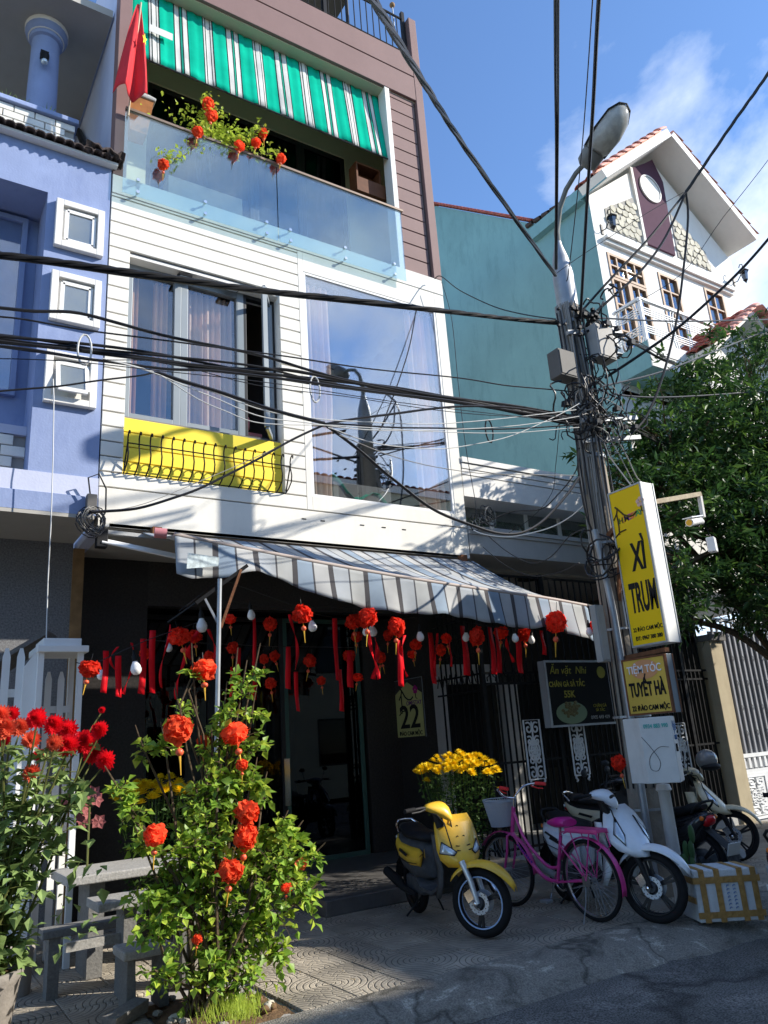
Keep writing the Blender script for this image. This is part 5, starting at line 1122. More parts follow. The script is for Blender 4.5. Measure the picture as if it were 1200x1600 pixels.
for j in range(9):
    v = j/8; q = []
    for i in range(n+1):
        t = i/n; p = fr_pt(t)
        dep = .36 + .025*math.sin(t*19) + .008*math.sin(i*.8) - .17*max(0, 1-abs(t-.15)/.12)
        if t > .9: dep += .06
        q.append(p + Vector((0, -.012 - .022*v*math.sin(i*.42+1+.8*math.sin(i*.13))*(.4+v) - .04*v, -dep*v)))
    rows.append(q)
uvgrid('valance', rows, us, None, AWM, aw, .003)
MB().tube([fr_pt(i/20)+Vector((0,0,.004)) for i in range(21)], .022, 8).build('front_roller', mat('pinkish_roller_tube', (.45,.38,.34), .5, .15), aw, smooth=True)
MB().tube([(1.92,6.32,3.465),(1.82,6.34,3.47)], .045, 10).build('end_cap', mat('faded_pink_cap', (.5,.2,.22), .6, .1), aw, smooth=True)
MB().tube([fr_pt(1), fr_pt(1)+Vector((.15,.0,-.02))], .03, 8).build('end_cap', PLB, aw, smooth=True)
for x in (2.3, 6.5): MB().box(x-.05,x+.05,7.9,7.99,3.88,4.0).build('wall_bracket', RUST, aw)
MB().prism([(2.05,3.13),(2.33,3.17),(2.34,3.25),(2.06,3.27)], (0,6.175,0), (1,0,0), (0,0,1), (0,-.003,0)).build('faded_label', mat('faded_teal_label', (.5,.57,.58), .7, .5, 22), aw)
po = thing('awning_post', 'slim steel pole with a slanting T bar holding the awning above the bush', 'post', (2.28, 6.1, 0))
MB().tube([(2.25,6.1,0),(2.28,6.1,1.6),(2.315,6.1,3.04)], .02, 8).build('pole', STEEL, po, smooth=True)
MB().bar((2.12,6.14,2.83),(2.56,6.08,3.17),.03,.03).build('top_bar', IRON, po); MB().bar((2.32,6.1,2.62),(2.50,6.08,3.13),.022,.022).build('brace', RUST, po); MB().bar((2.32,6.1,2.62),(2.19,6.13,2.88),.018,.018).build('brace', STEEL, po)
MB().bar((1.95,6.35,2.70),(2.14,6.14,2.85),.012,.012).build('string_arm', IRON, po)
# fluorescent tube under the slab
tl_ = thing('tube_light', 'white fluorescent batten under the slab beside the awning end', 'lamp', (2.1, 7.9, 3.75))
MB().bar((1.70,7.88,3.80),(2.52,7.86,3.68),.05,.035).build('batten', ALUW, tl_, bevel=.004); MB().tube([(1.72,7.85,3.77),(2.5,7.83,3.65)], .015, 8).build('tube', BULB, tl_, smooth=True)
MB().bar((1.72,7.93,3.9),(2.45,7.93,3.88),.06,.04).build('roller_box', GREYR, tl_)
# coil and connection box at the corner of the two houses
jb = thing('cable_coil', 'tangled coil of black wires with a small box on the corner below the blue house', 'cable coil', (1.62, 7.9, 4.1))
mb = MB()
for k in range(9):
    c = Vector((1.62+random.uniform(-.06,.05), 7.86+random.uniform(-.05,.03), 4.0+random.uniform(-.1,.06))); rr = random.uniform(.06,.13); a0 = random.uniform(0,3); tlt = random.uniform(-.6,.6)
    mb.tube([c + Vector((rr*math.cos(a), .05*math.sin(a+tlt), rr*1.25*math.sin(a)+.02*math.sin(2*a))) for a in [a0+q*.5 for q in range(13)]], .006, 5)
mb.build('wire_loops', BLACKC, jb, smooth=True)
mb = MB()
for k in range(4):
    c = Vector((1.63,7.84,4.0)); rr = random.uniform(.07,.12); mb.tube([c+Vector((rr*math.cos(a),.04*math.sin(2*a),rr*1.2*math.sin(a))) for a in [k+q*.5 for q in range(12)]], .004, 4)
mb.build('pale_wires', GREYC, jb); MB().box(1.56,1.66,7.86,7.95,4.1,4.28).build('box', BOXD, jb, bevel=.006); MB().box(1.67,1.78,7.85,7.95,3.72,3.92).build('lower_box', PLB, jb, bevel=.006)
MB().tube([(1.6,7.9,4.25),(1.56,7.86,4.45),(1.66,7.84,4.5),(1.74,7.85,4.35),(1.75,7.87,4.1),(1.7,7.88,4.0)], .009, 5).build('arch_wire', BLACKC, jb, smooth=True)
tag(MB().tube([(1.16,7.86,5.5),(1.17,7.8,5.27),(1.19,7.75,4.6),(1.21,7.75,3.9),(1.22,7.78,3.3),(1.245,7.8,2.6)], .006, 5).build('hanging_rope', WHITEC), 'thin pale rope hanging down from the open square window', 'rope')
jb2 = thing('cornice_coil', 'tangle of pale and black wires on the cornice corner of the low house', 'cable coil', (6.85, 7.9, 4.7))
mb = MB(); mw = MB()
for k in range(14):
    c = Vector((6.88+random.uniform(-.12,.16), 7.88+random.uniform(-.06,.04), 4.58+random.uniform(-.16,.12))); rr = random.uniform(.06,.16); q_ = random.uniform(0,3)
    (mb if k % 2 else mw).tube([c+Vector((rr*math.cos(a), .06*math.sin(a+q_), rr*.9*math.sin(a))) for a in [q_+t*.55 for t in range(11)]], .006 if k % 2 else .0045, 5)
mb.build('black_loops', BLACKC, jb2, smooth=True)['kind'] = 'stuff'; mw.build('pale_loops', GREYC, jb2, smooth=True)
# ================================================================== LANTERNS, RIBBONS, BULBS
def pom(seed):
    r_ = random.Random(seed); mb = MB().ball((0,0,0), .66, .66, .6, 10, 7)
    for k in range(58):
        z = 1-2*(k+.5)/58; a = k*2.39996; q = math.sqrt(1-z*z); nn = Vector((q*math.cos(a), q*math.sin(a), z)); t1 = (nn.orthogonal()+Vector((r_.gauss(0,.5),r_.gauss(0,.5),r_.gauss(0,.5)))); t1 = (t1-nn*t1.dot(nn)).normalized(); t2 = nn.cross(t1)
        t2 = (t2 + nn*r_.uniform(-.9,.9)).normalized(); c = nn*r_.uniform(.60,.80); m_ = 9; P_ = [c]
        for g in range(m_+1):
            an = 2*math.pi*g/m_; rr = .36*r_.uniform(.8,1.25); P_.append(c + t1*rr*math.cos(an) + t2*rr*math.sin(an) + nn*r_.uniform(-.04,.16))
        P_[-1] = P_[1]; mb.add(P_, [(0,g+1,g+2) for g in range(m_)])
    return mb
pom_me = []
for s_ in range(4):
    me = pom(s_).mesh('tissue_ball', False); me.materials.append(TISSUE); pom_me.append(me)
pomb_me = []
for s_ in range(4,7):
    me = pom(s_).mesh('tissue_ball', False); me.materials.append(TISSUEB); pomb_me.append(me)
disc_me = MB().ball((0,0,0), 1, 1, .72, 10, 7, .10).mesh('paper_ball'); disc_me.materials.append(TISSUE)
bead_me = MB().ball((0,0,-1.45), .26, .26, .26, 10, 6).mesh('bead', True); bead_me.materials.append(BEAD)
tas = MB().tube([(0,0,-.9),(0,0,-1.25),(0,0,-1.68),(0,0,-1.7),(0,0,-2.2),(.03,0,-2.9)], [.03,.03,.03,.09,.05,.03], 5)
tas_me = tas.mesh('tassel'); tas_me.materials.append(GOLD)
loop_me = MB().tube([(0,0,.85),(.02,0,1.7)], .025, 4).mesh('hanging_loop'); loop_me.materials.append(BLACKC)
def lantern(p, r_, label, group, kind=None, bead=True, bright=False):
    t = thing('tissue_lantern', label, 'lantern', p, group, world=False); t.scale = (r_*random.uniform(.88,1.15), r_*random.uniform(.88,1.15), r_*random.uniform(.85,1.12)); t.rotation_euler = (random.uniform(-.2,.2), random.uniform(-.2,.2), random.uniform(0,6))
    for me in ([random.choice(pomb_me if bright else pom_me)] if kind != 'disc' else [disc_me]) + ([bead_me, tas_me] if bead else []) + [loop_me]: link(me.name, me, None, t)
    return t
for i, (p, r_) in enumerate(LANTERNS):
    r_ *= 1.12
    sz = 'large fluffy' if r_ > .078 else 'small'
    where = 'on the strings under the awning'
    if p[2] < 1.3: lb = 'small red tissue lantern hanging low beside the steel conduit of the pole'
    elif p[0] < 1.5: lb = 'red tissue lantern next to the white picket fence, leftmost under the awning'
    else: lb = '%s red tissue lantern %s, %s from the left' % (sz, where, ORD[i])
    lantern(p, r_, lb, 'red tissue lanterns under the awning')
bl_lb = ['large red lantern topmost in the rose bush on a bare cane','red lantern upper left in the rose bush below the topmost','red lantern upper right in the bush beside the awning pole','red lantern at the left tip of a bush branch over the yellow flowers','upper one of two stacked red lanterns at mid height of the bush','lower one of two stacked red lanterns at mid height of the bush','round red lantern low in the middle of the bush','tiny red lantern under the upper right bush lantern','small red lantern inside the upper bush between two larger','tiny red lantern at the right side of the bush','small red lantern hidden low at the foot of the bush']
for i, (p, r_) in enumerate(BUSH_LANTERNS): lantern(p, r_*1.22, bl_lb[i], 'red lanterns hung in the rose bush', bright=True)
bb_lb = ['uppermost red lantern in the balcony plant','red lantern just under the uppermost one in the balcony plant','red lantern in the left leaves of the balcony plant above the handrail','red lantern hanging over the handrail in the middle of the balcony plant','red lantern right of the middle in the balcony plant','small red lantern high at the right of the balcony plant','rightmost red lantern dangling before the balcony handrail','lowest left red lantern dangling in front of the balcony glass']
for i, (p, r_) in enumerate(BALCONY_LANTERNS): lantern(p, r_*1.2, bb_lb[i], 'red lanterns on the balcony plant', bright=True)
for i, (p, h, w_, cu) in enumerate(RIBBONS):
    x, y, z = p; rows = []; nn = 16; ph = random.uniform(0, 6)
    for j in range(nn+1):
        v = j/nn; tw = (ph + v*5.2) if cu else (.25*math.sin(v*3+ph)); sway = (.05 if cu else .012)*math.sin(v*4+ph) + .10*h*v*random.uniform(.9,1)*(.5-.5*(i % 3))*.3
        d = Vector((math.cos(tw), math.sin(tw), 0))*w_*.6
        c = Vector((x+sway, y + .02*math.sin(v*5+ph), z - h*v)); rows.append([c-d, c+d + Vector((0,0, -.012 if j == nn else 0))])
    o = MB().grid(rows).build('ribbon', RIBBON, smooth=True, solid=.0015)
    kind_ = 'curled narrow' if cu else ('wide' if w_ > .05 else 'straight slim')
    tag(o, '%s red satin ribbon on the strings under the awning, %s from the left' % (kind_, ORD[i]), 'ribbon', 'red ribbons under the awning')
bme = MB().lathe([(0,-.075),(.022,-.07),(.038,-.05),(.042,-.03),(.036,-.005),(.022,.02),(.018,.035)], 14).mesh('globe', True); bme.materials.append(BULB)
sme = MB().lathe([(0,.03),(.020,.03),(.020,.075),(.012,.085),(.006,.12),(0,.12)], 10).mesh('socket', True); sme.materials.append(SOCK)
for i, p in enumerate(BULBS):
    t = thing('light_bulb', 'unlit white light bulb in a black socket on the string, %s from the left' % ORD[i], 'light bulb', p, 'bulbs on the strings under the awning', world=False)
    s_ = random.uniform(.85,1.15)*(1.1 if i % 2 else .9); t.scale = (s_,)*3; t.rotation_euler = (random.uniform(-.2,.2), random.uniform(-.2,.2), 0); link('globe', bme, None, t); link('socket', sme, None, t)
sl = ['string line at the left end of the porch near the picket fence','rear string line carrying small lanterns in the porch','middle string line running right from the steel awning post','front string line along the awning edge to the utility pole']
for i, pts in enumerate(STRINGS): tag(MB().tube(pts, .004, 4).build('string_line', BLACKC), sl[i], 'string')
# ================================================================== UTILITY POLE
up_ = thing('utility_pole', 'weathered concrete utility pole with curved steel lamp arm and meter boxes', 'utility pole', (6.65, 5.6, 0))
pts = [(.175,0),(.165,2),(.15,4),(.135,6),(.125,6.75)]
MB().lathe(pts, 20, (6.65,5.6,0)).build('shaft', CONC, up_, smooth=True)
MB().lathe([(.128,6.6),(.13,6.62),(.13,7.05),(.10,7.3),(.05,7.5),(.045,7.55)], 18, (6.65,5.6,0)).build('steel_collar', STEEL, up_, smooth=True)
arm = [(6.65,5.6,7.5),(6.65,5.58,7.9),(6.66,5.52,8.25),(6.67,5.36,8.58),(6.68,5.12,8.80),(6.70,4.88,8.93)]
ARMP = [(6.65,5.6,7.3),(6.66,5.6,7.7),(6.667,5.5,8.0),(6.665,5.35,8.18),(6.65,5.15,8.27),(6.646,4.95,8.30)]
MB().tube(ARMP, [.042,.038,.035,.033,.031,.03], 10).build('lamp_arm', mat('dull_grey_pipe', (.2,.21,.2), .7, .2, 8), up_, smooth=True)
lh = thing('street_lamp_head', 'grey street lamp head with a cloudy bulging cover at the tip of the pole arm', 'street lamp', (6.8, 4.7, 8.5))
a = Vector((6.65,4.97,8.27)); d = Vector((.10,-.62,.42)).normalized(); sdv = d.cross(Vector((.25,.1,1))).normalized(); upn = sdv.cross(d).normalized()
def sec(t, w_, hu, hd, nn=14):
    q = []; t *= .9; w_ *= .82; hu *= .85; hd *= .85
    for k in range(nn):
        an = 2*math.pi*k/nn; c_, s_ = math.cos(an), math.sin(an)
        q.append(a + d*t + sdv*(w_*abs(c_)**.8*(1 if c_ > 0 else -1)) + upn*((hu if s_ > 0 else hd)*abs(s_)**.8*(1 if s_ > 0 else -1)))
    return q
MB().loft([sec(-.05,.09,.06,.06), sec(0,.16,.10,.10), sec(.17,.18,.12,.11)]).build('gear_box', LAMPH, lh, smooth=True)
MB().loft([sec(.16,.19,.14,.02), sec(.40,.22,.15,.015), sec(.66,.20,.12,.012), sec(.80,.12,.07,.01), sec(.83,.05,.02,.008)]).build('housing', LAMPH, lh, smooth=True)
MB().loft([sec(.18,.165,.01,.07), sec(.25,.19,.01,.17), sec(.45,.205,.01,.23), sec(.65,.185,.01,.19), sec(.78,.11,.01,.09), sec(.82,.04,.005,.03)]).build('cover', LAMPL, lh, smooth=True)
MB().tube([a+d*.16+sdv*.16, a+d*.38+sdv*.184, a+d*.61+sdv*.164, a+d*.73+sdv*.09, a+d*.765, a+d*.73-sdv*.09, a+d*.61-sdv*.164, a+d*.38-sdv*.184, a+d*.16-sdv*.16], .012, 5).build('gasket', PLB, lh)
# conduit
MB().tube([(6.36,5.47,3.68),(6.40,5.46,3.3),(6.44,5.455,2.75),(6.445,5.45,1.8),(6.44,5.45,.9),(6.44,5.45,0)], .036, 10).build('steel_conduit', STEEL, up_, smooth=True)
for z in (3.55, 2.6, 1.7, .8): MB().lathe([(.19,-.012),(.195,-.012),(.195,.012),(.19,.012)], 18, (6.62,5.58,z), closed=True).build('strap', STEEL, up_)
for z in (5.05,5.25,4.6,6.35): MB().lathe([(.152,-.02),(.158,-.02),(.158,.02),(.152,.02)], 18, (6.65,5.6,z), closed=True).build('strap', STEEL, up_)
def bigbox(x0,x1,y0,y1,z0,z1,m_,nm='meter_box'):
    o = MB().box(x0,x1,y0,y1,z0,z1).build(nm, m_, up_, bevel=.008); MB().box(x0+.015,x1-.015,y0-.008,y0-.001,z0+.02,z1-.02).build('lid', m_, o, bevel=.004); return o
bigbox(6.70,7.0,5.28,5.46,5.80,6.24,BOXG); bigbox(6.15,6.42,5.42,5.6,5.50,5.84,BOXD)
bigbox(6.15,6.28,5.44,5.52,2.25,2.84,BOXG,'junction_box'); bigbox(6.60,6.88,5.36,5.46,2.62,3.02,ALUW,'junction_box')
MB().box(6.80,6.86,5.45,5.52,3.0,3.9).build('bracket_bar', RUST, up_)
for z in (6.15, 5.0, 4.75): MB().bar((6.45,5.5,z),(7.25,5.35,z+.12),.05,.05).build('cross_arm', STEEL, up_)
MB().bar((6.55,5.45,3.62),(6.5,5.2,3.72),.05,.05).build('sign_arm', RUST, up_); MB().bar((6.55,5.45,2.9),(6.5,5.25,3.6),.035,.035).build('sign_brace', RUST, up_)
# tangle of cable loops, insulators and clamps on the pole
tg = thing('cable_tangle', 'dense tangle of black loops, clamps and insulators round the top of the pole', 'cable tangle', (6.7, 5.5, 5.6))
mb = MB(); rr_ = random.Random(5)
def loopset(n_, cx, cy, cz, sx, sy, sz, r0, r1, th, target):
    for k in range(n_):
        c = Vector((cx+rr_.gauss(0,sx), cy+rr_.gauss(0,sy), cz+rr_.gauss(0,sz))); rr2 = rr_.uniform(r0,r1); a0 = rr_.uniform(0,6.28); ax = Vector((rr_.gauss(0,1), rr_.gauss(0,1), rr_.gauss(0,.5))).normalized(); e1 = ax.orthogonal().normalized(); e2 = ax.cross(e1); sp_ = rr_.uniform(2.5,6.5)
        target.tube([c+e1*rr2*math.cos(a0+sp_*t/10)+e2*rr2*1.3*math.sin(a0+sp_*t/10)+ax*.05*math.sin(t) for t in range(11)], th*rr_.uniform(.7,1.3), 5)
loopset(20, 6.95, 5.38, 6.2, .12, .1, .22, .05, .16, .009, mb); loopset(14, 6.78, 5.4, 5.45, .14, .08, .2, .06, .2, .009, mb); loopset(20, 6.7,5.4,4.95,.25,.1,.14,.06,.2,.008, mb); loopset(10, 6.4,5.42,5.2,.12,.06,.16,.1,.2,.010,mb); loopset(8, 6.35,5.4,3.35,.06,.05,.08,.10,.17,.010,mb)
mb.build('black_loops', BLACKC, tg, smooth=True)['kind'] = 'stuff'
mb = MB(); loopset(12, 6.68, 5.38, 5.1, .16, .05, .2, .06, .18, .005, mb); loopset(3, 6.85, 5.3, 4.8, .15, .07, .1, .08, .2, .005, mb); mb.build('pale_loops', GREYC, tg, smooth=True)
mb = MB()
for k in range(46):
    c = (6.45+rr_.gauss(.25,.28), 5.4+rr_.gauss(0,.06), rr_.choice([6.4,6.35,6.1,5.1,5.0,4.95])+rr_.gauss(0,.07)); q = rr_.uniform(.012,.035); mb.obox(c, (q*1.6,q*.4,q*.3), (-q*.3,q,0), (q*.3,0,q))
mb.build('clamps', PLB, tg)['kind'] = 'stuff'; mb = MB()
for k in range(14): a_ = rr_.uniform(2.5,5.5); mb.tube([(6.65+.165*math.cos(a_),5.6+.165*math.sin(a_),6.6),(6.65+.17*math.cos(a_+.3*rr_.gauss(0,1)),5.6+.17*math.sin(a_+.1),5.6),(6.65+.175*math.cos(a_+.2),5.6+.175*math.sin(a_+.2),4.6),(6.66+.18*math.cos(a_+.1),5.6+.18*math.sin(a_),3.2+rr_.random())], rr_.choice([.005,.008,.011]), 5)
mb.build('vertical_wires', GREYC, tg, smooth=True)
mb = MB()
for k in range(5): a_ = rr_.uniform(2.5,5.5); mb.tube([(6.65+.175*math.cos(a_),5.6+.175*math.sin(a_),6.5),(6.65+.19*math.cos(a_+.2),5.6+.19*math.sin(a_+.1),5.4),(6.65+.19*math.cos(a_+.1),5.6+.19*math.sin(a_+.2),3.0),(6.66+.19*math.cos(a_+.1),5.6+.19*math.sin(a_),1.0)], .009, 5)
mb.build('black_vertical_wires', BLACKC, tg, smooth=True)
# ---- cables
for kind, r_, lb, P_ in CABLES:
    if kind == 'black' and r_ >= .009: r_ *= 1.3
    sp_ = smooth_pts(P_); mm = {'black':BLACKC,'bundle':BLACKC,'thin':BLACKC,'grey':GREYC,'white':WHITEC}[kind]; mb = MB()
    if kind == 'bundle':
        for s_ in range(6):
            ph = s_*1.05; q = [p + Vector((0, .028*math.sin(ph+i*.16+s_), .030*math.cos(ph+i*.13)+.014*math.sin(i*.31+s_*2))) for i, p in enumerate(sp_)]; mb.tube(q, r_*(.72+.12*(s_ % 4)), 6)
    elif r_ >= .02:
        for s_ in range(3): mb.tube([p + Vector((0, r_*.55*math.sin(i*.8+s_*2.09), r_*.55*math.cos(i*.8+s_*2.09))) for i, p in enumerate(smooth_pts(P_, 9))], r_*.6, 6)
    else: mb.tube([p + Vector((0,0,.004*math.sin(i*.7))) for i, p in enumerate(sp_)], r_, 6)
    tag(mb.build('cable', mm, smooth=True), lb, 'cable')
# spacer loops on the bundles
for p, lb in (((1.02,5.5,4.62),'white plastic spacer loop on the cables before the blue house'),((3.02,5.55,4.72),'pale plastic spacer loop on the cables beside the open sash'),((5.07,5.55,4.66),'black plastic spacer loop on the cables before the teal wall')):
    tag(MB().tube([(p[0]+.05*math.cos(a), p[1], p[2]+.13*math.sin(a)) for a in [q*.45 for q in range(15)]], .008, 6).build('cable_spacer', WHITEC if p[0] < 4 else BLACKC, smooth=True), lb, 'cable spacer')
# ================================================================== SIGNS ON THE POLE
def lightbox(nm, label, X, ya, yb2, z0, z1, th, facem, sidem, framem):
    t = thing(nm, label, 'sign', (X+th/2, (ya+yb2)/2, z0)); y0, y1 = yb2, ya
    MB().box(X, X+th, y0, y1, z0, z1).build('box', sidem, t, bevel=.004)
    MB().box(X-.006, X-.001, y0+.015, y1-.015, z0+.015, z1-.015).build('face', facem, t)
    f = MB(); f.box(X-.012,X-.0065,y0-.004,y0+.018,z0,z1); f.box(X-.012,X-.0065,y1-.018,y1,z0,z1); f.box(X-.012,X-.0065,y0+.018,y1-.018,z1-.018,z1); f.box(X-.012,X-.0065,y0+.018,y1-.018,z0,z0+.018)
    f.box(X-.005,X+.012,y0-.006,y0-.001,z0,z1); f.box(X+th-.012,X+th+.003,y0-.006,y0-.001,z0,z1); f.build('frame', framem, t); return t
s1 = lightbox('yellow_light_box', 'tall tilted yellow light box sign reading XÌ TRUM on the pole', 6.45, 5.285, 4.845, 2.37, 4.045, .195, SIGNY, SIGNW, STEEL)
XF = 6.442; yc = 5.065
text('XÌ', .40, (XF, yc-.04, 3.27), rt, upv, SIGNK, s1, sx=.46, shear=.12, bold=.012)
text('TRUM', .42, (XF, yc-.02, 2.85), rt, upv, SIGNK, s1, sx=.30, shear=.1, bold=.012)
text('22 ĐÀO CAM MỘC', .058, (XF, yc-.01, 2.54), rt, upv, SIGNK, s1, sx=.74, bold=.0008)
text('ĐT: 0967 380 380', .056, (XF, yc-.01, 2.45), rt, upv, SIGNK, s1, sx=.80, bold=.0015)
logo(s1, XF, yc, 3.74, .43, mat('brown_print', (.12,.07,.02), .5), mat('pale_pink_print', (.8,.5,.4), .5))
for i, (ch, col) in enumerate((('H',(.08,.15,.03)),('O',(.8,.3,.05)),('M',(.05,.05,.1)),('E',(.4,.05,.3)),('S',(.7,.1,.1)),('T',(.7,.3,.1)),('A',(.1,.4,.1)),('Y',(.05,.2,.1)))):
    text(ch, .085, (XF, yc+.10-i*.038, 3.70+.004*i), rt, upv, mat('print_%d' % i, col, .5), s1, bold=.002)
s2 = lightbox('mustard_light_box', 'mustard sign reading TIỆM TÓC TUYẾT HÀ below the tall yellow light box', 6.29, 5.32, 4.79, 1.70, 2.25, .11, SIGNO, ALU, RUST)
XF = 6.282; yc = 5.055
MB().lathe([(0,0),(.17,0),(.17,.002),(0,.002)], 24, (XF+.001,yc,2.13), (-1,0,0)).map(lambda p: Vector((p.x,p.y,2.13+(p.z-2.13)*.55))).build('oval', mat('orange_glow_print', (.62,.3,.14), .5, .1), s2)
text('TIỆM TÓC', .105, (XF-.003, yc, 2.13), rt, upv, BULB, s2, sx=.85, bold=.001)
text('TUYẾT HÀ', .185, (XF-.003, yc-.0, 1.935), rt, upv, SIGNK, s2, sx=.48, bold=.006)
text('22 ĐÀO CAM MỘC', .068, (XF-.003, yc-.01, 1.762), rt, upv, SIGNK, s2, sx=.78, bold=.0015)
MB().bar((6.5,5.45,2.29),(6.35,4.8,2.29),.05,.04).build('hanger', RUST, s2)
eb = thing('electric_cabinet', 'white painted electric cabinet with blue scribbles under the mustard sign', 'cabinet', (6.6, 5.2, 1.1))
poly = [(6.36,5.50),(6.42,5.14),(6.74,5.06),(6.80,5.42)]
poly = [(5.98,5.16),(5.96,4.95),(6.12,4.72),(6.36,4.86),(6.36,5.1)]
MB().prism(poly, (0,0,1.09), (1,0,0), (0,1,0), (0,0,.58)).build('case', BOXW, eb, bevel=.006)
A_, B_, C_ = Vector((5.96,4.95,0)), Vector((6.12,4.72,0)), Vector((6.36,4.86,0))
r3 = (B_-A_).normalized(); n3 = Vector((r3.y,-r3.x,0)); r4 = (C_-B_).normalized(); n4 = Vector((r4.y,-r4.x,0))
def E3(a, z): return A_ + r3*a + n3*.004 + Vector((0,0,z))
def E4(a, z): return B_ + r4*a + n4*.004 + Vector((0,0,z))
text('0934 883 990', .052, E3(.14,1.59), r3, upv, mat('teal_print', (.05,.4,.35), .5), eb, ext=.001, sx=.75, bold=.001)
for i in range(5):
    c = E4(.05+.04*i, 1.60-.03*(i % 3)); MB().tube([c+r4*.03*math.cos(a)+Vector((0,0,.03*math.sin(a*1.3))) for a in [q*.7 for q in range(8)]], .002, 4).build('scribble', INKB, eb)
for i in range(5):
    c = E4(.07+.032*i, 1.48); MB().tube([c+r4*.012*math.cos(a)+Vector((0,0,.02*math.sin(a*2))) for a in [q*.8 for q in range(6)]], .002, 4).build('scribble', INKB, eb)
c = E4(.07,1.39); MB().obox(c, r4*.014, n4*.012, (0,0,.034)).build('lock', PLB, eb)
MB().tube(smooth_pts([E3(.0,1.50),E3(.07,1.40),E3(.13,1.28),E3(.10,1.20),E3(.04,1.22),E3(.05,1.32),E3(.14,1.40),E3(.22,1.40),E4(.07,1.385)], 5), .002, 4).build('loose_wire', BLACKC, eb, smooth=True)
MB().bar((6.3,5.1,1.5),(6.6,5.5,1.5),.04,.04).build('mount', RUST, eb)
wp = tag(MB().lathe([(.062,0),(.06,.5),(.055,.98),(.075,1.0),(.06,1.05),(0,1.06)], 14, (6.40,5.15,0)).build('white_pipe', BOXW, smooth=True), 'short white painted concrete stub with wires under the electric cabinet', 'post')
cc = thing('security_camera', 'white bullet security camera with hanging white box on a rusty angle bracket', 'camera', (7.5, 5, 3.8))
MB().bar((6.62,5.0,3.86),(7.68,5.0,4.10),.05,.05).build('bracket', mat('cream_rusty_bar', (.4,.34,.24), .7, .3, 14, dirt=.4, dirtcol=(.16,.07,.03)), cc); MB().bar((7.67,5.0,4.10),(7.66,5.0,3.82),.035,.045,(0,1,0)).build('bracket', BOXW, cc)
ca, cb = Vector((7.28,4.93,3.70)), Vector((7.6,5.02,3.78))
MB().tube([ca,ca.lerp(cb,.5),cb,cb+Vector((.08,.02,.0))], [.045,.045,.045,.03], 12).build('barrel', BULB, cc, smooth=True); MB().bar(ca+Vector((-.04,-.01,.045)), cb+Vector((0,0,.05)), .11,.012).build('sunshield', BULB, cc)
MB().lathe([(.03,0),(.034,.012),(0,.013)], 12, ca, (ca-cb)).build('lens', GOLD, cc)
MB().obox((7.72,5.0,3.50),(.05,.02,0),(-.02,.04,0),(0,0,.085)).build('hanging_box', BULB, cc, bevel=.01); MB().tube([(7.66,5,3.74),(7.70,5,3.66),(7.72,5,3.58)], .005, 4).build('wire', BLACKC, cc)
# big steel bracket loops near the sign top
tag(MB().tube([(6.5,5.0,4.05),(6.6,5.3,4.5),(6.75,5.5,4.9),(6.68,5.5,5.1)], .008, 5).build('guy_wire', GREYC), 'pale wire from the sign top to the pole straps', 'wire')
# ================================================================== PLANTS
def leaf_mesh(name, L_, W_, m_, fold=.25):
    me = MB().add([(0,0,0),(L_*.45,W_*.5,W_*fold),(L_,0,-L_*.12),(L_*.45,-W_*.5,W_*fold),(L_*.5,0,0)], [(0,4,1),(4,2,1),(0,3,4),(4,3,2)]).mesh(name); me.materials.append(m_); return me
def leaf_cloud(pts, dirs, L_, W_, fold=.25, seedn=1, droop=.2):
    # numpy: many folded leaves in one mesh
    n = len(pts); r_ = np.random.default_rng(seedn); base = np.array([(0,0,0),(.45,.5,fold),(1,0,-droop),(.45,-.5,fold),(.5,0,0)])
    base = base * np.array([L_, W_, W_]); d = dirs/np.linalg.norm(dirs, axis=1)[:,None]
    up = r_.normal(0,.5,(n,3)) + np.array([0,0,1.]); s = np.cross(up, d); s /= np.linalg.norm(s, axis=1)[:,None]+1e-9; u = np.cross(d, s)
    sc_ = r_.uniform(.5,1.35,n)[:,None,None]
    V = (base[None,:,0,None]*d[:,None,:] + base[None,:,1,None]*s[:,None,:] + base[None,:,2,None]*u[:,None,:])*sc_ + pts[:,None,:]
    F = np.array([(0,4,1),(4,2,1),(0,3,4),(4,3,2)]); faces = (F[None]+5*np.arange(n)[:,None,None]).reshape(-1,3)
    me = bpy.data.meshes.new('leaves'); me.vertices.add(n*5); me.vertices.foreach_set('co', V.reshape(-1)); nf = len(faces)
    me.loops.add(nf*3); me.loops.foreach_set('vertex_index', faces.reshape(-1).astype(np.int32)); me.polygons.add(nf); me.polygons.foreach_set('loop_start', np.arange(0,nf*3,3,dtype=np.int32)); me.polygons.foreach_set('loop_total', np.full(nf,3,dtype=np.int32)); me.update(calc_edges=True); me.validate()
    return me
def branch(p0, p1, sag=.1, n=7, wig=.03):
    p0, p1 = Vector(p0), Vector(p1); out = []
    for i in range(n):
        t = i/(n-1); p = p0.lerp(p1, t) + Vector((random.gauss(0,wig), random.gauss(0,wig), sag*math.sin(math.pi*t)))*(1 if 0 < i < n-1 else 0); out.append(p)
    return out
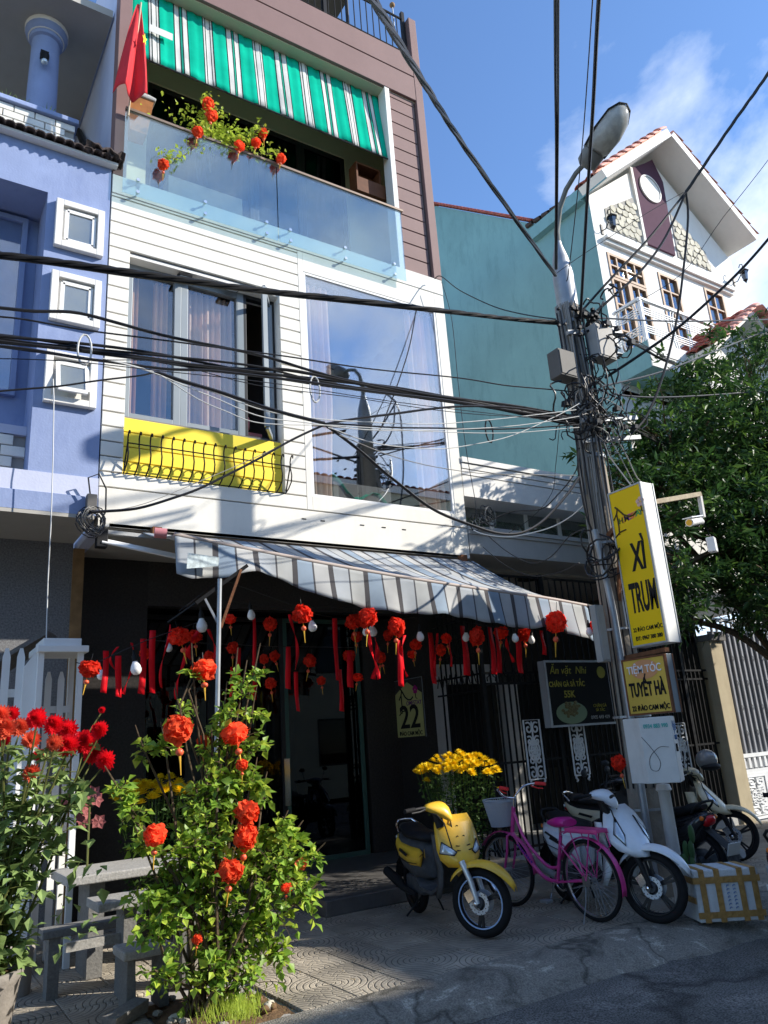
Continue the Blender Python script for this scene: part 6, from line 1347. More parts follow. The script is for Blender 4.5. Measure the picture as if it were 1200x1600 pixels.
# ---- the rose bush on the kerb
bu = thing('rose_bush', 'tall leafy sunlit rose bush hung with red lanterns growing from the soil bed', 'bush', (1.98, 5.45, 0))
stems = MB(); base = Vector((1.98,5.45,.02)); tips = []
lp = []; ld = []
for (c, r_, n) in BUSH_CLUMPS:
    c = Vector(c); c.y += random.uniform(-.1,.12)
    b0 = base + Vector((random.uniform(-.12,.12), random.uniform(-.1,.1), 0)); mid = Vector((b0.x*.6+c.x*.4, b0.y, c.z*.55)); P_ = smooth_pts([b0, mid + Vector((random.gauss(0,.03),random.gauss(0,.05),0)), c, c+(c-mid)*.25], 5)
    nP = len(P_); stems.tube(P_, [.011*(1-i/nP)+.003 for i in range(nP)], 5)
    k = 0
    while k < n*(1.9 if c.z < 1.5 else 1.15):
        # twig from the clump centre outwards carrying several leaves
        th, ph = random.uniform(0, 6.28), math.acos(random.uniform(-.8,1)); dr = Vector((math.sin(ph)*math.cos(th), math.sin(ph)*math.sin(th)*.8, math.cos(ph)*.9)); Lt = r_*random.uniform(.55,1.35); q0 = c + Vector((random.gauss(0,r_*.3), random.gauss(0,r_*.25), random.gauss(0,r_*.3)))
        P2 = [q0 + dr*Lt*t + Vector((0,0,-.18*Lt*t*t)) for t in (0,.33,.66,1)]; stems.tube(P2, [.003,.0025,.002,.0012], 4)
        for q in range(7):
            t = .25+.75*q/6; p = q0 + dr*Lt*t + Vector((0,0,-.18*Lt*t*t)); sd_ = Vector((random.gauss(0,1),random.gauss(0,1),random.gauss(.1,.6))).normalized(); dd = (dr*.6+sd_*.9); dd.z -= .1
            lp.append(p+sd_*.008); ld.append(dd); k += 1
stems.tube([(2.02,5.42,0),(1.98,5.42,1.1),(1.92,5.4,1.75),(1.80,5.36,2.05),(1.94,5.36,2.27)], [.012,.01,.009,.007,.004], 6)
stems.tube([(1.98,5.42,1.0),(1.80,5.38,1.65),(1.74,5.36,1.95),(1.88,5.36,2.28)], .007, 5)
stems.build('stems', BARK, bu, smooth=True)
tag(MB().tube([(2.18,5.45,0),(2.17,5.45,.8)], .008, 6).build('garden_stake', mat('green_plastic_stake', (.1,.3,.2), .5)), 'thin green plastic stake at the foot of the rose bush', 'stake')
lp = np.array([tuple(p) for p in lp]); ld = np.array([tuple(p) for p in ld]); nL = len(lp)
young = rng.random(nL) < .32
order = np.argsort(lp[:,1]); pick = order[:280]; restm = np.ones(nL, bool); restm[pick] = False
lmes = [leaf_mesh('leaf', .064, .044, LEAF), leaf_mesh('leaf', .055, .036, LEAFY)]
for i in pick:
    o = bpy.data.objects.new('leaf', lmes[int(young[i])]); C.objects.link(o); o.parent = bu; o.matrix_parent_inverse = Matrix.Translation(Vector(bu['_world'])).inverted()
    o.location = lp[i]; o.rotation_euler = Vector(ld[i]).to_track_quat('X', 'Z').to_euler(); o.rotation_euler.rotate_axis('X', random.gauss(0,.6)); s_ = random.uniform(.75,1.3); o.scale = (s_,)*3
for nm, msk, m_ in (('foliage', restm & ~young, LEAF), ('young_foliage', restm & young, LEAFY)):
    o = link(nm, leaf_cloud(lp[msk], ld[msk], .070, .048, seedn=3), m_, bu); o['kind'] = 'stuff'
hib = MB()
def petals(c, nrm, r_, n, rings, wf=.6):
    mb = MB(); nrm = Vector(nrm).normalized(); e1 = nrm.orthogonal().normalized(); e2 = nrm.cross(e1)
    for ri in range(rings):
        f = 1-ri/rings; tilt = .15+1.15*ri/rings
        for k in range(n):
            a = 2*math.pi*(k+.5*(ri % 2))/n + random.uniform(-.08,.08); u = e1*math.cos(a)+e2*math.sin(a); t_ = e2*math.cos(a)-e1*math.sin(a); L_ = r_*(.45+.62*f)*random.uniform(.9,1.08); dd = (u*math.cos(tilt)+nrm*math.sin(tilt)); w_ = r_*wf*3.0/n*(.5+.5*f)
            c0 = Vector(c)+nrm*r_*.1*ri
            mb.add([c0, c0+dd*L_*.55+t_*w_, c0+dd*L_, c0+dd*L_*.55-t_*w_, c0+dd*L_*.55-nrm*w_*.4], [(0,1,4),(1,2,4),(2,3,4),(3,0,4)])
    return mb
for p in ((2.58,5.35,.74),(2.60,5.3,.83)): petals(p, (-.4,-1,.3), .045, 5, 1, 1.2).build('flower', ORF, bu)
gr = MB()
for k in range(520):
    x, y = 2.08+random.gauss(0,.09), 5.32+random.gauss(0,.10); h = random.uniform(.05,.16); a = random.uniform(0,6.28); gr.add([(x-.003,y,.01),(x+.003,y,.01),(x+.04*math.cos(a),y+.04*math.sin(a),h)],[(0,1,2)])
g_o = gr.build('grass_tuft', LEAFY); tag(g_o, 'bright green moss like tuft at the foot of the rose bush', 'grass'); g_o['kind'] = 'stuff'
# ---- dahlias in a pot
dh = thing('dahlia_plant', 'tall sunlit dahlia plant with red and coral blooms before the picket fence', 'flowering plant', (.85, 6.0, 0))
st = MB(); dl = []; dd_ = []
for i, (p, r_) in enumerate(DAHLIAS):
    p = Vector(p); b0 = Vector((.68+random.uniform(-.1,.12), 5.78+random.uniform(-.1,.1), .42)); P_ = smooth_pts([b0, b0.lerp(p,.45)+Vector((random.gauss(0,.04),random.gauss(0,.04),.05)), p - Vector((0,0,r_*.3))], 6); st.tube(P_, [.011-.006*q/len(P_) for q in range(len(P_))], 5)
    for q in range(26):
        t = random.uniform(.05,.93); c = P_[int(t*(len(P_)-1))]; a = random.uniform(0,6.28); dv = Vector((math.cos(a), math.sin(a), random.uniform(-.2,.4))); s_ = random.uniform(.03,.12); st.tube([c, c+dv*s_], .003, 4)
        for w_ in range(3): dl.append(tuple(c+dv*s_*(.6+.4*w_/2))); dd_.append(tuple(dv+Vector((random.gauss(0,.5),random.gauss(0,.5),random.gauss(-.1,.3)))))
    col = ORF if (p.x < .95 and i % 2 == 1) or i in (9,10,17) else REDF
    nrm = Vector((-.55+random.gauss(0,.25), -.85, .25+random.gauss(0,.25)))
    petals(p, nrm, r_*1.5*random.uniform(.85,1.15), 17, 8, 1.3).build('dahlia_bloom', col, dh)
st.build('stems', STEM, dh, smooth=True)
for k in range(110):
    x, z = random.uniform(.5,1.3), random.uniform(.45,1.35); dl.append((x, 5.6+random.uniform(-.2,.2), z)); dd_.append((random.gauss(0,1), random.gauss(-.4,.6), random.gauss(-.3,.4)))
dl = np.array(dl); dd_ = np.array(dd_); lmd = leaf_mesh('leaf', .12, .075, LEAFD, .18)
pk = np.argsort(dl[:,1])[:240]; rm = np.ones(len(dl), bool); rm[pk] = False
for i in pk:
    o = bpy.data.objects.new('leaf', lmd); C.objects.link(o); o.parent = dh; o.matrix_parent_inverse = Matrix.Translation(Vector(dh['_world'])).inverted(); o.location = dl[i]; o.rotation_euler = Vector(dd_[i]).to_track_quat('X','Z').to_euler(); s_ = random.uniform(.5,1.15); o.scale = (s_,)*3
o = link('foliage', leaf_cloud(dl[rm], dd_[rm], .10, .065, .18, 5), LEAFD, dh); o['kind'] = 'stuff'
pt = thing('flower_pot', 'large pale clay pot holding the dahlias at the lower left corner', 'pot', (.86, 5.75, 0))
MB().lathe([(.15,0),(.17,.02),(.235,.4),(.25,.42),(.25,.46),(.225,.46),(.21,.42),(0,.40)], 28, (.66,5.80,-.02)).build('pot_body', POTM, pt, smooth=True); MB().lathe([(0,.425),(.21,.425)], 20, (.66,5.80,-.02)).build('earth', SOIL, pt)
pt2 = tag(MB().lathe([(.10,0),(.11,.28),(.12,.30),(.11,.33),(.09,.31),(0,.30)], 20, (1.05,7.0,0)).build('flower_pot', POTM, smooth=True), 'smaller pale pot behind the large one by the bench', 'pot')
# ---- chrysanthemum pots
def mums(cx, cy, z0, rx_, rz_, n, label, seed, base_z=0):
    r_ = random.Random(seed); t = thing('chrysanthemum_plant', label, 'flowering plant', (cx, cy, base_z)); lp2 = []; ld2 = []
    for k in range(1500):
        a = r_.uniform(0,6.28); q = math.sqrt(r_.random()); h = r_.random(); rad = rx_*(.5+.45*h)*q; lp2.append((cx+rad*math.cos(a), cy+rad*math.sin(a), base_z+.25+(z0-base_z-.28)*h)); ld2.append((r_.gauss(0,1), r_.gauss(0,1), r_.gauss(.2,.5)))
    o = link('foliage', leaf_cloud(np.array(lp2), np.array(ld2), .055, .03, seedn=seed), MUML, t); o['kind'] = 'stuff'
    stm = MB()
    for k in range(n):
        a = k*2.399; q = math.sqrt((k+.5)/n); x, y = cx+rx_*q*math.cos(a), cy+rx_*q*math.sin(a)*.9; z = z0 + rz_*(1-q*q) + r_.uniform(-.07,.05); rr = r_.uniform(.05,.075)
        mb = petals((x,y,z), (r_.gauss(-.1,.25), r_.gauss(-.25,.25), 1), rr, 10, 4, .7); mb.build('bloom', YELF, t); stm.tube([(x,y,z-.01),(x*.8+cx*.2,y*.8+cy*.2,z-.35)], .004, 4)
    stm.build('stems', MUML, t); MB().lathe([(.16,0),(.24,.28),(.25,.3),(.22,.3),(0,.27)], 20, (cx,cy,base_z)).build('pot', PLB, t, smooth=True)
    return t
mums(5.55, 7.25, 1.24, .50, .17, 60, 'pot of bright yellow chrysanthemums behind the yellow scooter', 11)
mums(2.35, 7.95, 1.26, .42, .14, 50, 'pot of yellow chrysanthemums behind the rose bush in the porch shade', 12)
pk_ = thing('pink_lily', 'dull pink blossoms in the shade between the dahlias and yellow flowers', 'flowering plant', (1.65,7.5,.9))
for k in range(7): petals((1.60+random.gauss(0,.08),7.5+random.gauss(0,.08),1.25+random.gauss(0,.08)), (random.gauss(0,.6),-1,random.gauss(.3,.4)), .07, 6, 1, .8).build('bloom', mat('dull_pink_petal', (.25,.08,.08), .6, .2), pk_)
MB().tube([(1.6,7.35,0),(1.6,7.35,1.25)], .01, 5).build('stem', STEM, pk_)
# ---- balcony plant
bpn = thing('balcony_vine', 'yellow green leafy branches with red lanterns over the balcony handrail', 'plant', (2.9, 8.05, 8.6))
st = MB(); bl_p = []; bl_d = []
for tp in BALCONY_LANTERNS:
    p = Vector(tp[0]); b0 = Vector((2.95,8.05,9.0)); P_ = smooth_pts([b0, Vector((2.95,8.0,9.45)), b0.lerp(p,.7)+Vector((0,0,.15)), p+Vector((0,0,.12))], 6); st.tube(P_, .006, 5)
    for q in range(95):
        t = random.uniform(.35,1); c = P_[int(t*(len(P_)-1))]; bl_p.append(tuple(c+Vector((random.gauss(0,.06),random.gauss(0,.05),random.gauss(.03,.06))))); bl_d.append((random.gauss(0,1),random.gauss(0,1),random.gauss(0,.6)))
for k in range(320): bl_p.append((random.gauss(3.0,.30), random.gauss(7.98,.08), random.gauss(9.70,.13))); bl_d.append((random.gauss(0,1),random.gauss(0,1),random.gauss(0,.6)))
st.build('stems', BARK, bpn); o = link('foliage', leaf_cloud(np.array(bl_p), np.array(bl_d), .065, .036, seedn=9), LEAFY, bpn); o['kind'] = 'stuff'
MB().box(2.4,3.4,8.05,8.3,8.48,8.75).build('planter', POTM, bpn)
# ---- big tree on the right
def tree(label, trunk, lobes, nleaf, seed, lsize=(.12,.045), two=True):
    r_ = np.random.default_rng(seed); t = thing('street_tree', label, 'tree', trunk[0]); tb = MB(); tr = smooth_pts(trunk, 4); tb.tube(tr, [.17-.10*i/len(tr) for i in range(len(tr))], 10)
    for (c, rd) in lobes:
        j = random.randint(len(tr)//2, len(tr)-1); P_ = smooth_pts([tr[j], tr[j].lerp(Vector(c),.5)+Vector((0,0,.2)), Vector(c)], 4); tb.tube(P_, [.07-.05*i/len(P_) for i in range(len(P_))], 6)
        for q in range(5):
            e = Vector(c)+Vector(r_.normal(0,.55,3))*Vector(rd).x; tb.tube(branch(P_[-3], e, .05, 5, .04), [.02,.016,.012,.008,.005], 5)
    tb.build('trunk', BARK, t, smooth=True)
    PA = []; DA = []
    vols = np.array([rd[0]*rd[1]*rd[2] for _, rd in lobes]); vols = vols/vols.sum()
    for (c, rd), vv in zip(lobes, vols):
        nc = max(6, int(nleaf*vv/34)); cen = r_.normal(0,1,(nc,3)); cen /= np.linalg.norm(cen,axis=1)[:,None]; cen *= (r_.uniform(.25,1.05,nc)**.6)[:,None]; cen = cen*np.array(rd)+np.array(c)
        for q in cen:
            m_ = 34; dv = r_.normal(0,1,3); dv[2] = abs(dv[2])*.3-.25; dv /= np.linalg.norm(dv); a = r_.uniform(0,1,m_)[:,None]
            pp = q + dv*a*.46 + r_.normal(0,.055,(m_,3)); PA.append(pp); DA.append(dv*.7 + r_.normal(0,.55,(m_,3)))
    PA = np.vstack(PA); DA = np.vstack(DA); li = r_.random(len(PA)) < .22
    o = link('crown', leaf_cloud(PA[~li], DA[~li], *lsize, seedn=seed), LEAFT, t); o['kind'] = 'stuff'
    o = link('light_leaves', leaf_cloud(PA[li], DA[li], *lsize, seedn=seed+1), LEAFT2, t); o['kind'] = 'stuff'
    return t
tree('dense dark green street tree behind the yellow light box sign', [(12.4,7.3,0),(12.2,7.1,1.6),(11.8,6.8,3.0),(11.2,6.5,4.3)],
     [((9.3,6.6,5.3),(.95,.7,.8)),((10.6,6.5,6.0),(1.2,.9,1.0)),((12.0,6.4,6.3),(1.2,.9,.9)),((9.6,6.2,4.2),(1.1,.8,.9)),((11.0,6.2,4.6),(1.3,1.0,1.1)),((12.6,6.2,5.0),(1.4,1.1,1.4)),((9.4,6.3,3.4),(.6,.5,.45)),((10.5,6.0,3.3),(.9,.8,.7)),((11.8,5.9,3.5),(1.1,.9,.9)),((8.8,6.7,4.9),(.5,.5,.5)),((10.6,6.7,6.9),(.6,.5,.5)),((12.4,6.6,7.7),(.9,.7,.6)),((8.9,6.5,5.9),(.4,.4,.4)), ((8.3,6.6,5.0),(.45,.5,.5)), ((8.4,6.4,4.2),(.5,.5,.6)), ((8.5,6.3,3.4),(.5,.5,.5)), ((12.6,5.7,3.3),(1.0,.8,.7)), ((11.6,6.4,3.1),(.8,.6,.4)), ((8.9,6.5,2.95),(.25,.3,.2)), ((10.2,6.3,2.85),(.3,.3,.2)),((13.8,6.4,5.9),(1.2,1.0,1.3))], 52000, 21, (.15,.045))
# cactus near the stub
cx = MB()
for a in ((6.33,4.98,.0,.5),(6.42,4.96,0,.66),(6.27,5.0,0,.36)):
    for s_ in range(5): cx.ball((a[0]+.03*math.sin(s_*2), a[1], a[3]*s_/5+.08), .045, .016, .085, 8, 6)
tag(cx.build('cactus', mat('cactus_green', (.05,.11,.04), .6, .2), smooth=True), 'jointed green cactus growing between the pole and the foam box', 'plant')
# ================================================================== FENCE, TABLE, BENCHES
pf = thing('picket_fence', 'white peeling picket fence with a boxed gatepost at the left', 'fence', (1.0, 7.6, 0))
for i in range(14):
    x = .30+i*.118
    if x > 1.02: break
    MB().prism([(-.032,0),(.032,0),(.032,2.52),(.012,2.60),(-.012,2.60),(-.032,2.52)], (x,7.60,.05), (1,0,0), (0,0,1), (0,.02,0)).build('picket', ALUW, pf)
for z in (2.22, 1.3, .4): MB().box(-.6, 1.1, 7.622, 7.655, z, z+.07).build('rail', ALUW, pf)
MB().prism([(1.03,0),(1.14,0),(1.14,2.62),(1.03,2.45)], (0,7.55,.02), (1,0,0), (0,0,1), (0,.06,0)).build('gate_stile', ALUW, pf)
for x, y in ((1.16,7.5),(1.50,7.5),(1.50,7.9)): MB().box(x-.025,x+.025,y,y+.05,0,2.60).build('post', ALUW, pf)
MB().box(1.12,1.56,7.46,7.96,2.60,2.66).build('cap_board', ALUW, pf, bevel=.005); MB().box(1.17,1.50,7.50,7.92,2.662,2.73).build('cap_board', ALUW, pf, bevel=.005)
for x in (1.27, 1.38): MB().prism([(-.028,0),(.028,0),(.028,2.33),(.01,2.40),(-.01,2.40),(-.028,2.33)], (x,7.72,.05), (1,0,0), (0,0,1), (0,.018,0)).build('picket', ALUW, pf)
for z in (2.08,.9): MB().box(1.185,1.475,7.745,7.77,z,z+.06).build('rail', ALUW, pf)
MB().add([(.75,8.2,2.55),(1.3,8.2,2.92),(1.45,8.5,2.9),(.9,8.5,2.5),(.75,8.2,2.5),(1.3,8.2,2.87),(1.45,8.5,2.85),(.9,8.5,2.45)], [(0,1,2,3),(4,7,6,5),(0,4,5,1),(1,5,6,2),(2,6,7,3),(3,7,4,0)]).build('sloping_board', STONED, pf)
tb = thing('stone_table', 'long pale speckled stone table behind the rose bush', 'table', (1.95, 7.1, 0))
MB().cbox(1.35, 2.75, 6.85, 7.55, .70, .77, .008).build('tabletop', STONE, tb, bevel=.008)
for x in (1.55, 2.4): MB().box(x, x+.12, 7.0, 7.4, 0, .70).build('leg', STONED, tb)
b1 = thing('stone_bench', 'weathered bench with a thick top in front of the stone table', 'bench', (1.8, 6.3, 0))
MB().cbox(1.42, 2.25, 6.12, 6.50, .60, .66, .006).build('seat', STONE, b1, bevel=.006)
for x in (1.62, 2.05): MB().box(x, x+.09, 6.2, 6.42, 0, .60).build('leg', STONED, b1)
MB().box(1.25, 1.62, 6.28, 6.33, .36, .42).build('stretcher', STONE, b1)
b2 = thing('stone_stool', 'low curved stone stool beside the soil bed', 'stool', (1.68, 6.0, 0))
MB().loft([[(1.52+dx, 5.80+dy, z) for dx, dy in ((0,0),(.34,0),(.34,.30),(0,.30))] for z in (.33,.39)]).build('seat', STONE, b2, bevel=.012)
for x in (1.56,1.78): MB().prism([(0,0),(.07,0),(.055,.33),(.0,.33)], (x,5.86,0), (1,0,0), (0,0,1), (0,.2,0)).build('leg', STONED, b2, bevel=.006)
b3 = thing('stone_bench', 'low dark stone bench under the picket fence left of the table', 'bench', (1.3, 6.9, 0))
MB().cbox(1.15, 1.9, 6.62, 6.8, .40, .46, .006).build('seat', STONED, b3, bevel=.006)
for x in (1.2, 1.75): MB().box(x, x+.08, 6.64, 6.78, 0, .40).build('leg', STONED, b3)
tag(MB().obox((1.52,5.72,.05),(.12,.06,.02),(-.03,.06,0),(0,-.01,.04)).build('plank_offcut', STONED, bevel=.004), 'short grey board lying on the ground by the stool', 'board')
# ================================================================== FOAM BOX
fx = thing('foam_box', 'white polystyrene box bound with brown packing tape on the kerb', 'box', (6.1, 4.6, 0))
fpos = Vector((5.91,4.60,0)); fu = Vector((.42,-.30,0)).normalized(); fv = Vector((.155,.285,0)).normalized(); fwid, fdep, fh = .53, .33, .40
def FP(a, b_, c_): return fpos + fu*a*fwid + fv*b_*fdep + Vector((0,0,c_*fh))
def fbox(a0,a1,b0,b1,c0,c1): return MB().add([FP(a0,b0,c0),FP(a1,b0,c0),FP(a1,b1,c0),FP(a0,b1,c0),FP(a0,b0,c1),FP(a1,b0,c1),FP(a1,b1,c1),FP(a0,b1,c1)],[(0,3,2,1),(4,5,6,7),(0,1,5,4),(1,2,6,5),(2,3,7,6),(3,0,4,7)])
fbox(0,1,0,1,0,.84).build('box', FOAM, fx, bevel=.012); fbox(-.01,1.01,-.015,1.015,.845,1).build('lid', FOAM, fx, bevel=.012)
e_ = .012
for a in (.12,.36,.72,.93): fbox(a-.045,a+.045,-e_*2.2,-e_*1.3,.0,1.006).build('tape', TAPE, fx)
for c_ in (.80,.14): fbox(-.02,1.02,-e_*3,-e_*2.25,c_-.06,c_+.06).build('tape', TAPE, fx)
for c_ in (.80,.42): fbox(-e_*2.6,-e_*1.6,-.02,1.02,c_-.06,c_+.06).build('tape', TAPE, fx)
for a in (.12,.36,.72,.93): fbox(a-.045,a+.045,-.02,1.0,1.003,1.009).build('tape', TAPE, fx)
for i in range(7):
    for j in range(2):
        c = FP(.50+.10*j,-e_*1.4,.68-.07*i); MB().tube([c+fu*.012*math.cos(a)+Vector((0,0,.008*math.sin(a*1.7))) for a in [q*.9 for q in range(7)]], .0018, 4).build('scribble', INKB, fx)
# ================================================================== VEHICLES
def RZ(p, ang, px, py):
    c, s = math.cos(ang), math.sin(ang); x, y = p.x-px, p.y-py; return Vector((px+c*x-s*y, py+s*x+c*y, p.z))
def wheel(par, cx, cz, R_, tw, m_rimstripe, kind, tf, name):
    # par: Empty thing, tf transforms points
    def T(mb): return mb.map(tf)
    o = T(MB().torus((cx,0,cz),(0,1,0),R_-tw*.55,tw*.55,40,10)).build(name, RUB, par, smooth=True)
    T(MB().lathe([(R_-tw*1.05,-.03),(R_-tw*.9,-.028),(R_-tw*.9,.028),(R_-tw*1.05,.03)], 40, (cx,0,cz), (0,1,0), True)).build('rim', RIMK, o, smooth=True)
    for s_ in (-1,1): T(MB().torus((cx,s_*.032,cz),(0,1,0),R_-tw*1.02,.006,40,6)).build('rim_stripe', m_rimstripe, o, smooth=True)
    sp_ = MB(); n_ = 3 if kind == 'three' else 5
    for k in range(n_):
        a = 2*math.pi*k/n_+.4; 
        for q in (-.10,.10): sp_.bar((cx+.03*math.cos(a),0,cz+.03*math.sin(a)), (cx+(R_-tw*1.05)*math.cos(a+q),0,cz+(R_-tw*1.05)*math.sin(a+q)), .022, .02, (0,1,0))
    T(sp_).build('spokes', RIMK, o)
    T(MB().lathe([(0,-.07),(.035,-.07),(.045,-.04),(.045,.04),(.035,.07),(0,.07)], 14, (cx,0,cz), (0,1,0))).build('hub', PLG, o, smooth=True)
    return o
def disc(par, cx, cz, tf, side, r0=.055, r1=.09):
    MB().lathe([(r0,side*.05),(r1,side*.05),(r1,side*.055),(r0,side*.055)], 28, (cx,0,cz), (0,1,0), True).map(tf).build('brake_disc', DISC, par)
    hb = MB()
    for k in range(22): a = k*2*math.pi/22; q = r0+.012+.018*(k % 2); hb.lathe([(0,0),(.0045,0),(.0045,.001)], 6, (cx+q*math.cos(a), side*.0565, cz+q*math.sin(a)), (0,side,0))
    hb.map(tf).build('disc_holes', PLB, par)
def se(x, zc, hw, hh, n=18, e=.75):
    q = []
    for k in range(n):
        a = 2*math.pi*k/n; c, s = math.cos(a), math.sin(a); q.append(Vector((x, hw*math.copysign(abs(c)**e, c), zc+hh*math.copysign(abs(s)**e, s))))
    return q
def scooter(label, rear, front, steer, body, style, group=None, low=PLG, seat=SEATB):
    rear, front = Vector((*rear,0)), Vector((*front,0)); hd = front-rear; wb = hd.length; base = rear.lerp(front,.5); rz = math.atan2(hd.y, hd.x)
    t = thing('motor_scooter', label, 'scooter', base, group, world=False, rz=rz); xr, xf = -wb/2, wb/2; Rw = .272 if style == 'mio' else .285
    n0_ = len(bpy.data.objects)
    I = lambda p: p
    ax, ay = xf-.10, 0
    S = lambda p: RZ(p, steer, ax, ay)
    # wheels
    fwh = wheel(t, xf, Rw, Rw, .072, RIMB if style == 'mio' else RIMK, 'three' if style == 'mio' else 'five', S, 'front_wheel')
    rwh = wheel(t, xr, Rw, Rw, .066, RIMK, 'three', I, 'rear_wheel')
    disc(fwh, xf, Rw, S, -1); disc(fwh, xf, Rw, S, 1)
    # fork and fender
    for s_ in (-1,1):
        MB().tube([(xf-.12,s_*.075,.60),(xf-.05,s_*.078,.45),(xf,s_*.08,Rw)], [.026,.024,.02], 10).map(S).build('fork_leg', DISC if style == 'mio' else PLB, t, smooth=True)
    MB().obox((xf-.07,-.072,Rw+.06),(.03,0,.02),(0,.02,0),(-.02,0,.035)).map(S).build('brake_caliper', CHROME, t)
    rows = []
    for k in range(15):
        a = R(138-k*8.2); rr = Rw+.045+.03*(k/14); wd = .085*(1-(max(0,k-8)/7)**2*.93) ; q = []
        for u in (-1,-.6,0,.6,1): q.append(Vector((xf+rr*math.cos(a)-(0), u*wd, Rw+rr*math.sin(a) - abs(u)**3*.045)))
        rows.append(q)
    MB().grid(rows).map(S).build('front_fender', body, t, smooth=True, solid=.006)
    # leg shield (front apron)
    if style == 'mio': V = [(.95,xf-.32,.155,.03),(.88,xf-.27,.185,.06),(.78,xf-.20,.20,.09),(.68,xf-.14,.205,.12),(.60,xf-.10,.185,.14),(.545,xf-.09,.13,.12)]
    else: V = [(.93,xf-.30,.10,.02),(.86,xf-.24,.17,.05),(.76,xf-.15,.215,.10),(.66,xf-.06,.22,.14),(.58,xf-.0,.17,.13),(.53,xf+.03,.08,.07)]
    rows = []
    for z, x, w_, c in V: rows.append([Vector((x - c*abs(u)**2.2, u*w_, z)) for u in [q/6-1 for q in range(13)]])
    MB().grid(rows).build('front_apron', body, t, smooth=True, solid=.014)
    # side skirts of apron going down to the floor
    for s_ in (-1,1):
        rows = []
        for k, (z, x, x2, w_) in enumerate([(.80,xf-.33,xf-.42,.19),(.66,xf-.30,xf-.40,.19),(.52,xf-.27,xf-.38,.17),(.38,xf-.32,xf-.42,.16),(.27,xf-.42,xf-.50,.15)]):
            rows.append([Vector((x+.02,s_*w_*.96,z)), Vector((x-.03,s_*(w_+.005),z)), Vector((x2,s_*w_*.93,z))])
        MB().grid(rows).build('leg_shield_side', low if style == 'mio' else body, t, smooth=True, solid=.012)
    MB().loft([[Vector((x,s1*w_,z+dz)) for s1,dz in ((-1,0),(1,0),(1,.03),(-1,.03))] for x, z, w_ in ((xf-.36,.9,.14),(xf-.40,.6,.16),(xf-.45,.34,.14),(xf-.60,.27,.14),(xr+.45,.28,.15),(xr+.35,.34,.14))]).build('floorboard', low, t, smooth=False)
    # lights
    for s_ in (-1,1):
        if style == 'mio': P4 = [(.745,.17),(.665,.075),(.64,.10),(.655,.195)]
        else: P4 = [(.84,.10),(.71,.175),(.62,.13),(.70,.105)]
        def ap(z, y):
            for k in range(len(V)-1):
                z0,x0,w0,c0 = V[k]; z1,x1,w1,c1 = V[k+1]
                if z1 <= z <= z0: f = (z0-z)/(z0-z1); w_ = w0+(w1-w0)*f; return x0+(x1-x0)*f-(c0+(c1-c0)*f)*min(1,abs(y)/w_)**2.2
            return V[-1][1]
        rows = []
        for k in range(6):
            f = k/5; a = Vector((P4[0][0]*(1-f)+P4[1][0]*f, P4[0][1]*(1-f)+P4[1][1]*f,0)); b_ = Vector((P4[3][0]*(1-f)+P4[2][0]*f, P4[3][1]*(1-f)+P4[2][1]*f,0)); rows.append([Vector((ap(a.lerp(b_,g/5).x, a.lerp(b_,g/5).y)+.012+.008*math.sin(math.pi*g/5)*math.sin(math.pi*f), s_*a.lerp(b_,g/5).y, a.lerp(b_,g/5).x)) for g in range(6)])
        hl = MB().grid(rows).build('headlight', LENS, t, smooth=True, solid=.006)
        c4 = [Vector((ap(p[0],p[1])+.016, s_*p[1], p[0])) for p in P4+[P4[0]]]; MB().tube(c4, .006, 5).build('rim', PLB, hl)
    if style == 'mio':
        for z, y in ((.71,.05),(.675,.055),(.71,-.05),(.675,-.055)): MB().obox((ap(z,abs(y))+.010,y,z),(.003,0,0),(0,.018,.004 if y > 0 else -.004),(0,0,.004)).build('vent_slot', PLB, t)
        for z, y in ((.86,0),(.78,.03),(.78,-.03)): MB().lathe([(0,0),(.010,0),(.010,.004)], 10, (ap(z,abs(y))+.008,y,z), (1,0,0)).build('screw_hole', PLB, t)
    # steering head and handlebar cowl
    MB().tube([(xf-.33,0,.86),(xf-.37,0,1.0)], .04, 10).map(S).build('steering_column', PLB, t, smooth=True)
    cw = MB().loft([[Vector((xf-.36+dx, w_*cy, 1.03+zc+h*sy)) for cy, sy in [(math.cos(a), math.sin(a)) for a in [2*math.pi*q/16 for q in range(16)]]] for dx, w_, h, zc in ((-.08,.06,.02,.0),(-.05,.16,.035,.005),(0,.17,.048,.0),(.05,.12,.06,-.02),(.10,.07,.06,-.05),(.135,.03,.035,-.085),(.145,.008,.01,-.10))])
    cw.map(S).build('handlebar_cowl', body, t, smooth=True)
    if style != 'mio': MB().ball((xf-.27,0,1.0), .03,.07,.035,12,8).map(S).build('cowl_visor', PLB, t, smooth=True)
    else:
        MB().obox((xf-.315,.07,1.015),(.008,-.006,.0),(.01,.045,0),(-.004,0,.014)).map(S).build('cowl_vent', PLB, t)
    for s_ in (-1,1):
        MB().tube([(xf-.38,s_*.10,1.03),(xf-.40,s_*.20,1.04),(xf-.43,s_*.27,1.035)], .014, 8).map(S).build('handlebar', PLB, t, smooth=True)
        MB().tube([(xf-.43,s_*.27,1.035),(xf-.47,s_*.37,1.03)], .021, 10).map(S).build('grip', RUB, t, smooth=True)
        MB().tube([(xf-.36,s_*.21,1.03),(xf-.36,s_*.30,1.02),(xf-.40,s_*.38,1.015)], .008, 6).map(S).build('brake_lever', PLB, t, smooth=True)
        if style in ('white','black'):
            MB().tube([(xf-.40,s_*.2,1.05),(xf-.38,s_*.24,1.2)], .006, 5).map(S).build('mirror_stem', PLB, t); MB().ball((xf-.38,s_*.25,1.23), .015,.06,.035,12,8).map(S).build('mirror', PLB, t, smooth=True)
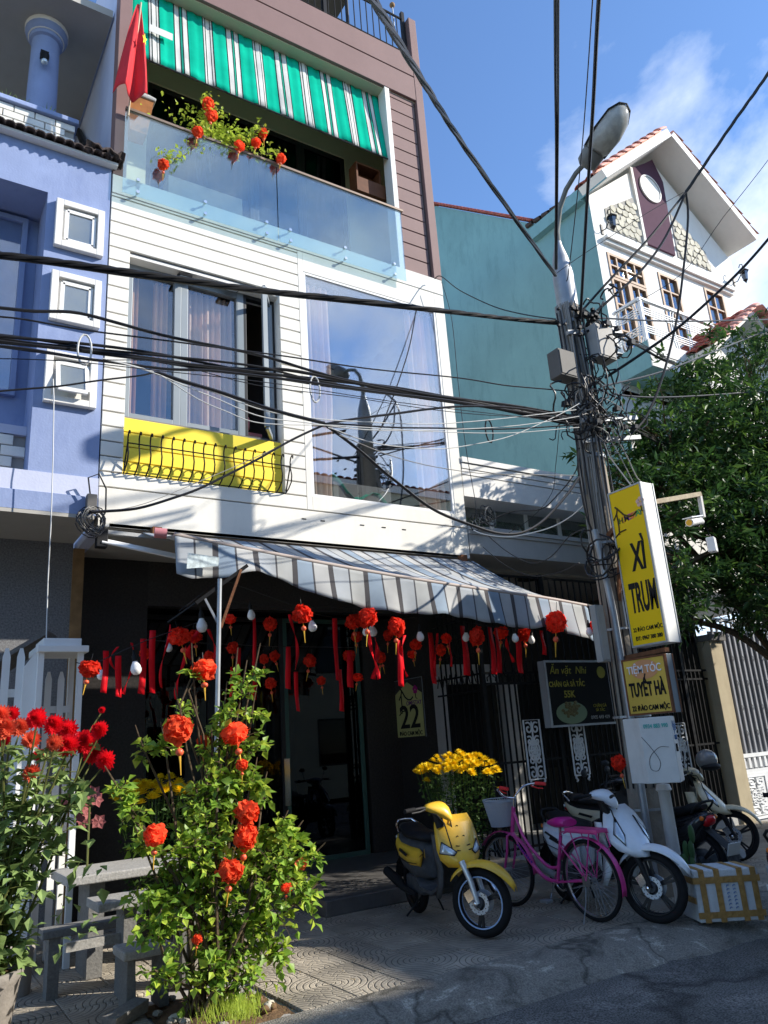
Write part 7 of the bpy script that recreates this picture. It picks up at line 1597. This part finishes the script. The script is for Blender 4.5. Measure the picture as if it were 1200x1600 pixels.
    # rear body
    L1 = [(xr+.46,.50,.05,.13),(xr+.40,.52,.115,.17),(xr+.25,.52,.15,.19),(xr+.05,.56,.165,.16),(xr-.12,.62,.15,.12),(xr-.27,.68,.10,.075),(xr-.36,.70,.05,.04)]
    MB().loft([se(x,z,w_,h) for x,z,w_,h in L1]).build('rear_body', low if style == 'mio' else body, t, smooth=True)
    for s_ in (-1,1):   # coloured side panels
        rows = []
        for x, z, w_, h in L1[1:]:
            x_ = x; top, bot = z+h*.62, z-h*(.35 if style == 'mio' else .75); rows.append([Vector((x_, s_*(w_*(1-.25*f*f)+.010), top+(bot-top)*g)) for g, f in ((0,.9),(.25,.35),(.5,0),(.75,.35),(1,.9))])
        rows.insert(0, [Vector((L1[0][0]+.08, s_*.115, .60+.02*(g-2))) for g in range(5)] if style == 'mio' else [Vector((L1[0][0]+.02, s_*.12, .58-.09*g+.06)) for g in range(5)])
        MB().grid(rows).build('side_panel', body, t, smooth=True, solid=.008)
    if style != 'mio':
        for s_ in (-1,1): MB().obox((xr+.10,s_*.178,.62),(.10,0,-.03),(0,.004,0),(.01,0,.008)).build('side_decal', PLB, t)
    MB().loft([se(x,z,w_,h) for x,z,w_,h in ((xr+.47,.71,.05,.02),(xr+.42,.725,.11,.04),(xr+.25,.73,.135,.045),(xr+.08,.745,.14,.05),(xr+.0,.775,.13,.05),(xr-.16,.79,.11,.04),(xr-.26,.79,.05,.02))]).build('seat', seat, t, smooth=True)
    MB().tube([(xr-.12,.12,.74),(xr-.24,.125,.80),(xr-.36,.08,.84),(xr-.38,0,.845),(xr-.36,-.08,.84),(xr-.24,-.125,.80),(xr-.12,-.12,.74)], .013, 8).build('grab_rail', CHROME if style == 'mio' else PLB, t, smooth=True)
    MB().loft([se(x,z,w_,h,12) for x,z,w_,h in ((xr-.28,.66,.085,.055),(xr-.37,.67,.07,.045),(xr-.41,.675,.03,.02))]).build('tail_light', REDL, t, smooth=True)
    for s_ in (-1,1): MB().ball((xr-.31,s_*.10,.69), .045,.022,.022,10,6).build('rear_indicator', ORL if style != 'mio' else LENS, t, smooth=True)
    MB().loft([[Vector((xr-.27-.13*v, u*.06, .58-.30*v)) for u in (-1,-.3,.3,1)] for v in (0,.5,1)], cap=False).build('rear_mudguard', PLB, t, solid=.008)
    if style == 'black': MB().obox((xr-.385,0,.42),(.004,0,.002),(0,.085,0),(-.02,0,.055)).build('number_plate', BOXW, t)
    en = MB(); en.box(xr-.02, xr+.38, -.10, .02, Rw-.06, Rw+.10); en.build('engine', PLG, t, bevel=.03)
    MB().tube([(xr+.30,-.13,.22),(xr+.05,-.16,.26),(xr-.05,-.165,.30),(xr-.34,-.17,.36)], [.02,.035,.05,.045], 12).build('exhaust', PLB if style == 'mio' else STEEL, t, smooth=True)
    MB().tube([(xr+.2,.12,.18),(xr+.12,.22,.02)], .01, 6).build('kickstand', PLB, t); MB().tube([(xr+.18,0,.2),(xr+.10,-.16,.01)], .01, 6).build('kickstand', PLB, t)
    MB().tube([(xr-.1,.17,.55),(xr-.02,.15,.30)], .02, 8).build('rear_shock', STEEL, t, smooth=True)
        # seams, decals, cables
    for s_ in (-1,1):
        MB().tube([(xr+.40,s_*.15,.50),(xr+.22,s_*.178,.50),(xr+.02,s_*.18,.535),(xr-.12,s_*.16,.60)], .004, 5).build('panel_seam', PLB, t)
        MB().obox((xr+.18,s_*.188,.585),(.09,0,-.02),(0,.003,0),(.012,0,.012)).build('side_decal', PLB, t)
        MB().tube([(xf-.40,s_*.14,1.0),(xf-.30,s_*.12,.98),(xf-.26,s_*.06,.90),(xf-.20,s_*.03,.62)], .006, 5).map(S).build('brake_cable', PLB, t, smooth=True)
        if style != 'mio': MB().tube([(ap(z,.1)+.013, s_*y, z) for z, y in ((V[0][0]-.02,.02),(.80,.055),(.70,.075),(.60,.06),(.56,.03))], .0035, 5).build('apron_seam', PLB, t)
        MB().ball((xf-.02,s_*.088,Rw), .022,.012,.022,10,6).map(S).build('axle_nut', CHROME, t, smooth=True)
    MB().obox((xr+.12,.105,Rw+.02),(.13,0,0),(0,.03,0),(0,0,.07)).build('belt_cover', PLG, t, bevel=.02)
    # shorten the rear overhang
    for o_ in [t]+list(t.children_recursive):
        if o_.type == 'MESH':
            for v_ in o_.data.vertices:
                if v_.co.x < xr and v_.co.z > Rw*2-.06: v_.co.x = xr + (v_.co.x-xr)*.5
    return t
scooter('yellow scooter with grey lower body parked on the pavement before the entrance step', (4.62,6.87), (4.36,5.60), R(38), SCY, 'mio')
scooter('white scooter with black wheels parked behind the pink bicycle', (5.90,6.10), (5.64,4.84), R(30), SCW, 'white', low=PLB)
scooter('black scooter seen from behind with red tail light right of the pole', (7.0,5.30), (7.08,6.57), 0, SCB, 'black', low=PLB)
hs = scooter('cream scooter with a grey helmet on it beyond the foam box', (8.15,7.2), (8.62,6.05), R(20), SCC, 'white', low=PLB, seat=mat('brown_vinyl', (.12,.07,.05), .5))
scooter('pale cream scooter half hidden behind the electric cabinet', (7.65,7.5), (7.90,6.35), R(-15), SCC, 'mio', low=PLB)
scooter('maroon scooter cut off by the right edge of the photo', (6.36,3.98), (7.55,4.28), 0, SCM, 'black', low=PLB).location.z = -.125
hm = thing('helmet', 'grey open face helmet resting on the cream scooter handlebar', 'helmet', (8.45,5.85,.95)); MB().ball((8.42,6.08,1.16), .14,.12,.12,16,10).build('shell', mat('grey_helmet', (.2,.2,.2), .25, .1, coat=.5), hm, smooth=True); MB().ball((8.42,6.04,1.08), .13,.11,.05,14,8).build('lining', PLB, hm, smooth=True)
# ---- bicycle
bk = thing('bicycle', 'pink step through bicycle with white front basket leaning on its kickstand', 'bicycle', (5.42, 5.82, 0), world=False, rz=math.atan2(6.38-5.27, 5.41-5.42))
wb = 1.08; xr, xf, Rb = -wb/2, wb/2, .335
SB = lambda p: RZ(p, R(6), xf-.18, 0)
lean = lambda p: Vector((p.x, p.y + p.z*.05, p.z))
def bwheel(cx, tf, nm):
    o = MB().torus((cx,0,Rb),(0,1,0),Rb-.018,.019,48,8).map(tf).map(lean).build(nm, RUB, bk, smooth=True)
    MB().torus((cx,0,Rb),(0,1,0),Rb-.042,.012,48,6).map(tf).map(lean).build('rim', CHROME, o, smooth=True)
    s = MB()
    for k in range(36):
        a = k*2*math.pi/36; b_ = a+(.5 if k % 2 else -.5); s.tube([(cx+.022*math.cos(b_), (.03 if k % 4 < 2 else -.03), Rb+.022*math.sin(b_)), (cx+(Rb-.05)*math.cos(a), 0, Rb+(Rb-.05)*math.sin(a))], .0013, 4, False)
    s.map(tf).map(lean).build('spokes', STEEL, o); MB().lathe([(0,-.05),(.018,-.05),(.018,.05),(0,.05)], 12, (cx,0,Rb),(0,1,0)).map(tf).map(lean).build('hub', STEEL, o, smooth=True)
    rows = []
    for k in range(22):
        a = R(168-k*7.0) if cx < 0 else R(205-k*7.6); a = R(195 - k*8.2) if cx < 0 else R(182-k*7); rr = Rb+.022; rows.append([Vector((cx+rr*math.cos(a)-.004*0, u*.028, Rb+rr*math.sin(a)-.010*abs(u)**2)) for u in (-1,-.5,0,.5,1)])
    MB().grid(rows).map(tf).map(lean).build('mudguard', PINK, bk, smooth=True, solid=.003); return o
bwheel(xf, SB, 'front_wheel')
def bB(mb): return mb.map(lean)
rwo = bwheel(xr, lambda p: p, 'rear_wheel')
bb_ = Vector((xr+.42,0,.28)); st_ = Vector((xr+.30,0,.66)); hd0 = Vector((xf-.20,0,.90)); hd1 = Vector((xf-.13,0,.68))
fr = MB(); fr.tube([hd0+Vector((0,0,.02)), hd1-Vector((-.01,0,.03))], .020, 10)
fr.tube(smooth_pts([hd0-Vector((-.01,0,.03)), Vector((xf-.30,0,.62)), Vector((xr+.55,0,.42)), Vector((xr+.42,0,.40)), st_.lerp(bb_,.62)]), .015, 8)
fr.tube(smooth_pts([hd1, Vector((xf-.26,0,.50)), Vector((xr+.60,0,.31)), bb_]), .019, 8); fr.tube([bb_, st_+Vector((-.01,0,.03))], .016, 8)
for s_ in (-1,1): fr.tube([bb_+Vector((0,s_*.02,0)), Vector((xr,s_*.055,Rb))], .010, 6); fr.tube([st_+Vector((.01,s_*.015,-.05)), Vector((xr,s_*.055,Rb))], .009, 6); fr.tube([hd1, hd1+Vector((.03,s_*.05,-.03)), Vector((xf-.07,s_*.055,.5)), Vector((xf,s_*.055,Rb))], .012, 8)
bB(fr).build('frame', PINK, bk, smooth=True)
for k in range(9): p = Vector((xf-.26,0,.50)).lerp(Vector((xr+.60,0,.31)), -.25+k/11); bB(MB().obox(p+Vector((0,.0195,.02)),(.010,0,-.006),(0,.001,0),(.003,0,.008))).build('frame_letter_mark', mat('purple_decal', (.15,.03,.3), .5), bk)
bB(MB().loft([se(x,z,w_,h,14) for x,z,w_,h in ((st_.x-.15,.80,.09,.03),(st_.x-.10,.805,.105,.045),(st_.x-.0,.80,.075,.045),(st_.x+.08,.795,.035,.03),(st_.x+.13,.79,.015,.015))])).build('saddle', mat('pink_saddle_vinyl', (.55,.02,.24), .35, .1, coat=.3), bk, smooth=True)
bB(MB().tube([st_, st_+Vector((-.02,0,.11))], .013, 8)).build('seat_post', CHROME, bk)
cr_ = MB(); cr_.loft([[Vector((x, u*w_, z)) for u, z in ((-1,.735),(1,.735),(1,.765),(-1,.765))] for x, w_ in ((xr-.22,.07),(xr-.16,.085),(xr+.16,.075))]); bB(cr_).build('rear_rack_plate', mat('pink_plastic', (.65,.07,.25), .4, .1), bk, bevel=.004)
rk = MB()
for s_ in (-1,1): rk.tube([(xr-.22,s_*.07,.73),(xr+.2,s_*.06,.73),(xr+.28,s_*.02,.70)], .006, 5); rk.tube([(xr-.12,s_*.065,.73),(xr,s_*.065,Rb)], .006, 5); rk.tube([(xr-.2,s_*.065,.73),(xr-.23,s_*.06,.62),(xr-.17,s_*.05,.58)], .006, 5); rk.tube([(xr+.1,s_*.065,.73),(xr,s_*.065,Rb)], .005, 5)
bB(rk).build('rear_rack', PINK, bk, smooth=True)
hb = MB(); stem = hd0+Vector((-.02,0,.10)); hb.tube([hd0, stem], .012, 8)
for s_ in (-1,1): hb.tube(smooth_pts([stem, stem+Vector((.05,s_*.08,.02)), stem+Vector((.02,s_*.20,.10)), stem+Vector((-.08,s_*.26,.12))]), .011, 8)
bB(hb.map(SB)).build('handlebar', CHROME, bk, smooth=True)
for s_ in (-1,1): bB(MB().tube([stem+Vector((-.08,s_*.26,.12)), stem+Vector((-.19,s_*.28,.11))], .017, 10).map(SB)).build('grip', REDG, bk, smooth=True); bB(MB().tube([stem+Vector((-.04,s_*.23,.10)), stem+Vector((-.10,s_*.25,.075)), stem+Vector((-.16,s_*.27,.07))], .006, 5).map(SB)).build('brake_lever', REDG, bk)
bc = Vector((xf-.02,0,.86)); bs = MB()
def bring(z, rx_, ry_, th): bs.tube([bc+Vector((rx_*math.cos(a), ry_*math.sin(a), z)) for a in [q*2*math.pi/24 for q in range(25)]], th, 5)
for z, rx_, ry_, th in ((.13,.145,.19,.006),(.10,.142,.186,.003),(-.12,.10,.13,.004)): bring(z, rx_, ry_, th)
for k in range(7): f = k/6; bring(-.12+.22*f, .10+.042*f, .13+.056*f, .0028)
for k in range(44): a = k*2*math.pi/44; bs.tube([bc+Vector((.10*math.cos(a), .13*math.sin(a), -.12)), bc+Vector((.145*math.cos(a), .19*math.sin(a), .13))], .003, 4)
bs.lathe([(0,-.12),(.10,-.118)], 20, bc); bs.add([bc+Vector((q_[0]*math.cos(a)*.99, q_[1]*math.sin(a)*.99, q_[2])) for q_ in ((.10,.13,-.12),(.143,.188,.11)) for a in [k*2*math.pi/24 for k in range(24)]], [(k,(k+1)%24,24+(k+1)%24,24+k) for k in range(24)]); bB(bs.map(SB)).build('basket', BASK, bk)
bB(MB().tube([bb_+Vector((0,.05,0)), bb_+Vector((.07,.06,-.15))], .009, 6)).build('crank', CHROME, bk); bB(MB().box(bb_.x+.03,bb_.x+.12,.07,.15,bb_.z-.165,bb_.z-.14)).build('pedal', STEEL, bk, bevel=.004)
bB(MB().tube([bb_+Vector((0,-.05,0)), bb_+Vector((-.07,-.06,.15))], .009, 6)).build('crank', CHROME, bk); bB(MB().lathe([(.07,-.045),(.085,-.045),(.085,-.04),(.07,-.04)], 28, bb_, (0,1,0), True)).build('chainring', CHROME, bk)
bB(MB().tube([(xr,-.05,Rb+.03),(bb_.x,-.045,bb_.z+.085)], .004, 4).tube([(xr,-.05,Rb-.03),(bb_.x,-.045,bb_.z-.085)], .004, 4)).build('chain', STEEL, bk)
bB(MB().lathe([(0,.052),(.05,.052),(.05,.068),(0,.068)], 16, (xr,0,Rb), (0,1,0))).build('drum_brake', CHROME, bk)
MB().tube([(xr+.02,.07,Rb-.02),(xr+.03,.09,.16),(xr+.02,.16,.005)], .006, 5).tube([(xr+.02,-.07,Rb-.02),(xr+.02,-.14,.005)], .006, 5).build('kickstand', STEEL, bk)
# small pavement litter
lt = MB()
for k in range(60):
    x, y = random.uniform(1.7,6), random.uniform(5.1,7.2); s_ = random.uniform(.006,.02); a = random.uniform(0,3); lt.add([(x,y,.006),(x+s_*math.cos(a),y+s_*math.sin(a),.008),(x+s_*math.cos(a+.9),y+s_*math.sin(a+.9),.007)], [(0,1,2)])
for k in range(120):
    x, y = 1.7+abs(random.gauss(0,.8)), random.uniform(5.05,6.3); s_ = random.uniform(.008,.028); a = random.uniform(0,6); lt.add([(x,y,.008),(x+s_*math.cos(a),y+s_*math.sin(a),.012),(x+s_*math.cos(a+.6)*.6,y+s_*math.sin(a+.6)*.6,.016)], [(0,1,2)])
o = lt.build('fallen_leaves', mat('dry_leaf', (.18,.13,.05), .8, .5, 20)); tag(o, 'dry leaves and specks scattered on the pavement', 'leaf litter'); o['kind'] = 'stuff'
for o in bpy.data.objects:
    for k in ('_world', '_world_child'):
        if k in o: del o[k]
